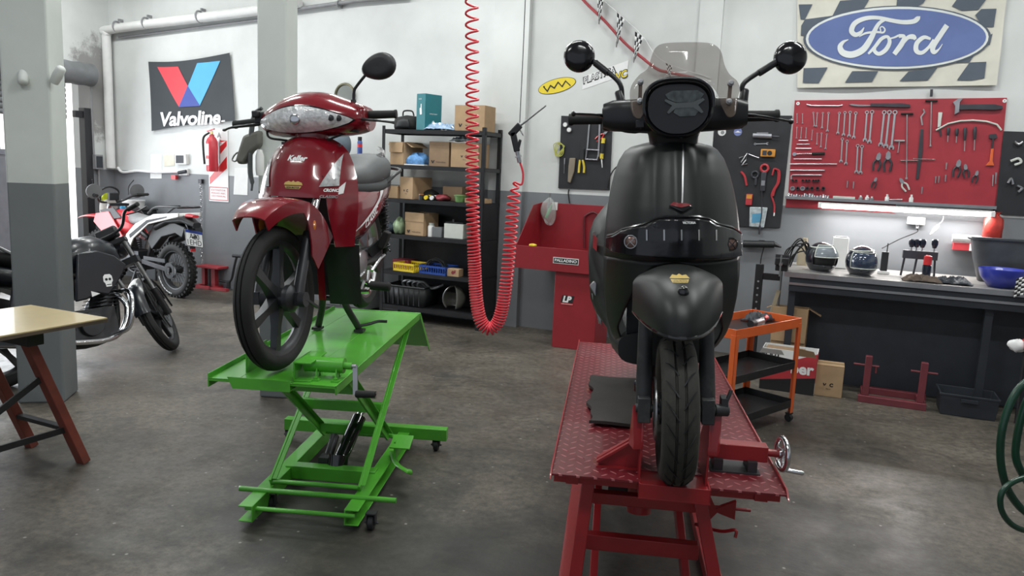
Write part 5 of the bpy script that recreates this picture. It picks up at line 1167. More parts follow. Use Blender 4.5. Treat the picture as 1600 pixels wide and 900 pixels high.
# ---- wrenches: ring end at the top, open jaw at the bottom
mat('wrench_steel', (.48, .48, .50), .38, .85, var=.12)
def wrench_mb(Lw, wd):
    m = MB()
    m.lathe([(wd*.62, -.003), (wd*1.05, -.003), (wd*1.05, .003), (wd*.62, .003)], (0, -.006, 0), (0, 1, 0), 14, closed=True)
    m.prism([(-wd*.42, -wd*.9), (wd*.42, -wd*.9), (wd*.42, -Lw+wd*1.2), (-wd*.42, -Lw+wd*1.2)], (0, -.004, 0), X, ZZ, (0, -.004, 0))
    j = [(-wd*.5, wd*1.1), (wd*.5, wd*1.1), (wd*1.15, wd*.2), (wd*1.1, -wd*.9), (wd*.55, -wd*1.15), (wd*.5, -wd*.1), (-wd*.5, -wd*.1), (-wd*.55, -wd*1.15), (-wd*1.1, -wd*.9), (-wd*1.15, wd*.2)]
    m.prism([(x, z-Lw) for x, z in j], (0, -.003, 0), X, ZZ, (0, -.006, 0)); return m
ZS = 1/4.21
def zb(x, y): return 1220+x*ZS, 140+y*ZS
WR = [((107, 160), (107, 218)), ((143, 160), (143, 220)), ((214, 152), (220, 238)), ((240, 155), (234, 240)), ((277, 155), (271, 250)), ((314, 155), (306, 270)),
      ((385, 155), (375, 285)), ((422, 152), (412, 296)), ((456, 150), (449, 303)), ((493, 155), (479, 313)), ((566, 150), (553, 330)), ((600, 148), (583, 342)), ((680, 150), (657, 360)), ((714, 150), (690, 370)), ((751, 150), (727, 380)),
      ((106, 250), (103, 318)), ((137, 250), (131, 318)), ((168, 252), (164, 318)), ((208, 268), (202, 330)), ((240, 288), (237, 358)), ((268, 288), (263, 376)), ((303, 295), (294, 388)),
      ((405, 325), (396, 470)), ((436, 340), (428, 485)), ((506, 370), (497, 540)), ((534, 375), (524, 545))]
PLC = ['at the left end of the top row', 'second from the left in the top row', 'third from the left in the top row', 'fourth from the left in the top row', 'fifth from the left in the top row', 'sixth from the left in the top row',
       'seventh in the top row', 'eighth in the top row', 'ninth in the top row', 'tenth in the top row', 'first of the long pair in the top row', 'second of the long pair in the top row', 'first of the three largest', 'middle of the three largest', 'last of the three largest',
       'at the left end of the second row', 'second in the second row', 'third in the second row', 'fourth in the second row', 'fifth in the second row', 'sixth in the second row', 'seventh in the second row',
       'first of the pair hanging below the top row', 'second of the pair hanging below the top row', 'first of the lower pair beside the pliers', 'second of the lower pair beside the pliers']
W0 = {}
for k, (a, b) in enumerate(WR):
    pa, pb = zb(*a), zb(*b); v = tpx(*pa, *pb); Lw = v.length; wd = max(.005, Lw*.062); key = 'w'
    u, z = on_v(*pa, BF)
    size = 'tiny' if Lw < .08 else 'small' if Lw < .13 else 'medium' if Lw < .18 else 'large'
    lab = size+' steel wrench on the red board, '+PLC[k]
    o = mk('wrench', wrench_mb(Lw, wd), 'wrench_steel', smooth=30); place(o, room(u, BF, z), Euler((0, math.atan2(-v.x, -v.z), ROOM_A))); tag(o, lab, 'wrench', 'wrenches on the red tool board')
def rods(name, lab, cat, pts, r, m='wrench_steel', extra=None, group=None):
    P = [zb(*p) for p in pts]; o = P[0]; u, z = on_v(*o, BF); mb = MB().sweep([tpx(*o, *p)+V3(0, -.01, 0) for p in P], r, 8)
    if extra: extra(mb, o, P)
    ob = mk(name, mb, m); place(ob, room(u, BF, z), ROOM_A); return tag(ob, lab, cat, group)
rods('pry_bar', 'thin steel pry bar at the top left of the red board', 'bar', [(170, 98), (200, 106), (380, 108), (405, 102)], .005)
rods('hex_key', 'short steel pin, topmost of the horizontal ones on the red board', 'hex key', [(118, 335), (180, 335)], .004)
rods('hex_key', 'second horizontal steel pin from the top on the red board', 'hex key', [(105, 360), (190, 360)], .004)
rods('hex_key', 'third horizontal steel pin from the top on the red board', 'hex key', [(98, 388), (200, 388)], .005)
rods('extension_bar', 'short steel extension bar under the ratchet on the red board', 'bar', [(85, 457), (270, 457)], .004)
rods('extension_bar', 'long thin steel bar running across the left of the red board', 'bar', [(60, 490), (370, 490)], .005)
rods('extension_bar', 'thick steel bar below the long thin one on the red board', 'bar', [(62, 530), (290, 532)], .006)
rods('angle_wrench', 'steel L-shaped wrench bar above the sockets on the red board', 'wrench', [(70, 590), (70, 568), (78, 562), (270, 562)], .006)
def tee(px, py, px2, py2, lab, w_=45, m='wrench_steel'):
    a, b = zb(px, py), zb(px2, py2); v = tpx(*a, *b); u, z = on_v(*a, BF); t = thing('tee_wrench', lab, 'wrench', room(u, BF, z), ROOM_A)
    mk('shaft', MB().tube((0, -.012, 0), v+V3(0, -.012, 0), .0045, n=8).tube(v*.97+V3(0, -.012, 0), v+V3(0, -.012, 0), .009, n=8), m, t); h = w_*ZS*.0043
    mk('handle', MB().tube((-h, -.012, 0), (h, -.012, 0), .008, n=10), 'rubber' if w_ > 40 else m, t)
tee(990, 75, 983, 375, 'long T-handle wrench with a black grip at the top middle of the red board', 42)
tee(830, 160, 826, 590, 'very long thin rod with a black mallet-like head on the red board', 44)
tee(780, 337, 770, 415, 'small plain steel T-handle wrench right of the largest wrenches', 38)
t = tl('ratchet', 'ratchet handle with a black grip on the left of the red board', 'ratchet', *zb(90, 425))
v = tpx(*zb(90, 425), *zb(205, 422)); v2 = tpx(*zb(90, 425), *zb(290, 420))
mk('head', MB().tube((0, -.012, 0), v+V3(0, -.012, 0), .006, n=8).lathe([(0, 0), (.016, 0), (.016, -.02), (0, -.02)], (0, -.002, 0), (0, 1, 0), 14), 'chrome', t); mk('grip', MB().tube(v+V3(0, -.014, 0), v2+V3(0, -.014, 0), .012, n=10), 'rubber', t)
# sockets: two rows of rings on the board, one row standing on the rail
def socket(px, py, r, lab, grp, m='dark_steel', L_=.03):
    o = mk('socket', MB().lathe([(r*.6, -L_*.4), (r*.6, -L_), (r, -L_), (r, 0), (0, 0), (0, -L_*.4)], (0, 0, 0), (0, 1, 0), 14), m); u, z = on_v(px, py, BF); place(o, room(u, BF, z), ROOM_A); tag(o, lab, 'socket', grp)
for k, x in enumerate((80, 101, 145, 168, 187, 214, 232, 248)): socket(*zb(x, 598), .0105, 'small dark socket in the upper socket row of the red board', 'small sockets in the upper row')
for k, x in enumerate((78, 112, 144, 175, 205, 242, 280)): socket(*zb(x, 650), .0195 if k in (0, 2) else .015, ('wide bright socket' if k in (0, 2) else 'medium dark socket')+' in the lower socket row of the red board', 'wide sockets in the lower row' if k in (0, 2) else 'medium sockets in the lower row', 'steel' if k in (0, 2) else 'dark_steel')
# rail and lamp below the board
u0, z0 = on_v(1228, 314, BF); u1, z1 = on_v(1556, 318, BF); zr = (z0+z1)/2
t = rthing('socket_rail', 'narrow steel rail under the red tool board', 'rail', 0, 0, 0)
mk('rail', MB().box2((u0-.005, WV-.075, zr-.006), (u1, WV-.001, zr)).box2((u0-.005, WV-.078, zr-.012), (u1, WV-.074, zr+.012)), 'steel', t)
mk('backing', MB().box2((u0, WV-.012, zr-.085), (u1-.7, WV-.001, zr-.006)), 'board_red', t, label='red strip below the rail')
rnd = random.Random(11)
px = 52
k = 0
while px < 320:
    r = rnd.choice((.009, .011, .013)); hh = rnd.choice((.026, .032, .04)); u = on_v(*zb(px, 720), WV-.045)[0]
    o = mk('socket', MB().lathe([(0, 0), (r, 0), (r, hh*.5), (r*.85, hh*.55), (r*.85, hh), (r*.5, hh), (r*.5, hh*.6), (0, hh*.6)], n=12), 'chrome'); place(o, room(u, WV-.045, zr+.001), ROOM_A)
    tag(o, 'small chrome socket standing on the rail at the lower left of the red board', 'socket', 'chrome sockets standing on the rail'); px += 15+rnd.random()*5; k += 1
u = on_v(*zb(415, 715), WV-.045)[0]; o = mk('storage_tin', MB().box2((-.085, -.02, 0), (.085, .02, .03)), 'white_metal', bevel=.003); place(o, room(u, WV-.045, zr+.001), ROOM_A); tag(o, 'flat white tin standing on the rail below the red board', 'tin')
for px, h_, m_, lab in ((525, .045, 'wire_grey', 'grey bottle on the rail, left of the small white one'), (567, .05, 'paper', 'white squat bottle on the rail below the red board'), (598, .04, 'wire_grey', 'dark squat bottle on the rail below the red board'), (698, .065, 'paper', 'tall thin white bottle on the rail below the red board'), (858, .07, 'paper', 'white capped bottle on the rail right of the middle')):
    u = on_v(*zb(px, 720), WV-.045)[0]; t = rthing('bottle', lab, 'bottle', u, WV-.045, zr+.001)
    mk('body', MB().lathe([(0, 0), (.016, 0), (.016, h_*.6), (.008, h_*.75), (0, h_*.75)], n=14), m_, t); mk('cap', MB().lathe([(0, h_*.75), (.008, h_*.75), (.008, h_), (0, h_)], n=12), 'white_ink', t)
o = rods('extension_bar', 'bright steel bar lying on the rail below the red board', 'bar', [(710, 724), (800, 724)], .006)
mat('tube_light', (1.0, .97, .93), .4, emit=9.0)
a, b = on_v(1284, 324, WV-.10), on_v(1548, 330, WV-.10); zt = (a[1]+b[1])/2-.005
t = rthing('strip_light', 'lit fluorescent strip lamp under the red tool board', 'lamp', 0, 0, 0)
mk('housing', MB().box2((a[0]-.03, WV-.11, zt+.012), (b[0]+.03, WV-.004, zt+.026)).box2((a[0]-.03, WV-.13, zt-.018), (a[0], WV-.07, zt+.02)).box2((b[0], WV-.13, zt-.018), (b[0]+.03, WV-.07, zt+.02)), 'white_ink', t, bevel=.002)
mk('tube', MB().tube((a[0], WV-.10, zt-.004), (b[0], WV-.10, zt-.004), .016, n=14), 'tube_light', t)
area('strip_lamp_light', room((a[0]+b[0])/2, WV-.125, zt-.012), room((a[0]+b[0])/2, WV-.35, zt-.5), 1.2, .03, 16, (1, .97, .94))
# more tools on the red board
def flat_tool(name, lab, cat, pts, m, th=.014, off=0.0, parent=None):
    P = [zb(*p) for p in pts]; o = P[0]; u, z = on_v(*o, BF); q = [tpx(*o, *p) for p in P]
    mb = MB().prism([(p.x, p.z) for p in q], (0, -off-.002, 0), X, ZZ, (0, -th, 0))
    if parent is not None: return mk(name, mb.xf(T(*(V3(u, 0, z)-parent['o']))), m, parent['t'], bevel=.002)
    t = thing(name, lab, cat, room(u, BF, z), ROOM_A); mk('body', mb, m, t, bevel=.002); return {'t': t, 'o': V3(u, 0, z)}
mat('tool_dark', (.05, .05, .06), .45, .3, var=.2); mat('tool_grey', (.30, .30, .33), .45, .5, var=.15)
p = flat_tool('torque_wrench', 'dark torque wrench along the top of the red board', 'wrench', [(590, 92), (800, 92), (850, 100), (850, 118), (790, 118), (590, 112)], 'tool_dark', .02)
flat_tool('ratchet_head', '', '', [(448, 98), (470, 95), (510, 100), (590, 102), (590, 110), (510, 112), (465, 106)], 'tool_grey', .012, 0, p)
p = flat_tool('pipe_wrench', 'large dark pipe wrench at the top right of the red board', 'wrench', [(1160, 100), (1400, 98), (1455, 108), (1455, 130), (1400, 136), (1250, 132), (1160, 135)], 'tool_dark', .024)
flat_tool('jaw', '', '', [(1130, 85), (1165, 62), (1195, 60), (1175, 85), (1170, 150), (1140, 165), (1145, 110)], 'tool_grey', .03, 0, p)
p = flat_tool('file', 'long dark file hanging in the middle of the red board', 'file', [(918, 260), (938, 260), (932, 420), (905, 590), (888, 590), (905, 400)], 'tool_dark', .01)
rods('hook_bar', 'short bent steel hook at the top of the dark file', 'hook', [(930, 235), (922, 180), (945, 150), (935, 130)], .007)
rods('brake_pipe', 'bowed white pipe crossing the right of the red board', 'pipe', [(1020, 268), (1100, 225), (1180, 207), (1260, 203), (1350, 210), (1420, 230), (1450, 268)], .007, 'white_metal')
rods('rod', 'bright short rod lying across the middle of the red board', 'rod', [(785, 467), (905, 467)], .006, 'chrome'); rods('rod', 'thin bright rod above and right of the short one on the red board', 'rod', [(870, 455), (1015, 460)], .004, 'chrome')
p = flat_tool('knife', 'pale handled knife hanging left of the bowed pipe', 'knife', [(1036, 150), (1062, 150), (1050, 245), (1030, 250)], 'white_metal', .014)
flat_tool('blade', '', '', [(1034, 248), (1050, 245), (1058, 300), (1050, 315)], 'tool_dark', .005, .003, p)
for k, (x, y0, y1) in enumerate(((1102, 250, 345), (1158, 255, 350), (1212, 250, 405), (1276, 245, 400))):
    o = zb(x, y0); v = tpx(*o, *zb(x-6, y1)); t = tl('screwdriver', ('short ' if k < 2 else 'long ')+'dark screwdriver under the bowed pipe, '+('first', 'second', 'third', 'last')[k]+' from the left', 'screwdriver', *o, 'screwdrivers on the red board')
    mk('handle', MB().lathe([(0, 0), (.010, .002), (.013, v.length*.15), (.010, v.length*.5), (.007, v.length*.55), (0, v.length*.55)], (0, -.016, 0), v, 12), 'tool_dark', t); mk('shaft', MB().tube(v*.5+V3(0, -.016, 0), v+V3(0, -.016, 0), .004, n=8), 'wrench_steel', t)
p = flat_tool('scraper', 'hammer-shaped scraper with an orange blade at the right of the red board', 'scraper', [(1382, 388), (1398, 388), (1392, 470), (1402, 500), (1345, 500), (1372, 470)], 'orange_paint', .012)
flat_tool('head', '', '', [(1370, 295), (1415, 290), (1422, 318), (1400, 325), (1394, 388), (1384, 388), (1388, 325), (1368, 322)], 'tool_dark', .016, 0, p)
def pliers(lab, x, y, s, m1, m2='tool_grey', ang=0.0):
    t = tl('pliers', lab, 'pliers', *zb(x, y)); t.rotation_euler = (0, ang, ROOM_A); h = s*ZS*.0041
    mk('jaws', MB().prism([(-.12*h, .0), (-.1*h, .25*h), (0, .36*h), (.1*h, .25*h), (.12*h, 0), (0, -.08*h)], (0, -.004, 0), X, ZZ, (0, -.012, 0)).lathe([(0, 0), (.09*h, 0), (.09*h, -.018), (0, -.018)], (0, -.002, 0), (0, 1, 0), 12), m2, t)
    for sg in (-1, 1): mk('handle', MB().sweep(cr([(sg*.03*h, -.011, -.02*h), (sg*.17*h, -.011, -.25*h), (sg*.15*h, -.011, -.5*h), (sg*.12*h, -.011, -.68*h)], 4), .042*h+.002, 7), m1, t)
    return t
for lab, x, y, s, m1, a in (('dark pliers left of the middle of the red board', 640, 455, 150, 'tool_dark', .1), ('dark pliers right of the first pair on the red board', 705, 450, 165, 'tool_dark', -.05), ('black handled pliers at the lower right of the red board', 1165, 500, 140, 'tool_dark', .1), ('small black pliers next to the ones at the lower right', 1215, 520, 110, 'tool_dark', -.2), ('small pliers with a pale jaw at the far lower right of the red board', 1285, 560, 100, 'tool_dark', .15), ('pale open pliers above the rail of the red board', 800, 610, 120, 'white_metal', -.6), ('dark pliers left above the rail of the red board', 620, 600, 90, 'tool_dark', .2)):
    pliers(lab, x, y, s, m1, 'tool_grey', a)
for k, (x, y) in enumerate(((1020, 570), (1040, 568), (1085, 560), (1090, 480), (440, 600), (480, 605), (930, 640), (1395, 560), (1415, 545))):
    o = zb(x, y); v = tpx(*o, *zb(x-4, y+(75 if k > 6 else 45))); oo = mk('punch', MB().tube((0, -.01, 0), v+V3(0, -.01, 0), .006, .004, n=8), 'wrench_steel' if k % 2 else 'tool_grey'); u, z = on_v(*o, BF); place(oo, room(u, BF, z), ROOM_A)
    tag(oo, 'thin steel punch hanging low on the red board, '+('left of the screwdrivers', 'second left of the screwdrivers', 'below the knife', 'just under the knife blade', 'under the long wrenches', 'second under the long wrenches', 'alone right of the pale pliers', 'left one below the scraper', 'right one below the scraper')[k], 'punch', 'punches low on the red board')
rods('hanging_strap', 'dark grey strap hanging from the blue oval banner down to the red board', 'strap', [(992, 0), (988, 48)], .010, 'tool_dark')
# ---- banner with the oval
mat('banner_cream', (.66, .64, .56), .85, var=.06); mat('banner_grey', (.095, .115, .145), .85, var=.05); mat('banner_blue', (.125, .17, .37), .85, var=.04); mat('banner_white', (.70, .73, .72), .85, var=.03)
bc = [wp(1246, -12), wp(1574, -22), wp(1556, 134), wp(1246, 138)]
def bil(a, b, off=0.0):
    p = (bc[0]*(1-a)+bc[1]*a)*(1-b)+(bc[3]*(1-a)+bc[2]*a)*b
    wv = .012*math.sin(a*9+b*2)*(.3+.7*b)+.006*math.sin(b*11+a*4); return V3(p.x, WV-.03+wv*.8-off, p.z)
bn = mk('banner', MB().sheet(bil, 40, 20, .002), 'banner_cream'); place(bn, (0, 0, 0), ROOM_A); tag(bn, 'checkered cloth banner with a blue oval hanging at the top right', 'banner')
def ban(pts, off, n=3):                               # outline in picture points of the banner laid on the cloth
    out = []
    for px, py in pts:
        p = wp(px, py, WV-.03); a, b = .5, .5
        for _ in range(12):
            q = bil(a, b); ea, eb = bil(a+.01, b)-q, bil(a, b+.01)-q; dx, dz = p.x-q.x, p.z-q.z
            det = ea.x*eb.z-ea.z*eb.x; a += .01*(dx*eb.z-dz*eb.x)/det; b += .01*(ea.x*dz-ea.z*dx)/det
        out.append((a, b))
    s_ = subdiv(poly(out), n); r = MB(); r.f = s_.f; r.v = [bil(p.x, p.y, off) for p in s_.v]; return r
def bz(x, y): return 1220+x*ZS, y*ZS
mb = MB()
for q in ([(118, 30), (208, 28), (158, 130), (130, 128)], [(160, 128), (335, 105), (250, 235), (132, 235), (135, 170)], [(390, 5), (585, -8), (548, 55), (480, 120), (340, 105)], [(765, -14), (965, -20), (935, 25), (900, 45), (760, 40)], [(1160, -6), (1360, -14), (1300, 65), (1190, 72), (1125, 42)], [(1318, 60), (1418, 58), (1400, 178), (1330, 178), (1278, 100)], [(1370, 235), (1392, 222), (1372, 298), (1345, 298)], [(1240, 412), (1350, 408), (1338, 515), (1250, 530), (1158, 528)], [(1290, 330), (1240, 412), (1160, 415), (1100, 400)], [(840, 470), (1030, 445), (968, 528), (780, 535)], [(470, 470), (640, 470), (600, 540), (422, 545)], [(150, 448), (308, 444), (250, 548), (145, 545)]):
    mb.join(ban([bz(*p) for p in q], .009, 3))
mk('checker_pattern', mb, 'banner_grey', bn)
def ell_b(cx, cy, rx, ry, n=48, tilt=-.012): return [bz(cx+rx*math.cos(2*PI*k/n), cy+ry*math.sin(2*PI*k/n)+rx*math.cos(2*PI*k/n)*tilt) for k in range(n)]
mk('oval_border', ban(ell_b(765, 252, 617, 212), .013, 3), 'banner_grey', bn); mk('oval_ring', ban(ell_b(765, 252, 600, 204), .016, 3), 'banner_white', bn)
ov = mk('oval', ban(ell_b(765, 252, 583, 188), .019, 3), 'banner_blue', bn)
def bst(pts, w_):
    s_ = stroke(pts, w_, 6); r = MB(); r.f = s_.f
    for p in s_.v:
        q = wp(*bz(p.x, p.y), WV-.03); a = (q.x-bc[0].x)/(bc[1].x-bc[0].x); b = (q.z-bc[0].z)/(bc[3].z-bc[0].z); r.v.append(V3(q.x, bil(a, b, .023).y, q.z))
    return r
mb = MB()
for pts in ([(548, 185, 6), (525, 218, 22), (490, 232, 30), (465, 205, 34), (490, 155, 32), (560, 125, 28), (640, 122, 24), (720, 138, 26), (800, 150, 28), (870, 145, 30), (900, 125, 30), (915, 112, 4)],
            [(690, 130, 18), (640, 165, 24), (590, 260, 36), (540, 330, 42), (470, 362, 44), (410, 350, 42), (390, 312, 34), (410, 280, 20), (445, 263, 4)],
            [(515, 245, 6), (560, 222, 14), (630, 215, 14), (672, 218, 12), (684, 198, 10), (668, 180, 8), (652, 188, 8), (656, 208, 8), (640, 222, 6)],
            [(575, 358, 14), (620, 310, 22), (660, 260, 24), (700, 245, 20), (715, 280, 26), (690, 330, 28), (645, 358, 26), (615, 335, 24), (628, 295, 18), (668, 252, 14)], [(712, 258, 10), (745, 250, 12), (775, 236, 14)],
            [(775, 240, 26), (810, 243, 22), (795, 290, 34), (745, 360, 30)], [(800, 290, 20), (835, 250, 26), (870, 245, 34), (885, 262, 18)],
            [(985, 258, 16), (940, 248, 26), (895, 285, 30), (890, 335, 32), (925, 350, 26), (970, 315, 20), (1005, 262, 16)], [(1092, 168, 34), (1050, 230, 34), (1000, 310, 34), (1005, 345, 30), (1035, 330, 12), (1062, 292, 4)]):
    mb.join(bst(pts, 20))
mk('lettering', mb, 'banner_white', ov, 'white cursive word on the oval')
# ---- yellow sticker with letters
t = rthing('wall_sticker', 'yellow oval and white lettered stickers on the wall left of the scooter', 'sticker', 0, 0, 0)
c = wp(870, 134, WV-.004); ang = math.atan2(wp(903, 126).z-wp(838, 143).z, wp(903, 126).x-wp(838, 143).x); XR = V3(math.cos(ang), 0, math.sin(ang)); ZR = V3(-math.sin(ang), 0, math.cos(ang))
mk('oval_edge', plane_map(poly(ellipse(.195, .068)), (c.x, WV-.003, c.z), XR, ZR), 'black_ink', t); mk('oval', plane_map(poly(ellipse(.19, .063)), (c.x, WV-.005, c.z), XR, ZR), mat('sticker_yellow', (.80, .62, .04), .5, var=.03), t)
mk('zigzag', plane_map(stroke([(-.135, .025), (-.12, .02)], .01, 1).join(MB().join(poly([(-.14, .022), (-.13, .026), (-.102, -.018), (-.062, .026), (-.028, -.008), (.02, .038), (.052, -.012), (.095, .03), (.14, -.03), (.132, -.036), (.095, .014), (.052, -.03), (.018, .020), (-.028, -.026), (-.062, .008), (-.104, -.038)]))), (c.x, WV-.007, c.z), XR, ZR), 'black_ink', t)
c = wp(945, 118, WV-.004); ang = math.atan2(wp(983, 105).z-wp(908, 133).z, wp(983, 105).x-wp(908, 133).x)*.95; XR = V3(math.cos(ang), 0, math.sin(ang)); ZR = V3(-math.sin(ang), 0, math.cos(ang))
mk('backing', plane_map(poly([(-.245, -.055), (.205, -.055), (.25, .06), (-.20, .06)]), (c.x, WV-.003, c.z), XR, ZR), 'white_ink', t)
mk('lettering_shadow', flat_text('PLASTICA', .085, (c.x-.057, WV-.005, c.z+.002), XR, ZR, shear=.25, bold=.005, width=.335), 'black_ink', t); mk('lettering', flat_text('PLASTICA', .075, (c.x-.058, WV-.007, c.z+.003), XR, ZR, shear=.25, bold=.0, width=.315), 'white_ink', t)
mk('lettering_shadow', flat_text('VC', .095, (c.x+.165, WV-.005, c.z+.004), XR, ZR, shear=.25, bold=.007, width=.125), 'black_ink', t); mk('lettering', flat_text('VC', .085, (c.x+.164, WV-.007, c.z+.005), XR, ZR, shear=.25, bold=.002, width=.11), 'sticker_yellow', t)
# ---- bunting and red cable
t = rthing('red_cable', 'red hose running down the wall behind the small checkered flags', 'hose', 0, 0, 0)
mk('hose', MB().sweep(cr([wp(890, -25, WV-.04), wp(915, 4, WV-.04), wp(945, 33, WV-.05), (wp(975, 66, WV-.04)), wp(1003, 90, WV-.04), wp(1027, 108, WV-.05), wp(1045, 113, WV-.04), wp(1085, 122, WV-.04)], 5), .013, 8), mat('cable_red', (.36, .05, .06), .5), t)
st = mk('bunting_string', MB().sweep(cr([wp(925, -15, WV-.06), wp(972, 26, WV-.06), wp(1003, 55, WV-.06), wp(1035, 95, WV-.06), wp(1110, 122, WV-.06)], 5), .003, 6), 'white_ink'); place(st, (0, 0, 0), ROOM_A); tag(st, 'thin white string carrying the checkered pennants', 'string')
def pennant(lab, a, b, c):
    A_, B_, C2 = [wp(*p, WV-.062) for p in (a, b, c)]; t = rthing('pennant', lab, 'flag', A_.x, A_.y, A_.z, 'checkered pennants on the string')
    N = 7; w_, k_ = MB(), MB()
    for i in range(N):
        for j in range(4):
            def P(s_, r_):
                e0 = A_*(1-s_)+C2*s_; e1 = B_*(1-s_)+C2*s_; q = e0*(1-r_)+e1*r_; return q-A_+V3(0, .012*math.sin(s_*5+r_*3), 0)
            q = [P(i/N, j/4), P(i/N, (j+1)/4), P((i+1)/N, (j+1)/4), P((i+1)/N, j/4)]; (w_ if (i+j) % 2 else k_).add(q, [(0, 1, 2, 3)])
    f = mk('cloth', w_, 'white_ink', t, solid=.001); mk('checks', k_, 'black_ink', f, solid=.0012)
pennant('small checkered pennant left of the scooter mirror, at the picture top', (932, -8), (944, -2), (936, 38)); pennant('small checkered pennant, middle one hanging left of the windscreen', (964, 18), (976, 30), (963, 74))
pennant('small checkered pennant close to the left edge of the windscreen', (992, 49), (1006, 58), (990, 98)); pennant('small checkered pennant seen through the windscreen', (1040, 98), (1051, 103), (1046, 124))
# ---- tools on the left black board
def tb_(name, lab, cat, px, py, **k): return tl(name, lab, cat, px, py, **k)
def dp(o, *pts): return [tpx(*o, *p) for p in pts]
mat('caulk_yellow', (.72, .56, .05), .4)
for k, (x, y) in enumerate(((884, 195), (890, 203))):
    t = tb_('dial_gauge', ('upper' if k == 0 else 'lower')+' small round white gauge on the left black board', 'gauge', x, y); mk('body', MB().lathe([(0, 0), (.024, 0), (.024, -.016), (0, -.016)], (0, -.002, 0), (0, 1, 0), 20), 'wire_grey', t); mk('face', MB().lathe([(0, -.0165), (.019, -.0165), (.019, -.019), (0, -.019)], (0, -.002, 0), (0, 1, 0), 20), 'white_ink', t)
o = (875, 236); t = tb_('cord_loop', 'yellow green cord hanging in loops on the left edge of the left black board', 'cord', *o)
mb = MB()
for k in range(4): mb.sweep(cr([(-.05+.008*k, -.015-.004*k, .0), (-.06+.02*k, -.015, .06), (.0+.015*k, -.02, .08-.01*k), (.04, -.016, .03), (.03-.02*k, -.016, -.04), (-.03, -.02, -.05+.015*k)], 5, True), .004, 6, closed=True)
mk('cord', mb, mat('cord_yellow', (.45, .46, .10), .6), t)
o = (883, 247); t = tb_('scriber', 'thin steel scriber hanging below the cord on the left black board', 'scriber', *o); v = dp(o, (882, 271))[0]; mk('handle', MB().tube((0, -.012, 0), v*.4+V3(0, -.012, 0), .007, n=8), 'tool_grey', t); mk('needle', MB().tube(v*.4+V3(0, -.012, 0), v+V3(0, -.012, 0), .003, n=6), 'steel', t)
o = (895, 247); t = tb_('wood_file', 'brown grey wooden handled file on the left black board', 'file', *o); q = dp(o, (891, 247), (900, 247), (898, 268), (892, 286), (888, 284), (889, 262)); mk('handle', MB().prism([(p.x, p.z) for p in q], (0, -.003, 0), X, ZZ, (0, -.02, 0)), mat('wood_grey', (.24, .20, .15), .7), t, bevel=.004)
def snip(o, lab, s):
    t = tb_('snips', lab, 'snips', *o)
    q = dp(o, (907, 233), (913, 232), (913, 252), (906, 252)); mk('blade', MB().prism([(p.x, p.z) for p in q], (0, -.004, 0), X, ZZ, (0, -.012, 0)), 'black_plastic', t, bevel=.002)
    for a, b in (((907, 250), (905, 270)), ((911, 250), (913, 270))):
        v = dp(o, a, b); mk('handle', MB().sweep(cr([v[0]+V3(0, -.012, 0), (v[0]+v[1])/2+V3((v[1]-v[0]).x*.4, -.012, 0), v[1]+V3(0, -.012, 0)], 4), .011, 8), 'caulk_yellow', t)
snip((910, 240), 'yellow handled snips in the middle of the left black board', 1)
o = (924, 186); t = tb_('hacksaw', 'grey framed hacksaw on the left black board', 'saw', *o)
q = dp(o, (922, 185), (938, 186), (936, 245)); q2 = dp(o, (922, 188), (918, 236))
mk('frame', MB().sweep([q[0]+V3(0, -.014, 0), q[1]+V3(0, -.014, 0), q[2]+V3(0, -.014, 0)], .010, 8), 'tool_grey', t); mk('blade', MB().bar(q2[0]+V3(0, -.014, 0), q2[1]+V3(0, -.014, 0), .003, .014, up=(1, 0, 0)), 'steel', t)
q = dp(o, (918, 234), (937, 235), (934, 250), (916, 249)); mk('handle', MB().sweep([p+V3(0, -.016, 0) for p in q], .010, 8, closed=True), 'tool_grey', t)
o = (944, 220); t = tb_('glue_gun', 'yellow and black sealant tube at the right of the left black board', 'tube', *o); q = dp(o, (944, 216), (941, 248), (942, 262))
mk('body', MB().tube(q[0]+V3(0, -.022, 0), q[1]+V3(0, -.022, 0), .017, n=14), 'caulk_yellow', t); mk('label_band', MB().tube(q[0]*.75+q[1]*.25+V3(0, -.022, 0), q[0]*.25+q[1]*.75+V3(0, -.022, 0), .0178, n=14), 'black_plastic', t); mk('nozzle', MB().tube(q[1]+V3(0, -.022, 0), q[2]+V3(0, -.022, 0), .008, .003, n=10), 'white_ink', t)
o = (946, 208); t = tb_('red_pliers', 'red handled pliers tilted at the top right of the left black board', 'pliers', *o); t.rotation_euler = (0, .9, ROOM_A)
mk('jaws', MB().prism([(-.012, 0), (0, .05), (.012, 0), (0, -.02)], (0, -.004, 0), X, ZZ, (0, -.012, 0)), 'steel', t)
for s in (-1, 1): mk('handle', MB().sweep(cr([(0, -.01, -.01), (s*.018, -.01, -.05), (s*.014, -.01, -.11)], 4), .006, 7), 'red_bright', t)
mk_ = mk('power_cord', MB().sweep(cr([wp(889, 296, WV-.012), wp(888, 303, WV-.012), wp(890, 318, WV-.012)], 4), .006, 6), 'rubber'); place(mk_, (0, 0, 0), ROOM_A); tag(mk_, 'short black cord below the left black board above the red sink', 'cord')
mk_ = mk('power_cord', MB().sweep(cr([wp(949, 294, WV-.03), wp(953, 276, WV-.03), wp(962, 262, WV-.03), wp(974, 256, WV-.03)], 5), .006, 6), 'rubber'); place(mk_, (0, 0, 0), ROOM_A); tag(mk_, 'black cord curving behind the left shoulder of the scooter', 'cord')
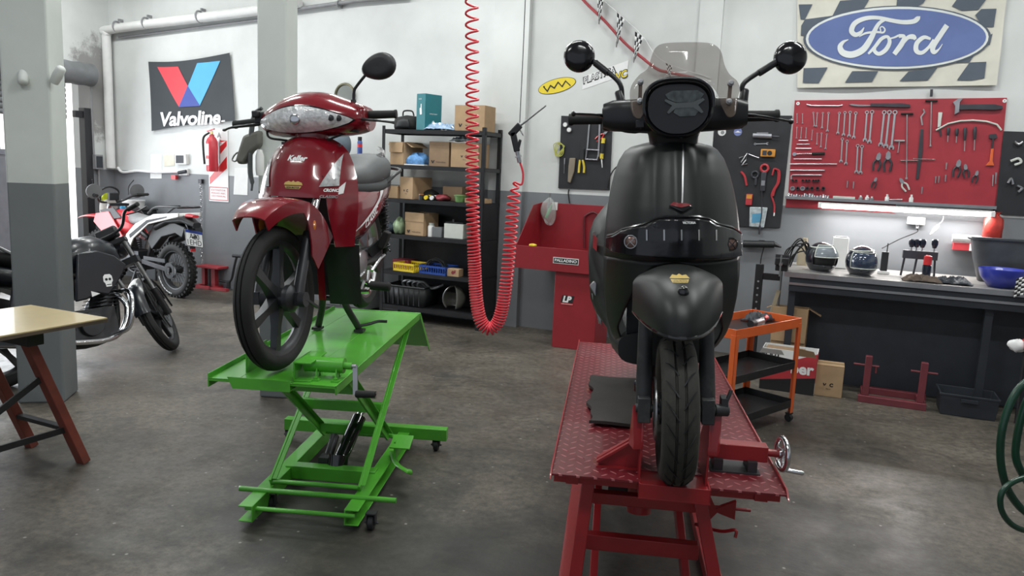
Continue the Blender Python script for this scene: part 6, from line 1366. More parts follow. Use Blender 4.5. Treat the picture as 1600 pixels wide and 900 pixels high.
# ---- tools on the right black board
o = (1128, 206); s_ = tb_('round_sticker', 'white round sticker on the right black board', 'sticker', *o); mk('disc', MB().lathe([(0, -.001), (.035, -.001), (.035, 0), (0, 0)], (0, 0, 0), (0, 1, 0), 24), 'white_ink', s_); mk('print', MB().lathe([(0, -.003), (.016, -.003), (.016, -.0015), (0, -.0015)], (.006, 0, -.006), (0, 1, 0), 16), 'wire_grey', s_)
o = (1153, 206); s_ = tb_('round_sticker', 'blue round sticker with a white wing on the right black board', 'sticker', *o); mk('disc', MB().lathe([(0, -.001), (.035, -.001), (.035, 0), (0, 0)], (0, 0, 0), (0, 1, 0), 24), mat('sticker_blue', (.16, .20, .42), .5), s_); mk('print', plane_map(poly([(-.03, -.004), (-.012, .002), (0, .010), (.012, .002), (.03, -.004), (.01, -.006), (-.01, -.006)]), (0, -.003, 0), X, ZZ), 'white_ink', s_)
o = (1176, 211); t = tb_('grease_gun', 'grey grease gun lying level on the right black board', 'grease gun', *o); q = dp(o, (1177, 212), (1206, 213), (1218, 214)); mk('barrel', MB().tube(q[0]+V3(0, -.025, 0), q[1]+V3(0, -.025, 0), .020, n=14), 'tool_grey', t); mk('nozzle', MB().tube(q[1]+V3(0, -.025, 0), q[2]+V3(0, -.025, 0), .006, n=8), 'tool_dark', t); mk('lever', MB().bar(q[0]+V3(.03, -.025, .022), q[1]+V3(-.03, -.025, .026), .01, .008), 'tool_grey', t)
o = (1180, 225); t = tb_('spanner', 'short grey spanner under the grease gun on the right black board', 'wrench', *o); o_ = wrench_mb(.10, .009); mk('body', o_.xf(Matrix.Rotation(math.radians(-93), 4, 'Y')), 'wrench_steel', t)
o = (1190, 239); t = tb_('multimeter', 'orange multimeter on the right black board', 'meter', *o); mk('case', MB().box((.055, -.018, 0), (.12, .03, .065)), mat('meter_orange', (.62, .27, .04), .45), t, bevel=.006); mk('screen', MB().box((.028, -.034, 0), (.035, .003, .04)), 'tool_dark', t); mk('dial', MB().lathe([(0, -.006), (.018, -.006), (.02, 0), (0, 0)], (.07, -.033, 0), (0, 1, 0), 18), 'black_plastic', t)
o = (1160, 245); t = tb_('clamp', 'grey folded clamp on the right black board', 'clamp', *o); q = dp(o, (1155, 247), (1163, 244), (1158, 254), (1168, 240), (1166, 250), (1160, 258), (1168, 256)); mk('frame', MB().sweep([p+V3(0, -.012, 0) for p in q], .007, 6), 'wrench_steel', t); q = dp(o, (1170, 241), (1186, 247)); mk('screw', MB().tube(q[0]+V3(0, -.012, 0), q[1]+V3(0, -.012, 0), .004, n=6), 'wrench_steel', t)
def clampmeter(lab, o, ring_m, body_m):
    t = tb_('clamp_meter', lab, 'meter', *o); q = dp(o, (o[0]+1, o[1]-10), (o[0]-2, o[1]+26))
    mk('jaw', MB().torus(q[0]+V3(0, -.018, 0), (0, 1, 0), .030, .011, 28, 8), ring_m, t); mk('body', MB().bar(q[0]*.4+V3(0, -.02, 0), q[1]+V3(0, -.02, 0), .042, .03, up=(0, 1, 0)), body_m, t, bevel=.006); mk('screen', MB().bar(q[1]*.35+V3(0, -.036, 0), q[1]*.65+V3(0, -.036, 0), .03, .003, up=(0, 1, 0)), 'tool_grey', t)
clampmeter('red and black clamp meter in the middle of the right black board', (1194, 273), mat('meter_red', (.45, .04, .05), .4), 'tool_dark')
o = (1210, 268); t = tb_('test_leads', 'red test leads hanging at the right of the right black board', 'cable', *o); q = dp(o, (1207, 274), (1210, 264), (1216, 268), (1215, 285), (1209, 296), (1206, 306), (1210, 320), (1210, 332)); mk('cable', MB().sweep(cr([p+V3(0, -.012, 0) for p in q], 4), .008, 7).sweep(cr([p+V3(.012, -.02, 0) for p in q[1:6]], 4), .008, 7), 'meter_red', t); mk('clip', MB().tube(q[-1]+V3(0, -.012, 0), q[-1]+V3(0, -.012, -.03), .006, n=8), 'white_ink', t)
o = (1159, 270); t = tb_('jumper_cable', 'black and red cable clip behind the right flank of the scooter', 'cable', *o); q = dp(o, (1158, 268), (1164, 276), (1167, 290)); mk('cable', MB().sweep(cr([p+V3(0, -.012, 0) for p in q], 4), .010, 7), 'meter_red', t)
o = (1180, 273); t = tb_('tape_ring', 'dark tape ring left of the clamp meter', 'ring', *o); mk('ring', MB().torus((0, -.01, 0), (0, 1, 0), .028, .009, 24, 8), 'tool_dark', t); mk('hook', MB().bar((.01, -.012, -.03), (.012, -.012, -.09), .02, .014), 'tool_dark', t)
o = (1171, 310); t = tb_('battery_tester', 'small orange and red battery tester beside the scooter', 'tester', *o); mk('case', MB().box((0, -.014, -.01), (.055, .025, .10)), 'meter_red', t, bevel=.005); mk('screen', MB().box((0, -.028, .015), (.045, .003, .035)), 'meter_orange', t)
o = (1186, 322); t = tb_('hanging_bag', 'clear bag with a blue label hanging below the clamp meter', 'bag', *o); q = dp(o, (1172, 323), (1200, 324), (1194, 356), (1171, 354)); mk('film', MB().prism([(p.x, p.z) for p in q], (0, -.010, 0), X, ZZ, (0, -.02, 0)), 'clear_sheet', t, bevel=.008); q = dp(o, (1176, 334), (1190, 333), (1189, 347), (1175, 348)); mk('label_card', MB().prism([(p.x, p.z) for p in q], (0, -.031, 0), X, ZZ, (0, -.001, 0)), mat('label_blue', (.10, .32, .50), .4), t)
q = dp(o, (1191, 286), (1191, 330), (1188, 352), (1187, 366)); mk('cable', MB().sweep(cr([p+V3(0, -.034, 0) for p in q], 4), .004, 6).tube(q[2]+V3(0, -.034, 0), q[3]+V3(0, -.034, 0), .009, n=8), 'tool_dark', t)
# ---- far right black board
for nm, lab, q, m_ in (('tyre_lever', 'curved silver lever at the top of the right edge board', [(1597, 222), (1590, 226), (1584, 222)], 'steel'), ('pin_spanner', 'pale oval ring on the right edge board', [(1578, 252), (1590, 248), (1594, 254), (1584, 258)], 'white_metal'), ('puller', 'small silver puller low on the right edge board', [(1588, 290), (1596, 294), (1590, 300)], 'steel'), ('bracket_tool', 'small silver bracket in the middle of the right edge board', [(1574, 286), (1579, 279), (1582, 288)], 'steel')):
    o = mk(nm, MB().sweep(cr([wp(*p, BF-.015)-wp(*q[0], BF-.015) for p in q], 4), .010, 7), m_); place(o, RU*wp(*q[0]).x+RV*(BF-.015)+V3(0, 0, wp(*q[0]).z), ROOM_A); tag(o, lab, 'tool')
# ================================================================== workbench and what is on, above and under it
BV = 6.15; BZT = .885
wb = rthing('workbench', 'long workbench with a steel edged top under the red tool board', 'workbench', 0, 0, 0)
mat('bench_top', (.26, .25, .24), .45, var=.2, dirt=(.12, .11, .10)); mat('bench_dark', (.022, .026, .034), .5, var=.15)
mk('worktop', MB().box2((-.40, BV, BZT-.03), (2.3, 7.0, BZT)), 'bench_top', wb, bevel=.003); mk('edge_strip', MB().box2((-.40, BV-.006, BZT-.034), (2.3, BV-.001, BZT+.003)), 'steel', wb)
mk('apron', MB().box2((-.36, BV+.008, BZT-.14), (2.28, BV+.04, BZT-.03)), 'bench_dark', wb); mk('apron_strip', MB().box2((-.36, BV-.002, BZT-.092), (2.28, BV+.007, BZT-.074)), 'steel', wb)
mk('front_panel', MB().box2((-.34, 6.40, .02), (2.28, 6.42, BZT-.14)), 'bench_dark', wb)
for u in (-.36, .95, 2.22): mk('leg', MB().box2((u, BV+.06, 0), (u+.05, BV+.11, BZT-.03)), 'bench_dark', wb); mk('leg', MB().box2((u, 6.93, 0), (u+.05, 6.98, BZT-.03)), 'bench_dark', wb)
def bt(name, lab, cat, px, py, v, group=None): u = on_v(px, py, v)[0]; return rthing(name, lab, cat, u, v, BZT+.001, group)
def helmet(lab, px, v, R, ang, m, visor_open):
    t = bt('helmet', lab, 'helmet', px, 400, v); t.rotation_euler = (0, 0, ROOM_A+ang)
    def fn(a, b):
        th = PI*(.015+.78*a); ph = 2*PI*b; k_ = 1+.10*max(0, -math.sin(ph))**2*max(0, min(1, (a-.55)/.2)); return V3(R*math.sin(th)*math.cos(ph)*.88, R*1.12*k_*math.sin(th)*math.sin(ph), R*.80+R*.98*math.cos(th))
    def ok(a, b): z = .015+.78*a; ph = (b % 1)*2*PI; fr = math.sin(ph) < -.45; return not (fr and .34 < z < .62)
    n, m_ = 40, 64; vs = [fn(i/n, j/m_) for i in range(n+1) for j in range(m_)]; fs = [(i*m_+j, (i+1)*m_+j, (i+1)*m_+(j+1) % m_, i*m_+(j+1) % m_) for i in range(n) for j in range(m_) if ok((i+.5)/n, (j+.5)/m_)]
    sh_ = mk('shell', MB().add(vs, fs), m, t, smooth=60, solid=.006)
    mk('lining', MB().ell((0, .02*0, R*.80), (R*.80, R*1.0, R*.90)), 'rubber', t)
    vz = MB(); da, z0, z1 = (.15, .30, .60) if not visor_open else (.15, .20, .46)
    def vf(a, b): ph = 2*PI*(.60+.30*b); th = PI*(z0+(z1-z0)*a); k = 1.035; return V3(R*k*math.sin(th)*math.cos(ph)*.88, R*1.12*k*math.sin(th)*math.sin(ph), R*.80+R*.98*k*math.cos(th))
    mk('visor', vz.sheet(vf, 10, 24), 'visor_clear' if visor_open else 'visor_smoke', t, smooth=60, solid=.002)
    mk('visor_highlight', MB().sweep([vf(0, j/24)*1.01 for j in range(25)] + [vf(j/8, 1)*1.01 for j in range(1, 9)] + [vf(1, 1-j/24)*1.01 for j in range(1, 25)] + [vf(1-j/8, 0)*1.01 for j in range(1, 8)], .0035, 6, closed=True), 'white_metal', sh_)  # rim highlight of the visor built as a pale strip
    mk('shell_band', MB().sweep([fn(.30-.02*math.cos(j*.2), j/32-.0) for j in range(15, 34)], .006, 6), 'white_metal', sh_)
    mk('chin_vent', MB().box((0, -R*1.0, R*.36), (R*.5, .02, R*.12)), 'black_plastic', sh_, bevel=.004)
    mk('bottom_trim', MB().sweep([fn(1, j/32) for j in range(32)], .006, 6, closed=True), 'wire_grey', sh_)
    return t
mat('visor_clear', (.30, .34, .38), .05, alpha=.5, coat=.6); mat('visor_smoke', (.03, .045, .08), .06, coat=1.0); mat('helmet_navy', (.012, .017, .032), .2, coat=.8, var=.1); mat('helmet_black', (.010, .013, .020), .25, coat=.6, var=.1)
helmet('black helmet with a clear raised visor on the workbench', 1284, 6.42, .128, .45, 'helmet_black', True); helmet('dark navy helmet with a closed visor on the workbench', 1347, 6.36, .128, .2, 'helmet_navy', False)
t = bt('charger', 'white power brick standing behind the two helmets', 'charger', 1312, 395, 6.75); zz_ = on_v(1312, 371, 6.75)[1]-BZT
mk('case', MB().box((0, .04, zz_/2), (.12, .10, zz_)), 'paper', t, bevel=.008); mk('grille', MB().box((0, .04, zz_+.004), (.09, .07, .006)), 'wire_grey', t)
t = bt('wire_tangle', 'tangle of black wires at the left end of the workbench', 'wires', 1242, 410, 6.45); mb = MB(); rnd = random.Random(3)
for k in range(7): a0 = rnd.random()*.1; mb.sweep(cr([(-.12+a0, .02*k, .005), (-.10+a0*1.3, .01*k, .10+.08*rnd.random()), (.0+a0, .03, .14+.10*rnd.random()), (.10, .02*k, .05+.05*rnd.random()), (.13, .015*k, .006)], 5), .0055, 6)
mk('wires', mb, 'rubber', t)
t = bt('glue_bottle', 'dirty beige plastic bottle behind the first helmet', 'bottle', 1256, 395, 6.8); hb_ = on_v(1256, 372, 6.8)[1]-BZT; mk('body', MB().lathe([(0, 0), (.05, 0), (.05, hb_*.6), (.02, hb_*.78), (0, hb_*.78)], n=18), mat('beige', (.35, .29, .20), .6), t); mk('cap', MB().lathe([(0, hb_*.78), (.02, hb_*.78), (.02, hb_), (0, hb_)], n=14), 'beige', t)
t = bt('vise', 'small black bench vise clamped at the left end of the workbench', 'vise', 1226, 415, 6.22)
mk('body', MB().box((-.02, .02, .05), (.09, .12, .10)).box((-.02, -.05, .075), (.10, .03, .06)), 'black_paint', t, bevel=.008); mk('jaw', MB().box((-.02, -.025, .11), (.10, .02, .03)), 'dark_steel', t); mk('screw', MB().tube((-.02, -.06, .06), (-.02, -.15, .06), .012, n=10).tube((-.02, -.14, -.03), (-.02, -.14, .13), .006, n=8), 'steel', t)
t = rthing('cordless_tool', 'black tool with a hanging cord on the wall below the right black board', 'tool', *(lambda p: (p[0], WV-.05, p[1]))(on_v(1190, 381, WV-.05)))
a = wp(1172, 381, WV-.05)-wp(1190, 381, WV-.05); b = wp(1210, 382, WV-.05)-wp(1190, 381, WV-.05); mk('handle', MB().tube(a*1.6, b, .032, .030, n=14), 'black_plastic', t, smooth=50); mk('tip', MB().tube(b, b+V3(.06, 0, -.02), .022, .006, n=12), 'black_plastic', t); mk('cord', MB().sweep(cr([b*.2+V3(0, 0, -.03), b*.15+V3(-.01, 0, -.15), b*.1+V3(.0, 0, -.3)], 4), .005, 6), 'rubber', t); mk('wall_hook', MB().box((0, .03, .02), (.05, .05, .02)), 'dark_steel', t)
# socket outlet and lead
t = rthing('wall_outlet', 'white double outlet box on the wall above the workbench', 'outlet', *(lambda p: (p[0], WV-.001, p[1]))(on_v(1431, 345, WV)))
mk('box', MB().box((0, -.02, 0), (.13, .04, .06)), 'paper', t, bevel=.005); mk('plug', MB().box((.01, -.05, -.012), (.03, .03, .04)).box((.012, -.045, -.045), (.02, .02, .03)), 'wire_grey', t, bevel=.003)
mk('lead', MB().sweep(cr([(.012, -.045, -.06), (.012, -.045, -.09), wp(1405, 374, WV-.05)-wp(1431, 345, WV)+V3(0, 0, 0), wp(1378, 388, WV-.10)-wp(1431, 345, WV)], 6), .004, 6), 'rubber', t)
t = bt('battery_charger', 'small white adapter with black prongs between helmet and tool stand', 'charger', 1382, 410, 6.6); z0 = on_v(1382, 390, 6.6)[1]-BZT; mk('case', MB().box((0, .03, z0*.45), (.05, .05, z0*.9)), 'black_plastic', t, bevel=.004); mk('base', MB().box((0, .03, .012), (.085, .08, .024)), 'paper', t, bevel=.004); mk('antenna', MB().tube((.01, .03, z0*.85), (.012, .03, z0*1.25), .004, n=6), 'rubber', t)
t = rthing('hanging_pen', 'white pen hanging by a thread from the lamp above the bench', 'pen', *(lambda p: (p[0], WV-.07, p[1]))(on_v(1462, 360, WV-.07))); a = wp(1454, 366, WV)-wp(1462, 360, WV); b = wp(1467, 351, WV)-wp(1462, 360, WV); c_ = wp(1474, 338, WV)-wp(1462, 360, WV); mk('pen', MB().lathe([(0, -.004), (.006, 0), (.016, .06), (.010, .09), (0, .095)], a, b-a, 12), 'paper', t); mk('thread', MB().sweep(cr([b, (b+c_)/2+V3(.01, 0, 0), c_], 4), .003, 5), 'white_ink', t)
# screwdriver stand
t = bt('tool_stand', 'small black stand holding screwdrivers upright on the workbench', 'stand', 1437, 415, 6.62)
a = on_v(1410, 400, 6.62)[0]-on_v(1437, 415, 6.62)[0]; w_ = on_v(1465, 400, 6.62)[0]-on_v(1410, 400, 6.62)[0]; zt = on_v(1437, 392, 6.62)[1]-BZT; zl = on_v(1437, 405, 6.62)[1]-BZT
mk('block', MB().box2((a, -.03, zl), (a+w_, .04, zt)), 'tool_dark', t, bevel=.004)
for x in (a+.015, a+w_*.42, a+w_-.015): mk('leg', MB().tube((x, 0, zl), (x-.012 if x < 0 else x+.008, .0, 0), .008, n=8), 'tool_dark', t)
st0 = bpy.context  # screwdrivers standing in the block
for k, (px, lab) in enumerate(((1425, 'first'), (1433, 'second'), (1442, 'third'), (1461, 'last'))):
    u = on_v(px, 380, 6.62)[0]; z1 = on_v(px, 374, 6.62)[1]; s_ = rthing('screwdriver', 'dark handled screwdriver in the bench stand, '+lab+' from the left', 'screwdriver', u, 6.625, BZT+zt+.001, 'screwdrivers in the bench stand')
    L_ = z1-BZT-zt; mk('handle', MB().lathe([(0, L_*.25), (.014, L_*.28), (.024, L_*.6), (.023, L_*.9), (.014, L_), (0, L_)], n=12), 'helmet_navy', s_); mk('shaft', MB().tube((0, 0, 0), (0, 0, L_*.3), .005, n=8), 'steel', s_)
def pxcan(name, lab, cat, px, ytop, v, r, m, cap_m, cap=.3, n=18):
    t = bt(name, lab, cat, px, 420, v); h = on_v(px, ytop, v)[1]-BZT; mk('body', MB().lathe([(0, 0), (r, 0), (r, h*(1-cap)), (r*.8, h*(1-cap)+.004), (0, h*(1-cap)+.004)], n=n), m, t); mk('cap', MB().lathe([(0, h*(1-cap)+.005), (r*.95, h*(1-cap)+.005), (r*.9, h*.96), (r*.5, h), (0, h)], n=n), cap_m, t); return t
pxcan('spray_can', 'short blue can with a red and white cap in front of the tool stand', 'can', 1448, 399, 6.46, .030, 'helmet_navy', 'red_bright', .42)
def onbench(name, lab, cat, mb, m, px, v, **k): o = mk(name, mb, m, **k); place(o, room(on_v(px, 430, v)[0], v, BZT+.002), ROOM_A); return tag(o, lab, cat)
onbench('rag', 'crumpled brown rag on the workbench in front of the tool stand', 'rag', crump(.24, .12, .05, 21), mat('rag_brown', (.10, .075, .06), .9, var=.3, scale=20), 1441, 6.28, smooth=30, solid=.003)
onbench('rag', 'dark rag with white edges lying left of the blue bowl', 'rag', crump(.22, .16, .05, 8), mat('rag_dark', (.03, .035, .045), .85, var=.5, scale=18, dirt=(.5, .5, .5), dirt_amt=.9), 1490, 6.32, smooth=30, solid=.003)
t = bt('washing_bowl', 'blue plastic bowl at the right end of the workbench', 'bowl', 1566, 430, 6.35); R_ = (on_v(1604, 425, 6.35)[0]-on_v(1528, 425, 6.35)[0])/2; zt = on_v(1566, 421, 6.35)[1]-BZT
bo_ = mk('bowl', MB().lathe([(0, 0), (R_*.55, 0), (R_*.85, zt*.5), (R_*.97, zt), (R_*1.03, zt+.004), (R_*1.03, zt-.006), (R_*.92, zt*.55), (R_*.55, -.0), (0, .004)], n=40), mat('bowl_blue', (.03, .045, .36), .35, var=.08, coat=.3), t, smooth=60)
t = bt('wash_tub', 'large grey black plastic tub standing behind the blue bowl', 'tub', 1560, 420, 6.72); w_ = .40; zt = on_v(1560, 374, 6.72)[1]-BZT
rows = [[V3(p.x*s_, p.y*.62*s_, z) for p in [V3(q[0], q[1], 0) for q in rrect(.72, .40, .12, 6)]] for s_, z in ((.78, 0), (.92, zt*.55), (1.0, zt), (1.06, zt+.003), (1.06, zt-.01))]
mk('tub', MB().ring(rows, caps=False).add([p for p in rows[0]], [tuple(range(len(rows[0])))]), mat('tub_grey', (.055, .06, .068), .45, var=.2), t, smooth=60, solid=.004).location = (.16, 0, 0)
t = rthing('paper_roll', 'white and red roll on a wall bracket above the tub', 'roll', *(lambda p: (p[0], WV-.06, p[1]))(on_v(1512, 373, WV-.06))); a = on_v(1488, 373, WV)[0]-on_v(1512, 373, WV)[0]
mk('roll', MB().tube((a, 0, 0), (-a+.05, 0, 0), .030, n=18), 'paper', t); mk('bracket', MB().box2((a+.01, -.02, -.095), (-a+.02, .055, -.035)), 'meter_red', t, bevel=.004); mk('label_card', MB().box((-a-.06, -.023, -.065), (.06, .004, .055)), 'banner_white', t)
t = rthing('red_bag', 'red plastic bag hanging at the right end of the strip lamp', 'bag', *(lambda p: (p[0], WV-.09, p[1]))(on_v(1552, 352, WV-.09))); h = (on_v(1552, 336, WV-.09)[1]-on_v(1552, 374, WV-.09)[1])
mk('film', MB().ring([[V3(p[0]*w2, p[1]*w2*.5+.0, z) + V3(.006*math.sin(i*2.1+z*40), 0, 0) for i, p in enumerate(ellipse(1, 1, 20))] for z, w2 in ((-h*.55, .05), (-h*.5, .065), (-h*.1, .066), (h*.25, .06), (h*.42, .03), (h*.55, .05))]), mat('bag_red', (.50, .05, .04), .3, var=.2, scale=30), t, smooth=60)
# ---- left of the bench: black perforated post
t = rthing('steel_post', 'black perforated steel post standing beside the left end of the bench', 'post', -.60, 6.32, 0); zt = on_v(1190, 413, 6.32)[1]
mk('post', MB().box2((-.03, 0, 0), (.03, .004, zt)).box2((.026, 0, 0), (.03, .05, zt)), 'black_paint', t, bevel=.002)
mb = MB()
for k in range(14): mb.lathe([(0, -.001), (.008, -.001), (.008, 0), (0, 0)], (0, -.001, .06+k*.055), (0, 1, 0), 10)
mk('holes', mb, 'wire_grey', t); mk('foot', MB().box((0, .02, .004), (.12, .12, .008)), 'black_paint', t); mk('arm', MB().box2((.03, .01, zt-.12), (.16, .04, zt-.07)), 'black_paint', t)
t = rthing('clamp_rod', 'steel rod with a beige strip beside the black post', 'rod', *(lambda p: (p[0], 6.30, 0))(on_v(1214, 440, 6.30))); z0, z1 = on_v(1210, 490, 6.30)[1], on_v(1217, 402, 6.30)[1]
mk('rod', MB().tube((.02, 0, 0), (.03, 0, z1), .008, n=8), 'steel', t); mk('strip', MB().bar((-.02, -.01, z0), (.02, -.01, z0+.19), .03, .006, up=(0, 1, 0)), 'beige', t)
# ---- under the bench
U = lambda px, v: on_v(px, 560, v)[0]
carton('large brown box with an open top lying behind the white and red box', 1208, 1264, 481, .0, v=6.27, depth=.11, flaps='open', ang=-.02)
a, b = U(1190, 5.98), U(1277, 5.98); z1 = on_v(1234, 548, 5.98)[1]; t = thing('appliance_carton', 'white box with a red band and open flaps on the floor by the orange trolley', 'box', room((a+b)/2, 5.98, .001), ROOM_A-.02); w_ = b-a
mk('carton', MB().box2((-w_/2, 0, 0), (w_/2, .004, z1)).box2((-w_/2, .20, 0), (w_/2, .204, z1)).box2((-w_/2, 0, 0), (-w_/2+.004, .20, z1)).box2((w_/2-.004, 0, 0), (w_/2, .20, z1)).box2((-w_/2, 0, 0), (w_/2, .20, .004)), 'paper', t)
mk('band', MB().prism([(-w_/2, z1*.22), (w_/2, z1*.42), (w_/2, z1*.99), (-w_/2+.1, z1*.62), (-w_/2, z1*.35)], (0, -.001, 0), X, ZZ, (0, -.0008, 0)).box2((w_/2+.001, 0, z1*.3), (w_/2+.0018, .20, z1*.95)), 'meter_red', t, label='red printed band'); mk('base_print', MB().prism([(-w_/2, 0), (w_/2, 0), (w_/2, z1*.42), (-w_/2, z1*.22)], (0, -.001, 0), X, ZZ, (0, -.0008, 0)), 'black_ink', t, label='black printed base')
mk('lettering', flat_text('ber', .115, (w_*.26, -.003, z1*.60), V3(1, 0, .03), ZZ, bold=.004), 'white_ink', t, 'white lettering'); mk('lettering', flat_text('BOUT', .05, (-w_*.33, -.002, z1*.86), X, ZZ, bold=.002), 'black_ink', t, 'small black lettering')
mk('flap', MB().prism([(w_*.12, z1), (w_/2, z1), (w_/2-.02, z1+.05), (w_*.2, z1+.06)], (0, .0, 0), X, V3(0, -.5, 1), (0, .003, 0)), 'cardboard', t); mk('flap', MB().prism([(-w_/2, z1), (-.02, z1), (-.04, z1+.04), (-w_/2+.02, z1+.04)], (0, .0, 0), X, V3(0, -.6, 1), (0, .003, 0)), 'paper', t); mk('content', MB().box((-w_*.1, .10, z1-.03), (w_*.7, .16, .04)), 'cardboard_dark', t)
carton('upright brown box on the floor right of the white and red box', 1276, 1320, 572, .0, v=6.02, depth=.16, ang=.02, mark='VC', mrow=.62)
t = rthing('wheel_stand', 'dark red two-post stand on the floor in front of the bench', 'stand', 0, 0, 0); a, b = U(1347, 6.0), U(1457, 6.0); mat('stand_red', (.16, .03, .04), .5, var=.15)
zt1, zt2 = on_v(1358, 552, 6.05)[1], on_v(1460, 566, 6.05)[1]
mk('base_bar', MB().box2((a, 6.0, .0), (b, 6.05, .05)), 'stand_red', t, bevel=.003); mk('base_bar', MB().box2((a+.02, 6.28, 0), (b+.02, 6.33, .05)).box2((a+.02, 6.05, .0), (a+.07, 6.28, .05)).box2((b-.05, 6.05, 0), (b, 6.28, .05)), 'stand_red', t, bevel=.003)
mk('post', MB().box2((a+.025, 6.02, .05), (a+.07, 6.065, .34)), 'stand_red', t, bevel=.003); mk('post', MB().box2((b-.06, 6.02, .05), (b-.015, 6.065, .34)), 'stand_red', t, bevel=.003)
mk('pin', MB().tube((a-.05, 6.04, .27), (a+.12, 6.04, .27), .008, n=8).tube((a+.1, 6.04, .27), (a+.1, 6.04, .22), .008, n=8), 'stand_red', t); mk('pin', MB().tube((b-.12, 6.04, .27), (b+.05, 6.04, .27), .008, n=8), 'stand_red', t)
t = rthing('floor_bin', 'low dark plastic bin on the floor under the right part of the bench', 'bin', (U(1477, 5.98)+U(1572, 5.98))/2, 5.98, .0); w_ = U(1572, 5.98)-U(1477, 5.98)
mk('bin', MB().ring([[V3(x*w_/2*s_, .13+y*.13*s_, z) for x, y in ((-1, -1), (1, -1), (1, 1), (-1, 1))] for s_, z in ((.94, .002), (1, .14), (1.03, .14), (1.03, .155), (.97, .155), (.9, .02))]), 'bench_dark', t, bevel=.004); mk('handle', MB().box((0, -.012, .12), (.10, .02, .02)), 'bench_dark', t)
# ------------------------------------------------------------------ orange tool trolley
P1, P2, P3 = at_z(1151, 517, .69), at_z(1253, 498, .69), at_z(1168, 484, .69); ex = (P2-P1); ey = (P3-P2); Lx, Ly = ex.length, .36; an = math.atan2(ex.y, ex.x)
t = thing('tool_trolley', 'orange tool trolley with black shelves between the red lift and the bench', 'trolley', V3(P1.x, P1.y, 0), an)
mat('tray_black', (.016, .016, .018), .35, var=.2)
def tray(z, h, m): return MB().box2((0, 0, z), (Lx, Ly, z+.004)).box2((0, 0, z), (Lx, .004, z+h)).box2((0, Ly-.004, z), (Lx, Ly, z+h)).box2((0, 0, z), (.004, Ly, z+h)).box2((Lx-.004, 0, z), (Lx, Ly, z+h))
mk('top_tray', tray(.635, .06, 0), 'orange_paint', t, bevel=.002); mk('tray_liner', MB().box2((.006, .006, .640), (Lx-.006, Ly-.006, .644)), 'tray_black', t)
for z in (.36, .10): mk('shelf_tray', tray(z, .05, 0), 'tray_black', t, bevel=.002)
for x in (-.002, Lx-.033):
    for y in (-.002, Ly-.033):
        mk('leg', MB().box2((x, y if y < .1 else y+.031, .06), (x+.035, y+.004 if y < .1 else y+.035, .66)).box2((x if x < .1 else x+.031, y, .06), (x+.004 if x < .1 else x+.035, y+.035, .66)), 'orange_paint', t, bevel=.001)
        c = mk('caster', MB().lathe([(0, -.014), (.022, -.014), (.026, -.010), (.026, .010), (.022, .014), (0, .014)], (x+.017, y+.017, .026), (1, 0, 0), 18), 'black_plastic', t); mk('caster_fork', MB().box((x+.017, y+.017, .056), (.04, .035, .01)).box((x-.002, y+.017, .04), (.003, .02, .04)).box((x+.036, y+.017, .04), (.003, .02, .04)), 'dark_steel', c)
TM = lambda x, y, z: V3(P1.x, P1.y, 0) + V3(math.cos(an)*x - math.sin(an)*y, math.sin(an)*x + math.cos(an)*y, z)
def ontray(px, py): q = at_z(px, py, .66)-V3(P1.x, P1.y, 0); return q.x*math.cos(an)+q.y*math.sin(an), -q.x*math.sin(an)+q.y*math.cos(an)
x, y = ontray(1176, 508); t = thing('spray_can', 'silver spray can with a black base lying in the orange trolley', 'can', TM(x, y, .645+.024), an); mk('can', MB().lathe([(0, 0), (.022, 0), (.024, .005), (.024, .13), (.016, .14), (0, .14)], (0, 0, 0), (1, .1, 0), 18), 'steel', t); mk('base', MB().lathe([(0, -.03), (.024, -.03), (.0245, .02), (0, .02)], (0, 0, 0), (1, .1, 0), 18), 'black_plastic', t)
t = thing('red_nozzle', 'red capped black cylinder next to the silver can in the trolley', 'can', TM(x+.17, y+.06, .645+.022), an); mk('body', MB().lathe([(0, 0), (.02, 0), (.02, .06), (0, .06)], (0, 0, 0), (1, .1, 0), 16), 'black_plastic', t); mk('cap', MB().lathe([(0, .06), (.022, .06), (.022, .11), (0, .11)], (0, 0, 0), (1, .1, 0), 16), 'red_bright', t)
x, y = ontray(1164, 494); o = mk('glove', crump(.20, .12, .06, 31), 'bench_dark', smooth=30, solid=.003); place(o, TM(max(x, .12), min(y, .24), .646), an); tag(o, 'dark cloth glove in the back of the orange trolley tray', 'glove')
o = mk('tool_case', MB().box((.05, .05, .012), (.09, .05, .024)), 'steel', bevel=.003); place(o, TM(.035, .03, .646), an); tag(o, 'small silver case at the near corner of the trolley tray', 'case')
# ------------------------------------------------------------------ green hose, flag and gloves at the right edge
t = thing('hose_stand', 'dark steel post at the right edge that carries the green hose', 'stand', V3(1.90, 2.45, 0), 0); mk('post', MB().box2((-.02, -.02, 0), (.02, .02, 1.35)), 'dark_steel', t); mk('hook', MB().sweep([(0, 0, 1.05), (-.12, -.03, 1.05), (-.17, -.03, 1.09)], .012, 8), 'dark_steel', t); mk('foot', MB().box((0, 0, .006), (.25, .25, .012)), 'dark_steel', t)
mb = MB(); c0 = on_y(1612, 705, 2.43)
def hp(px, py, y): return on_y(px, py, y)-c0
mb.sweep(cr([hp(1625, 588, 2.42), hp(1590, 610, 2.42), hp(1567, 665, 2.41), (hp(1564, 725, 2.41)), hp(1580, 775, 2.42), hp(1615, 805, 2.42), hp(1650, 770, 2.44), hp(1660, 680, 2.44), hp(1645, 605, 2.44)], 6, True), .0125, 10, closed=True)
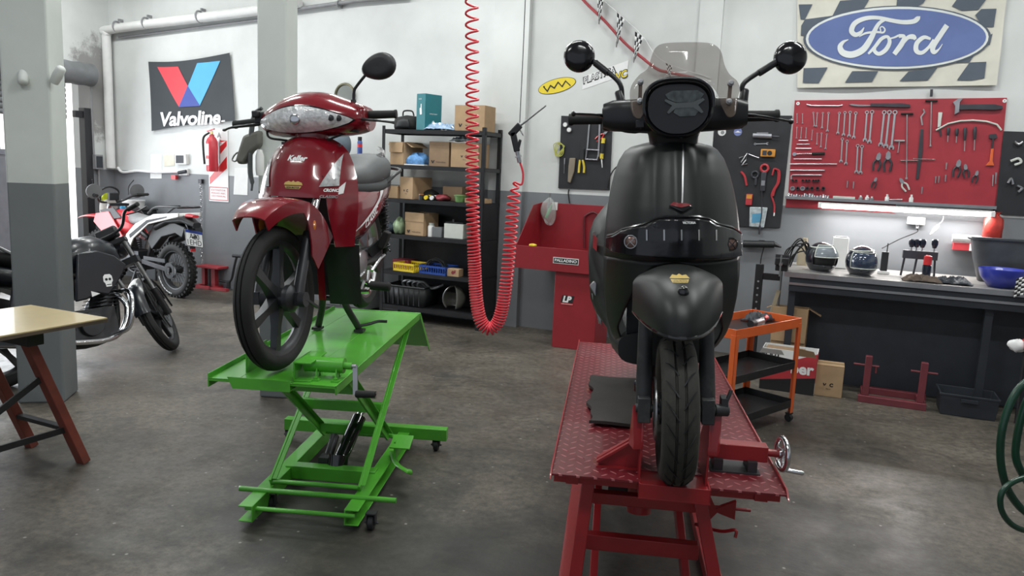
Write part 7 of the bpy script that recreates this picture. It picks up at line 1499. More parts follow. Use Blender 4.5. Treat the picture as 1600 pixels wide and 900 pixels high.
mb.sweep(cr([hp(1635, 600, 2.45), hp(1605, 625, 2.45), hp(1588, 690, 2.45), hp(1592, 730, 2.45), hp(1625, 770, 2.46), hp(1660, 720, 2.46), hp(1660, 630, 2.46)], 6, True), .0125, 10, closed=True)
mb.sweep(cr([hp(1640, 745, 2.39), hp(1595, 748, 2.38), hp(1566, 768, 2.37), hp(1566, 800, 2.37), hp(1590, 825, 2.38), hp(1640, 832, 2.40), hp(1670, 790, 2.40)], 6, True), .0095, 10, closed=True)
o = mk('garden_hose', mb, mat('hose_green', (.006, .045, .024), .3, var=.1, coat=.3)); place(o, c0); tag(o, 'dark green hose coiled in loops at the right edge of the picture', 'hose')
def ck(px0, py0, px1, py1, v, n, m_, lab):
    a, b = wp(px0, py0, v), wp(px1, py1, v); t = rthing('checkered_flag', lab, 'flag', a.x, v, a.z); W_, K_ = MB(), MB(); w_, h_ = b.x-a.x, b.z-a.z
    for i in range(n):
        for j in range(m_):
            q = [V3(w_*(i+p)/n, .01*math.sin((i+p)*1.3), h_*(j+r)/m_-.02*(n-i-p)*0+ .008*(i+p)) for p, r in ((0, 0), (1, 0), (1, 1), (0, 1))]; (W_ if (i+j) % 2 else K_).add(q, [(0, 1, 2, 3)])
    f = mk('cloth', W_, 'white_ink', t, solid=.001); mk('checks', K_, 'black_ink', f, solid=.001); return t
t = ck(1588, 436, 1640, 470, 6.10, 12, 8, 'black and white checkered cloth hanging over the bench edge at the right'); 
p = wp(1590, 540, 6.0); t = rthing('work_glove', 'white and red work glove on a dark rod under the bench at the right edge', 'glove', p.x, 6.0, p.z)
mk('glove', lump(.055, .03, .04, .15, 3, 1, False), 'white_ink', t, smooth=60); mk('cuff', MB().tube((.03, 0, .01), (.10, 0, .02), .038, .042, n=14), 'red_bright', t); mk('rod', MB().tube((.05, .02, .0), (.06, .03, -p.z), .012, n=8), 'dark_steel', t)
# ================================================================== left part: dirt bike, black motorcycle, table, wall things
DB = V3(-4.81, 9.16, 0); DB_A = math.radians(238)
db = thing('dirt_bike', 'red and white off-road motorcycle seen from behind by the far wall', 'motorcycle', DB, DB_A)
mat('db_red', (.62, .035, .045), .35, coat=.4, var=.06); mat('db_white', (.62, .60, .56), .35, coat=.4, var=.05); mat('db_seat', (.20, .20, .20), .5, var=.15)
wheel(db, T(0, 1.24, .305), .305, .11, .215, 32, 'spoke', 'grey_alloy', 'rear_wheel', knobs=34, disc=.09, hub_r=.045, hub_w=.10)
wheel(db, T(0, -.16, .33) @ Matrix.Rotation(.25, 4, 'Z'), .33, .08, .25, 32, 'spoke', 'grey_alloy', 'front_wheel', knobs=38, hub_r=.045, hub_w=.10)
mb = MB()
for k in range(26): a = math.radians(200+2.6*k); mb.box(V3(.056, 1.24+.262*math.cos(a), .305+.262*math.sin(a)), (.003, .007, .014 if k % 4 else .004), Matrix.Rotation(a-PI/2, 3, 'X'))
mk('tyre_lettering', mb, 'white_ink', db, 'raised white tyre lettering')
for s in (-1, 1):
    f = mk('fork_leg', MB().sweep([(s*.10, -.15, .30), (s*.10, -.06, .52)], .03, 12).tube((s*.06, -.16, .33), (s*.12, -.16, .33), .015), 'dark_steel', db); mk('fork_tube', MB().tube((s*.10, -.07, .50), (s*.10, .14, .98), .021), 'steel', f)
mk('fork_bridge', MB().box((0, .04, .76), (.24, .08, .04)).box((0, .13, .97), (.24, .08, .03)), 'black_paint', db)
def ffn(a, b): u = b*2-1; y = -.62+.62*a; return V3(u*(.05+.06*math.sin(PI*min(1, a*.9+.1))), y+0, .745+.09*math.sin(PI*(.15+.55*a))-.03*u*u)
mk('front_mudguard', MB().sheet(ffn, 14, 8, .006), 'db_red', db, smooth=60)
mk('headlamp_mask', MB().ring([sect(-.02, .08, .80, 1.02), sect(-.06, .11, .78, 1.05), sect(-.10, .09, .82, 1.0)]), 'db_white', db, smooth=60); mk('headlamp', MB().ell((0, -.10, .92), (.07, .03, .06)), 'clear_lens', db)
mk('wind_visor', MB().sweep(cr([(-.10, -.06, 1.0), (-.11, -.03, 1.12), (0, -.02, 1.17), (.11, -.03, 1.12), (.10, -.06, 1.0)], 6), .012, 8), 'black_plastic', db); mk('number_visor', MB().ring([sect(-.05, .09, .99, 1.08), sect(-.03, .08, 1.0, 1.10)]), mat('hi_yellow', (.60, .70, .04), .4), db)
mb = MB().sweep(cr([(-.40, .36, 1.13), (-.28, .27, 1.12), (-.14, .17, 1.04), (.14, .17, 1.04), (.28, .27, 1.12), (.40, .36, 1.13)], 6), .012, 8)
HB = T(-.01, -.20, -.045) @ T(0, .17, 0) @ Matrix.Rotation(.22, 4, 'Z') @ T(0, -.17, 0); hbr = mk('handlebar', mb.xf(HB), 'black_paint', db)
for s in (-1, 1):
    mk('grip', MB().lathe([(0, 0), (.017, 0), (.017, .12), (.021, .125), (0, .125)], (s*.29, .28, 1.122), (s*.78, .55, .06), 12).xf(HB), 'rubber', db); mk('brake_lever', MB().sweep(cr([(s*.26, .22, 1.11), (s*.33, .20, 1.10), (s*.42, .27, 1.10)], 4), .007, 6, flat=.6).xf(HB), 'dark_steel', db)
    m_ = mk('mirror', MB().sweep(cr([(s*.22, .22, 1.12), (s*.25, .20, 1.22), (s*.30, .23, 1.30)], 4), .006, 6).xf(HB), 'black_paint', db); mk('mirror_shell', MB().lathe([(0, .012), (.06, .01), (.085, 0), (.085, -.012), (0, -.014)], (s*.31, .26, 1.17), (-.5, -1, .15), 24).xf(HB), 'grey_plastic', m_)
mk('instrument', MB().box((0, .05, 1.06), (.12, .05, .09)), 'black_plastic', db, bevel=.01)
mk('tank', MB().ring([sect(*r) for r in [(.06, .06, .66, .80), (.10, .11, .60, .88), (.25, .15, .58, .93), (.42, .13, .60, .90), (.55, .07, .66, .80)]]), 'db_red', db, smooth=60)
for s in (-1, 1): mk('shroud', MB().prism([(-.05, .86), (.22, .90), (.50, .62), (.40, .56), (.12, .62), (-.10, .76)], (s*.155, 0, 0), Y, ZZ, (s*.012, 0, 0)), 'db_red', db, bevel=.005); mk('tank_cover', MB().prism([(.02, .90), (.30, .95), (.46, .84), (.20, .80)], (s*.145, 0, 0), Y, ZZ, (s*.012, 0, 0)), 'black_plastic', db, bevel=.004)
mk('filler_cap', MB().lathe([(0, 0), (.035, 0), (.035, .03), (0, .035)], (0, .24, .925), (0, 0, 1), 18), mat('cap_blue', (.05, .30, .50), .4), db)
mk('seat', MB().ring([sect(*r) for r in [(.44, .05, .80, .86), (.48, .085, .76, .90), (.65, .11, .76, .875), (.85, .115, .78, .885), (1.05, .11, .82, .92), (1.15, .05, .86, .90)]]), 'db_seat', db, smooth=60)
for s in (-1, 1):
    sp = mk('side_panel', MB().prism([(.42, .44), (.52, .42), (.66, .62), (.95, .80), (1.50, .915), (1.50, .96), (1.05, .92), (.70, .79), (.52, .66)], (s*.125, 0, 0), Y, ZZ, (s*.018, 0, 0)), 'db_white', db, bevel=.006); mk('panel_stripe', MB().prism([(.60, .62), (.95, .82), (1.3, .90), (1.3, .91), (.93, .845), (.59, .66)], (s*.146, 0, 0), Y, ZZ, (s*.002, 0, 0)), 'black_ink', sp)
mk('rear_mudguard', MB().ring([sect(y, hw, zb, zt) for y, hw, zb, zt in [(.95, .08, .72, .82), (1.2, .11, .82, .88), (1.45, .09, .84, .92), (1.62, .05, .80, .86)]]), 'black_plastic', db, smooth=60); mk('tail_lamp', MB().ring([sect(1.48, .05, .90, .95), sect(1.60, .04, .91, .94)]), 'db_red', db)
mb = MB()
for s in (-1, 1): mb.sweep(cr([(s*.12, .92, .92), (s*.13, 1.1, 1.0), (s*.12, 1.5, 1.02), (0, 1.56, 1.02)], 5), .011, 8)
for y in (1.15, 1.3, 1.45): mb.tube((-.12, y, 1.01), (.12, y, 1.01), .008, n=8)
mk('luggage_rack', mb, 'black_paint', db)
pc = V3(0, 1.565, .685); n_ = V3(.0, .94, .34).normalized(); xr = V3(-.975, -.07, -.20).normalized(); zr_ = n_.cross(xr).normalized()
for q in (1,):
    pl2 = mk('licence_plate', MB().prism(rrect(.23, .19, .015), pc, xr, zr_, n_*.003), 'white_ink', db); mk('plate_band', MB().prism([(-.11, .055), (.11, .055), (.11, .088), (-.11, .088)], pc+n_*.0035, xr, zr_, n_*.001), 'blue_plastic', pl2); mk('plate_lettering', flat_text('A20', .085, pc+n_*.0055+zr_*.018, xr, zr_, width=.13).join(flat_text('1EHD', .085, pc+n_*.0055-zr_*.05, xr, zr_, width=.185)), 'black_ink', pl2)
    mk('plate_edge', MB().sweep([pc+n_*.004+xr*p[0]+zr_*p[1] for p in rrect(.225, .185, .015)], .003, 5, closed=True), 'black_ink', pl2)
mk('plate_bracket', MB().bar((0, 1.46, .84), pc, .06, .02).box((0, 1.525, .57), (.07, .02, .05)), 'black_plastic', db); mk('reflector', MB().box((0, 1.54, .555), (.06, .012, .03)), 'red_bright', db)
for s in (-1, 1): mk('swing_arm', MB().bar((s*.075, 1.24, .305), (s*.075, .72, .36), .03, .055), 'dark_steel', db, bevel=.005); mk('peg', MB().bar((s*.10, .68, .30), (s*.22, .68, .29), .035, .02), 'dark_steel', db)
mk('chain_guard', MB().box((.105, 1.0, .41), (.02, .40, .04)).lathe([(.05, 0), (.09, 0), (.09, .006), (.05, .006)], (.085, 1.24, .305), (1, 0, 0), 28, closed=True), 'grey_alloy', db)
mb = MB().box((0, .50, .36), (.20, .36, .22)).tube((0, .42, .40), (0, .34, .60), .075, .07, 20)
for k in range(6): mb.box((0, .405-.012*k, .44+.025*k), (.19, .18, .006))
mb.lathe([(0, 0), (.085, 0), (.08, .03), (0, .035)], (.095, .56, .35), (1, 0, 0), 24); mk('engine', mb, 'grey_alloy', db, bevel=.006)
mk('frame', MB().sweep(cr([(0, .14, .92), (0, .22, .60), (0, .32, .24), (0, .60, .22), (0, .74, .45), (0, .95, .80), (0, 1.4, .90)], 5), .022, 8).sweep([(0, .14, .90), (0, .74, .62)], .03, 8), 'black_paint', db); mk('exhaust', MB().sweep(cr([(-.05, .34, .5), (-.10, .28, .40), (-.12, .6, .40), (-.14, .95, .60)], 5), .022, 10).sweep([(-.15, .95, .60), (-.165, 1.42, .76)], .05, 14), 'dark_steel', db)
mk('side_stand', MB().sweep([(.10, .62, .24), (.24, .70, .03)], .012, 8).box((.245, .70, .02), (.05, .04, .015)), 'dark_steel', db); mk('inner_mudguard', MB().prism([(.86, .50), (1.05, .66), (1.30, .72), (1.42, .68), (1.48, .80), (1.2, .86), (.9, .78), (.78, .60)], (-.05, 0, 0), Y, ZZ, (.10, 0, 0)), 'black_plastic', db, bevel=.01)
# ---- black street motorcycle leaning on its side stand behind the pillar
KB = V3(-2.745, 6.0, 0); K_E = Euler((0, math.radians(14), math.radians(153)))
kb = thing('street_motorcycle', 'black motorcycle with a chrome crash bar partly hidden by the pillar', 'motorcycle', KB, K_E)
mat('kb_black', (.006, .008, .013), .32, coat=.15, var=.1)
KS = T(0, .24, .72) @ Matrix.Rotation(math.radians(41), 4, V3(0, .42, .90).normalized()) @ T(0, -.24, -.72)
wheel(kb, KS @ T(0, .01, .30), .30, .085, .225, 5, rim_m='black_paint', disc=-.12, hub_w=.10)
wheel(kb, T(0, 1.25, .30), .30, .10, .225, 5, rim_m='black_paint', name='rear_wheel', hub_w=.11)
for s in (-1, 1):
    f = mk('fork_leg', MB().sweep([(s*.095, .01, .28), (s*.095, .10, .50)], .028, 12).tube((s*.06, .01, .30), (s*.12, .01, .30), .015).xf(KS), 'black_paint', kb); mk('fork_tube', MB().tube((s*.095, .09, .48), (s*.095, .28, .92), .019).xf(KS), 'steel', f)
mk('fork_bridge', MB().box((0, .205, .74), (.25, .08, .05)).box((0, .28, .90), (.25, .07, .03)).xf(KS), 'black_paint', kb)
def kf(a, b): th = math.radians(150-150*a); u = b*2-1; r = .33-.028*u*u; return V3(u*.058, .01+r*math.cos(th), .30+r*math.sin(th))
kfm = mk('front_mudguard', MB().sheet(kf, 22, 8, .005).xf(KS), 'kb_black', kb, smooth=60); mk('mudguard_flash', MB().sheet(lambda a, b: (lambda q: V3(q.x*.7, q.y+.002*0, q.z)+(q-V3(0, .01, .30)).normalized()*.006)(kf(.44+.22*a, .2+.6*b)), 8, 5, .002).xf(KS), 'white_ink', kfm, 'white patch on the mudguard')
mk('mudguard_stay', MB().sweep(cr([(-.075, -.28, .38), (-.082, -.12, .55), (-.08, .10, .62)], 5), .008, 6).sweep(cr([(-.09, .30, .60), (-.10, .26, .30), (-.09, .12, .16)], 5), .006, 6).xf(KS), 'black_paint', kb)
mk('headlamp', MB().lathe([(0, -.06), (.05, -.055), (.085, 0), (.09, .05), (.085, .06), (0, .065)], (0, .16, .90), (0, -1, .0), 26).xf(KS), 'kb_black', kb, smooth=50)
mb = MB().sweep(cr([(-.36, .50, 1.03), (-.24, .42, 1.05), (-.12, .32, .97), (.12, .32, .97), (.24, .42, 1.05), (.36, .50, 1.03)], 6), .012, 8); mk('handlebar', mb.xf(KS), 'black_paint', kb)
for s in (-1, 1): mk('grip', MB().lathe([(0, 0), (.017, 0), (.017, .12), (0, .125)], (s*.27, .44, 1.045), (s*.75, .60, -.12), 12).xf(KS), 'rubber', kb); mk('control_lever', MB().sweep(cr([(s*.22, .36, 1.04), (s*.30, .35, 1.03), (s*.40, .44, 1.01)], 4), .008, 6, flat=.6).xf(KS), 'black_paint', kb)
mk('clocks', MB().box((0, .22, 1.0), (.16, .07, .09)).xf(KS), 'black_plastic', kb, bevel=.015)
KMI = (Matrix.Translation(KB) @ K_E.to_matrix().to_4x4()).inverted()
def k_px(px, py, x=-.18): o_ = KMI @ EYE; d = KMI.to_3x3() @ ray(px, py); q = o_ + d*((x-o_.x)/d.x); return q.y, q.z
tk = MB().ring([sect(*r) for r in [(.30, .07, .70, .84), (.36, .13, .66, .92), (.50, .165, .66, .97), (.66, .155, .68, .95), (.78, .09, .72, .86)]]); tko = mk('tank', tk, 'kb_black', kb, smooth=60)
for s in (-1, 1):
    so = mk('tank_shroud', MB().prism([k_px(*p) for p in ((120, 396), (150, 391), (178, 399), (197, 413), (192, 427), (181, 446), (170, 461), (152, 458), (136, 468), (118, 472))], (s*.165, 0, 0), Y, ZZ, (s*.022, 0, 0)), 'kb_black', kb, bevel=.016)
    if s < 0:
        c = V3(s*.189, *k_px(169, 438, -.189))
        mk('skull_sticker', plane_map(poly([(-.035, .03), (-.02, .045), (.02, .045), (.035, .03), (.037, -.005), (.025, -.02), (.022, -.045), (-.022, -.045), (-.025, -.02), (-.037, -.005)]), c, V3(0, -1, 0), ZZ), 'white_ink', so, 'white skull sticker'); mk('sticker_eyes', plane_map(MB().join(poly(ellipse(.011, .010, 14, (-.014, .008)))).join(poly(ellipse(.011, .010, 14, (.014, .008)))).join(poly([(-.018, -.028), (.018, -.028), (.018, -.033), (-.018, -.033)])), c+V3(-.002, 0, 0), V3(0, -1, 0), ZZ), 'black_ink', so)
        mk('white_arrow', plane_map(poly([(-.03, .022), (.035, -.004), (-.03, -.02)]), V3(-.190, *k_px(150, 462, -.19))+V3(0, 0, .015), V3(0, -1, 0), ZZ), 'white_ink', so)
mk('seat', MB().ring([sect(*r) for r in [(.70, .09, .76, .82), (.80, .13, .74, .84), (1.05, .14, .77, .88), (1.35, .12, .86, .96), (1.45, .06, .88, .93)]]), 'rubber', kb, smooth=60)
mk('tail', MB().ring([sect(*r) for r in [(.85, .12, .60, .76), (1.1, .14, .64, .78), (1.4, .11, .74, .88), (1.6, .05, .80, .86)]]), 'kb_black', kb, smooth=60); mk('grab_rail', MB().sweep(cr([(-.13, 1.1, .86), (-.16, 1.3, .96), (-.12, 1.5, 1.0), (.12, 1.5, 1.0), (.16, 1.3, .96), (.13, 1.1, .86)], 5), .012, 8), 'chrome', kb)
mb = MB().box((0, .62, .32), (.24, .34, .22)).tube((0, .52, .38), (0, .40, .60), .08, .075, 20)
for k in range(6): mb.box((0, .50-.018*k, .42+.025*k), (.20, .19, .006))
mb.lathe([(0, 0), (.09, 0), (.085, .03), (0, .035)], (-.12, .66, .32), (-1, 0, 0), 26); mk('engine', mb, 'grey_alloy', kb, bevel=.006)
mk('crash_bar', MB().sweep(cr([(-.05, .36, .52), (-.16, .37, .53), (-.26, .40, .48), (-.29, .44, .36), (-.26, .47, .25), (-.14, .50, .22), (0, .50, .22)], 6), .016, 10).sweep(cr([(.05, .36, .52), (.16, .37, .53), (.26, .40, .48), (.29, .44, .36), (.26, .47, .25), (.14, .50, .22), (0, .50, .22)], 6), .016, 10), 'chrome', kb)
mk('frame', MB().sweep(cr([(0, .28, .86), (0, .34, .55), (0, .42, .22), (0, .80, .20), (0, .88, .45), (0, 1.1, .68), (0, 1.45, .80)], 5), .022, 8), 'black_paint', kb)
for s in (-1, 1): mk('swing_arm', MB().bar((s*.085, 1.25, .30), (s*.085, .84, .34), .03, .05), 'black_paint', kb); mk('shock_absorber', MB().tube((s*.12, 1.22, .36), (s*.12, 1.10, .70), .024), 'dark_steel', kb); mk('foot_peg', MB().tube((s*.10, .86, .30), (s*.24, .86, .30), .014, n=10), 'rubber', kb)
mk('exhaust', MB().sweep(cr([(-.04, .40, .55), (-.10, .34, .40), (-.13, .50, .20), (-.15, .9, .22)], 6), .02, 10).sweep([(-.155, .9, .225), (-.18, 1.5, .34)], .045, 14), 'chrome', kb); mk('side_stand', MB().sweep([(.10, .74, .22), (.22, .80, .045)], .012, 8), 'dark_steel', kb)
mk('rear_mudguard', MB().sheet(lambda a, b: V3((b*2-1)*.06, 1.25+.34*math.cos(math.radians(130-140*a)), .30+.36*math.sin(math.radians(130-140*a))), 18, 6, .005), 'black_plastic', kb)
# ------------------------------------------------------------------ wooden table on trestles
c1, c2, c3 = at_z(168, 496, .745), at_z(48, 476, .745), at_z(0, 531, .745); e2 = (c2-c1); wT = e2.length; e1 = V3(e2.y, -e2.x, 0).normalized(); e1 = -e1 if e1.dot(c3-c1) < 0 else e1; aT = math.atan2(-e2.y, -e2.x)
# local x runs along e2 reversed, y along the length
TB = thing('work_table', 'wooden topped table on rusty red trestle legs by the left pillar', 'table', V3(c2.x, c2.y, 0), aT); sgn = 1 if (V3(-math.sin(aT), math.cos(aT), 0)).dot(e1) > 0 else -1
mat('table_wood', (.50, .40, .22), .4, var=.08, scale=5, coat=.15); mat('table_edge', (.09, .065, .045), .6, var=.2); mat('rust_red', (.20, .045, .03), .6, var=.2, dirt=(.10, .06, .05))
LT = 1.35
mk('table_top', MB().box2((0, min(0, sgn*LT), .725), (wT, max(0, sgn*LT), .745)), 'table_wood', TB, bevel=.002); mk('top_edge', MB().box2((-.001, min(-.001, sgn*LT), .722), (wT+.001, max(.001, sgn*LT), .738)), 'table_edge', TB)
def tl_(px, py, z): q = at_z(px, py, z)-V3(c2.x, c2.y, 0); return V3(q.x*math.cos(aT)+q.y*math.sin(aT), -q.x*math.sin(aT)+q.y*math.cos(aT), z)
fr, fl = tl_(131, 722, 0), tl_(50, 697, 0)
for k, yo in enumerate((0, sgn*.75)):
    tr_, tl2 = fr.copy(), fl.copy(); tr_.y += yo; tl2.y += yo
    topR, topL = tr_ + V3(-.07, sgn*.22, .68), tl2 + V3(-.02, sgn*.25, .68)
    mk('leg', MB().bar(tr_, topR, .055, .045, up=(0, 1, 0)), 'rust_red', TB, bevel=.004); mk('leg', MB().bar(tl2, topL, .055, .045, up=(0, 1, 0)), 'rust_red', TB, bevel=.004)
    mk('support_beam', MB().box2((0, min(topL.y-.04, topL.y+.04), .655), (wT-.06, topL.y+.04, .722)), 'black_paint', TB, bevel=.003)
    m1, m2 = tr_*.72+topR*.28, tl2*.72+topL*.28
    mk('cross_brace', MB().bar(m1, m2, .035, .02), 'dark_steel', TB)
r1 = fr*.30+(fr+V3(-.07, sgn*.22, .68))*.70; l1 = fr*.72+(fr+V3(-.07, sgn*.22, .68))*.28
mk('long_brace', MB().bar(r1, V3(r1.x-.1, r1.y+sgn*.55, .12), .012, .03), 'dark_steel', TB); mk('long_brace', MB().bar(l1, l1+V3(-.02, sgn*.75, 0), .010, .03), 'dark_steel', TB)
# ------------------------------------------------------------------ things on the far wall
vb = [wp(235, 97), wp(361, 83), wp(370, 189), wp(240, 205)]
def vbl(a, b, off=0.0):
    p = (vb[0]*(1-a)+vb[1]*a)*(1-b)+(vb[3]*(1-a)+vb[2]*a)*b; sag = -.035*math.sin(PI*a)*(1-b)+.02*math.sin(PI*a)*b
    return V3(p.x, WV-.03-off+.010*math.sin(a*7+b*3), p.z+sag)
vo = mk('banner', MB().sheet(vbl, 30, 20, .002), mat('banner_black', (.05, .056, .063), .8, var=.08, scale=3)); place(vo, (0, 0, 0), ROOM_A); tag(vo, 'black banner with a red and blue V on the far wall', 'banner')
def vz(x, y):
    p = wp(200+x/3.3333, 60+y/3.3333, WV-.03); a, b = .5, .5
    for _ in range(12):
        q = vbl(a, b); ea, eb = vbl(a+.01, b)-q, vbl(a, b+.01)-q; dx, dz = p.x-q.x, p.z-q.z; det = ea.x*eb.z-ea.z*eb.x; a += .01*(dx*eb.z-dz*eb.x)/det; b += .01*(ea.x*dz-ea.z*dx)/det
    return a, b
def vpoly(pts, off, n=3): s_ = subdiv(poly([vz(*p) for p in pts]), n); r = MB(); r.f = s_.f; r.v = [vbl(p.x, p.y, off) for p in s_.v]; return r
mk('red_stroke', vpoly([(152, 149), (262, 147), (320, 252), (272, 358)], .008), mat('v_red', (.80, .07, .09), .6, var=.03), vo); mk('blue_stroke', vpoly([(366, 130), (482, 117), (376, 350), (318, 250)], .008), mat('v_blue', (.10, .42, .78), .6, var=.03), vo); mk('dark_blue_triangle', vpoly([(318, 248), (378, 352), (271, 359)], .010), mat('v_indigo', (.06, .09, .36), .6, var=.03), vo)
tx = text_mb('Valvoline', 100, .12, 3.0, width=312, spacing=.95); r = MB(); r.f = tx.f
for p in tx.v:
    a, b = vz(328+p.x, 416-p.y*1.0-p.x*.045); r.v.append(vbl(a, b, .012))
mk('lettering', r, 'white_ink', vo, 'white bold lettering'); mk('trade_mark', vpoly([(488, 428), (508, 426), (508, 434), (488, 436)], .012, 0), 'white_ink', vo)
def wbox(name, lab, cat, q, m, th=.02, **k):
    c = [wp(*p) for p in q]; o_ = c[0]; mb = MB().prism([(p.x-o_.x, p.z-o_.z) for p in c], (0, -th, 0), X, ZZ, (0, th-.001, 0)); o = mk(name, mb, m, bevel=.002); place(o, room(o_.x, WV, o_.z), ROOM_A); return tag(o, lab, cat)
# fire extinguisher and its sign
c = [wp(*p) for p in ((330, 203), (351, 202), (355, 316), (328, 314))]; o_ = wp(342, 260)
t = rthing('extinguisher_sign', 'tall white sign with red diagonal stripes behind the fire extinguisher', 'sign', o_.x, WV, o_.z)
w_ = .30; zt, zb_ = c[0].z-o_.z, c[3].z-o_.z; H2 = zt-zb_
mk('board', MB().box2((-w_/2, -.010, zb_), (w_/2, -.001, zt)), 'white_ink', t)
mb = MB(); zs0, zs1 = zb_+.20, zt-.12
for k in range(3):
    z0 = zs0 + k*.26 - .06; q = [(-w_/2+.015, z0), (w_/2-.015, z0+.26), (w_/2-.015, z0+.40), (-w_/2+.015, z0+.14)]
    q = [(x, min(max(z, zs0), zs1)) for x, z in q]; mb.prism(q, (0, -.0105, 0), X, ZZ, (0, -.001, 0))
mk('stripes', mb, 'red_bright', t); mk('lettering', flat_text('A', .09, (.02, -.0115, zt-.06), X, ZZ, bold=.003).join(flat_text('BC', .06, (.02, -.0115, zt-.135), X, ZZ, bold=.002)), 'wire_grey', t)
mb = MB()
for z, s_ in ((zb_+.135, 'EXTINTOR'), (zb_+.10, 'POLVO ABC'), (zb_+.065, 'USO MANUAL')): mb.join(flat_text(s_, .028, (0, -.0115, z), X, ZZ, width=.22))
mk('lettering', mb, 'red_bright', t, 'small red lettering'); mk('border', MB().sweep([(-w_/2+.01, -.011, zb_+.02), (w_/2-.01, -.011, zb_+.02), (w_/2-.01, -.011, zb_+.17), (-w_/2+.01, -.011, zb_+.17)], .004, 4, closed=True), 'red_bright', t)
p = wp(332, 240, WV-.10); t = rthing('fire_extinguisher', 'red fire extinguisher hanging on the far wall below the black banner', 'extinguisher', p.x, WV-.105, on_v(333, 268, WV-.1)[1]); hh = on_v(333, 213, WV-.1)[1]-on_v(333, 268, WV-.1)[1]
bo = mk('cylinder', MB().lathe([(0, 0), (.06, 0), (.066, .015), (.066, hh*.84), (.052, hh*.93), (.028, hh), (.028, hh+.02), (0, hh+.02)], n=28), mat('ext_red', (.52, .03, .045), .35, coat=.3), t, smooth=50)
mk('label_band', MB().lathe([(.0665, hh*.45), (.0665, hh*.78)], n=10, a0=3.6, a1=4.9), 'paper', bo, 'white paper label'); mk('label_band', MB().lathe([(.0665, hh*.18), (.0665, hh*.36)], n=10, a0=4.1, a1=4.9), 'paper', bo, 'small white label')
mk('valve', MB().tube((0, 0, hh+.02), (0, 0, hh+.06), .016, n=12).bar((-.06, -.01, hh+.055), (.05, -.01, hh+.085), .02, .012).bar((-.05, -.01, hh+.03), (.02, -.01, hh+.045), .02, .01), 'ext_red', t); mk('gauge', MB().lathe([(0, 0), (.018, 0), (.018, .012), (0, .012)], (.03, -.025, hh+.04), (0, -1, 0), 14), 'gold_ink', t); mk('hose', MB().sweep(cr([(-.02, -.02, hh+.04), (-.10, -.03, hh*.95), (-.105, -.03, hh*.6), (-.10, -.02, hh*.2)], 5), .012, 8), 'rubber', t); mk('wall_bracket', MB().box((0, .098, hh*.6), (.06, .012, .3)), 'steel', t)
# papers, boxes, cable
wbox('paper_sheet', 'white sheet with a figure, left one on the far wall', 'paper', [(236, 241), (253, 241), (253, 279), (235, 279)], 'paper', .004); wbox('paper_sheet', 'cream sheet right of the white one on the far wall', 'paper', [(256, 242), (273, 241), (273, 259), (257, 260)], mat('paper_cream', (.66, .62, .52), .8), .006)
wbox('notice_sheet', 'white notice sheet right of the extinguisher sign', 'paper', [(367, 262), (388, 262), (387, 305), (365, 304)], 'paper', .004)
o = wbox('meter_box', 'white box with a dark window on the far wall', 'box', [(278, 241), (295, 241), (296, 257), (278, 257)], 'paper', .05); q = [wp(*p)-wp(278, 241) for p in ((280, 243), (292, 243), (292, 255), (280, 255))]; mk('window', MB().prism([(p.x, p.z) for p in q], (0, -.0515, 0), X, ZZ, (0, -.001, 0)), 'bench_dark', o)
o = wbox('wall_outlet', 'white outlet with a red plug under the dark-windowed box', 'outlet', [(283, 264), (296, 264), (296, 274), (283, 274)], 'paper', .035); q = wp(288, 270)-wp(283, 264); mk('plug', MB().tube((q.x-.04, -.05, q.z), (q.x+.08, -.05, q.z+.02), .02, n=10), 'bench_dark', o); mk('red_plug', MB().box((q.x-.12, -.04, q.z-.06), (.07, .04, .05)), 'red_bright', o)
o = mk('wall_cable', MB().sweep(cr([wp(184, 262, WV-.02), wp(192, 269, WV-.02), wp(215, 267, WV-.02), wp(245, 269, WV-.02), wp(284, 268, WV-.02)], 6), .016, 8), 'white_ink'); place(o, (0, 0, 0), ROOM_A); tag(o, 'white cable running along the top of the grey paint on the far wall', 'cable')
t = rthing('chain', 'steel chain hanging from a hook on the far wall', 'chain', *(lambda p: (p[0], WV-.03, p[1]))(on_v(313, 286, WV-.03))); zl = wp(316, 445).z-wp(313, 286).z; mb = MB(); n = 30
for k in range(n): z = zl*(k+.5)/n; mb.lathe([(.013+.004*math.cos(a), .004*math.sin(a)) for a in [2*PI*j/5 for j in range(5)]], (.01*math.sin(k*.3), 0, z), ((1, 0, 0) if k % 2 else (0, 1, 0)), 10, closed=True)
mb.v = [V3(p.x, p.y, p.z) for p in mb.v]; mk('links', mb, 'steel', t); mk('hook', MB().box((0, .01, .02), (.05, .04, .05)), 'dark_steel', t)
# red step stand with a lever
p0 = at_z(325, 452, 0); t = thing('step_stand', 'low red steel stand with a black lever against the far wall', 'stand', V3(p0.x, p0.y, 0), ROOM_A); mat('stand_bright', (.36, .03, .04), .4, var=.1)
mk('platform', MB().box2((-.20, .0, .25), (.16, .22, .275)), 'stand_bright', t, bevel=.004); mk('post', MB().box2((-.03, .08, .03), (.03, .14, .25)), 'stand_bright', t); mk('post', MB().box2((-.19, .09, .03), (-.14, .14, .25)), 'stand_bright', t)
mk('base_frame', MB().box2((-.24, -.02, 0), (.30, .03, .035)).box2((-.24, .20, 0), (.30, .25, .035)).box2((-.24, -.02, 0), (-.19, .25, .035)).box2((.02, -.02, 0), (.07, .25, .035)), 'stand_bright', t, bevel=.003)
mk('lever', MB().sweep(cr([(.08, .10, .10), (.20, .10, .10), (.27, .10, .13), (.32, .10, .30), (.36, .10, .42)], 4), .014, 8).tube((.30, .10, .42), (.44, .10, .425), .018).tube((.22, .10, .02), (.22, .10, .10), .03).ell((.40, .09, .26), (.02, .02, .02)), 'dark_steel', t)
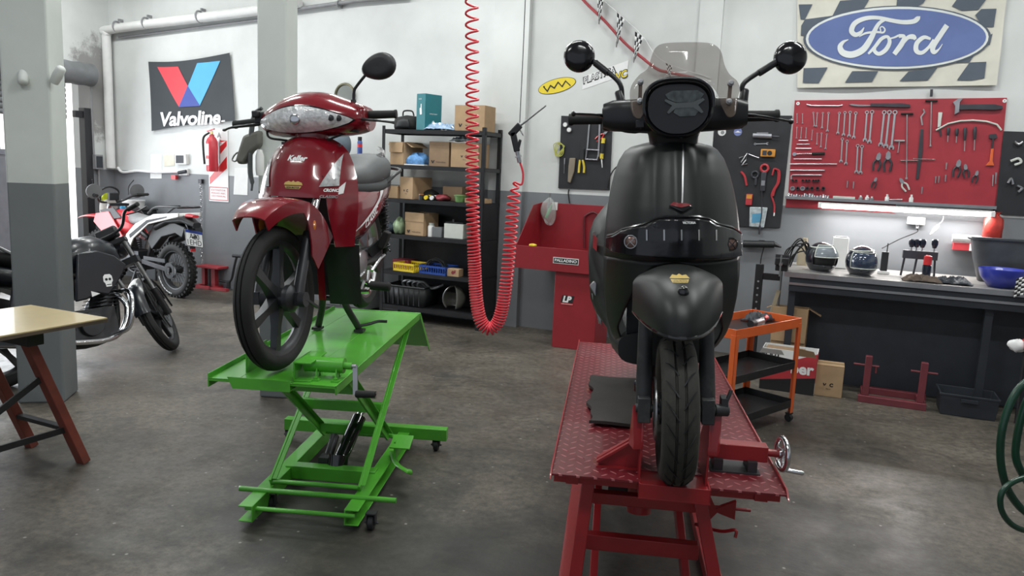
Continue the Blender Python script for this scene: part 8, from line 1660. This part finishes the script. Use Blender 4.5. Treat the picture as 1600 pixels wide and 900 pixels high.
# black box with a white tub behind the off-road motorcycle
u, z = on_v(214, 344, 6.90); t = rthing('stool', 'grey steel stool hidden behind the off-road motorcycle', 'stool', u, 6.90, 0); zz = on_v(214, 348, 6.80)[1]
mk('top', MB().box((0, 0, zz-.015), (.42, .26, .03)), 'grey_plastic', t, bevel=.004)
for x in (-.18, .18):
    for y in (-.11, .11): mk('leg', MB().tube((x, y, 0), (x, y, zz-.03), .014, n=8), 'dark_steel', t)
t = rthing('storage_box', 'black plastic box on the stool behind the off-road motorcycle', 'box', u, 6.90, zz+.001); mk('box', MB().box2((-.20, -.13, 0), (.20, .13, .15)), 'black_plastic', t, bevel=.008); mk('lid', MB().box2((-.21, -.14, .15), (.21, .14, .165)), 'black_plastic', t, bevel=.004)
t = rthing('white_tub', 'white tub standing on the black plastic box', 'tub', u-.05, 6.90, zz+.167); mk('tub', MB().lathe([(0, 0), (.12, 0), (.13, .085), (0, .085)], n=24), 'paper', t); mk('lid', MB().lathe([(0, .085), (.135, .085), (.135, .10), (0, .10)], n=24), 'white_ink', t)
# strap and pouch hanging beside the middle pillar
def hy(px, py): return on_y(px, py, 4.88)
o0 = hy(398, 172); t = thing('hanging_bag', 'dark grey strap with a pouch hanging at the middle pillar behind the red motorcycle', 'bag', o0); mat('strap_grey', (.075, .08, .085), .7, var=.1); mat('pouch_grey', (.14, .135, .12), .7, var=.2)
mk('strap', MB().sweep(cr([hy(*p)-o0 for p in ((409, 169), (402, 174), (396, 186), (393, 205), (391, 235), (391, 270), (394, 285), (393, 298))], 4), [.024]*4+[.030]*18+[.026]*3+[.014]*4, 8, flat=.45), 'strap_grey', t, smooth=60)
q = [hy(*p)-o0 for p in ((381, 212), (408, 203), (408, 228), (396, 236), (383, 256), (373, 257), (370, 248))]; pb = mk('pouch', MB().prism([(p.x, p.z) for p in q], (0, -.03, 0), X, ZZ, (0, .08, 0)), 'pouch_grey', t, bevel=.018)
mk('ring', MB().sweep(cr([hy(*p)-o0 for p in ((372, 238), (366, 243), (363, 250), (368, 252), (371, 246))], 4, True), .005, 6, closed=True), 'steel', pb)
t2 = mk('bottle_white', MB().lathe([(0, -.09), (.022, -.088), (.026, -.06), (.026, .03), (.015, .07), (0, .075)], (0, 0, 0), (0, 0, 1), 18), 'paper', t, 'white bottle in the pouch strap'); t2.location = hy(406, 252)-o0+V3(0, .0, 0)
# junction box and conduits on the pier of the left wall
def lw(px, py, off=.0): p = on_plane(px, py, RU*(LW+off), RU); return V3(p.dot(RU), p.dot(RV), p.z)
a = lw(152, 253, .03); t = rthing('junction_box', 'small grey junction box with conduits on the left wall pier', 'box', 0, 0, 0)
mk('box', MB().box((LW+.035, a.y, a.z), (.068, .11, .18)), 'wire_grey', t, bevel=.004); mk('cover', MB().box((LW+.072, a.y, a.z), (.006, .085, .14)), 'bench_dark', t)
mk('conduit', MB().sweep([(LW+.025, a.y-.04, a.z+.09), (LW+.025, a.y-.05, a.z+1.0)], .012, 8), 'wire_grey', t); mk('conduit', MB().sweep([(LW+.025, a.y+.02, .02), (LW+.025, a.y+.02, a.z-.09)], .012, 8), 'wire_grey', t)
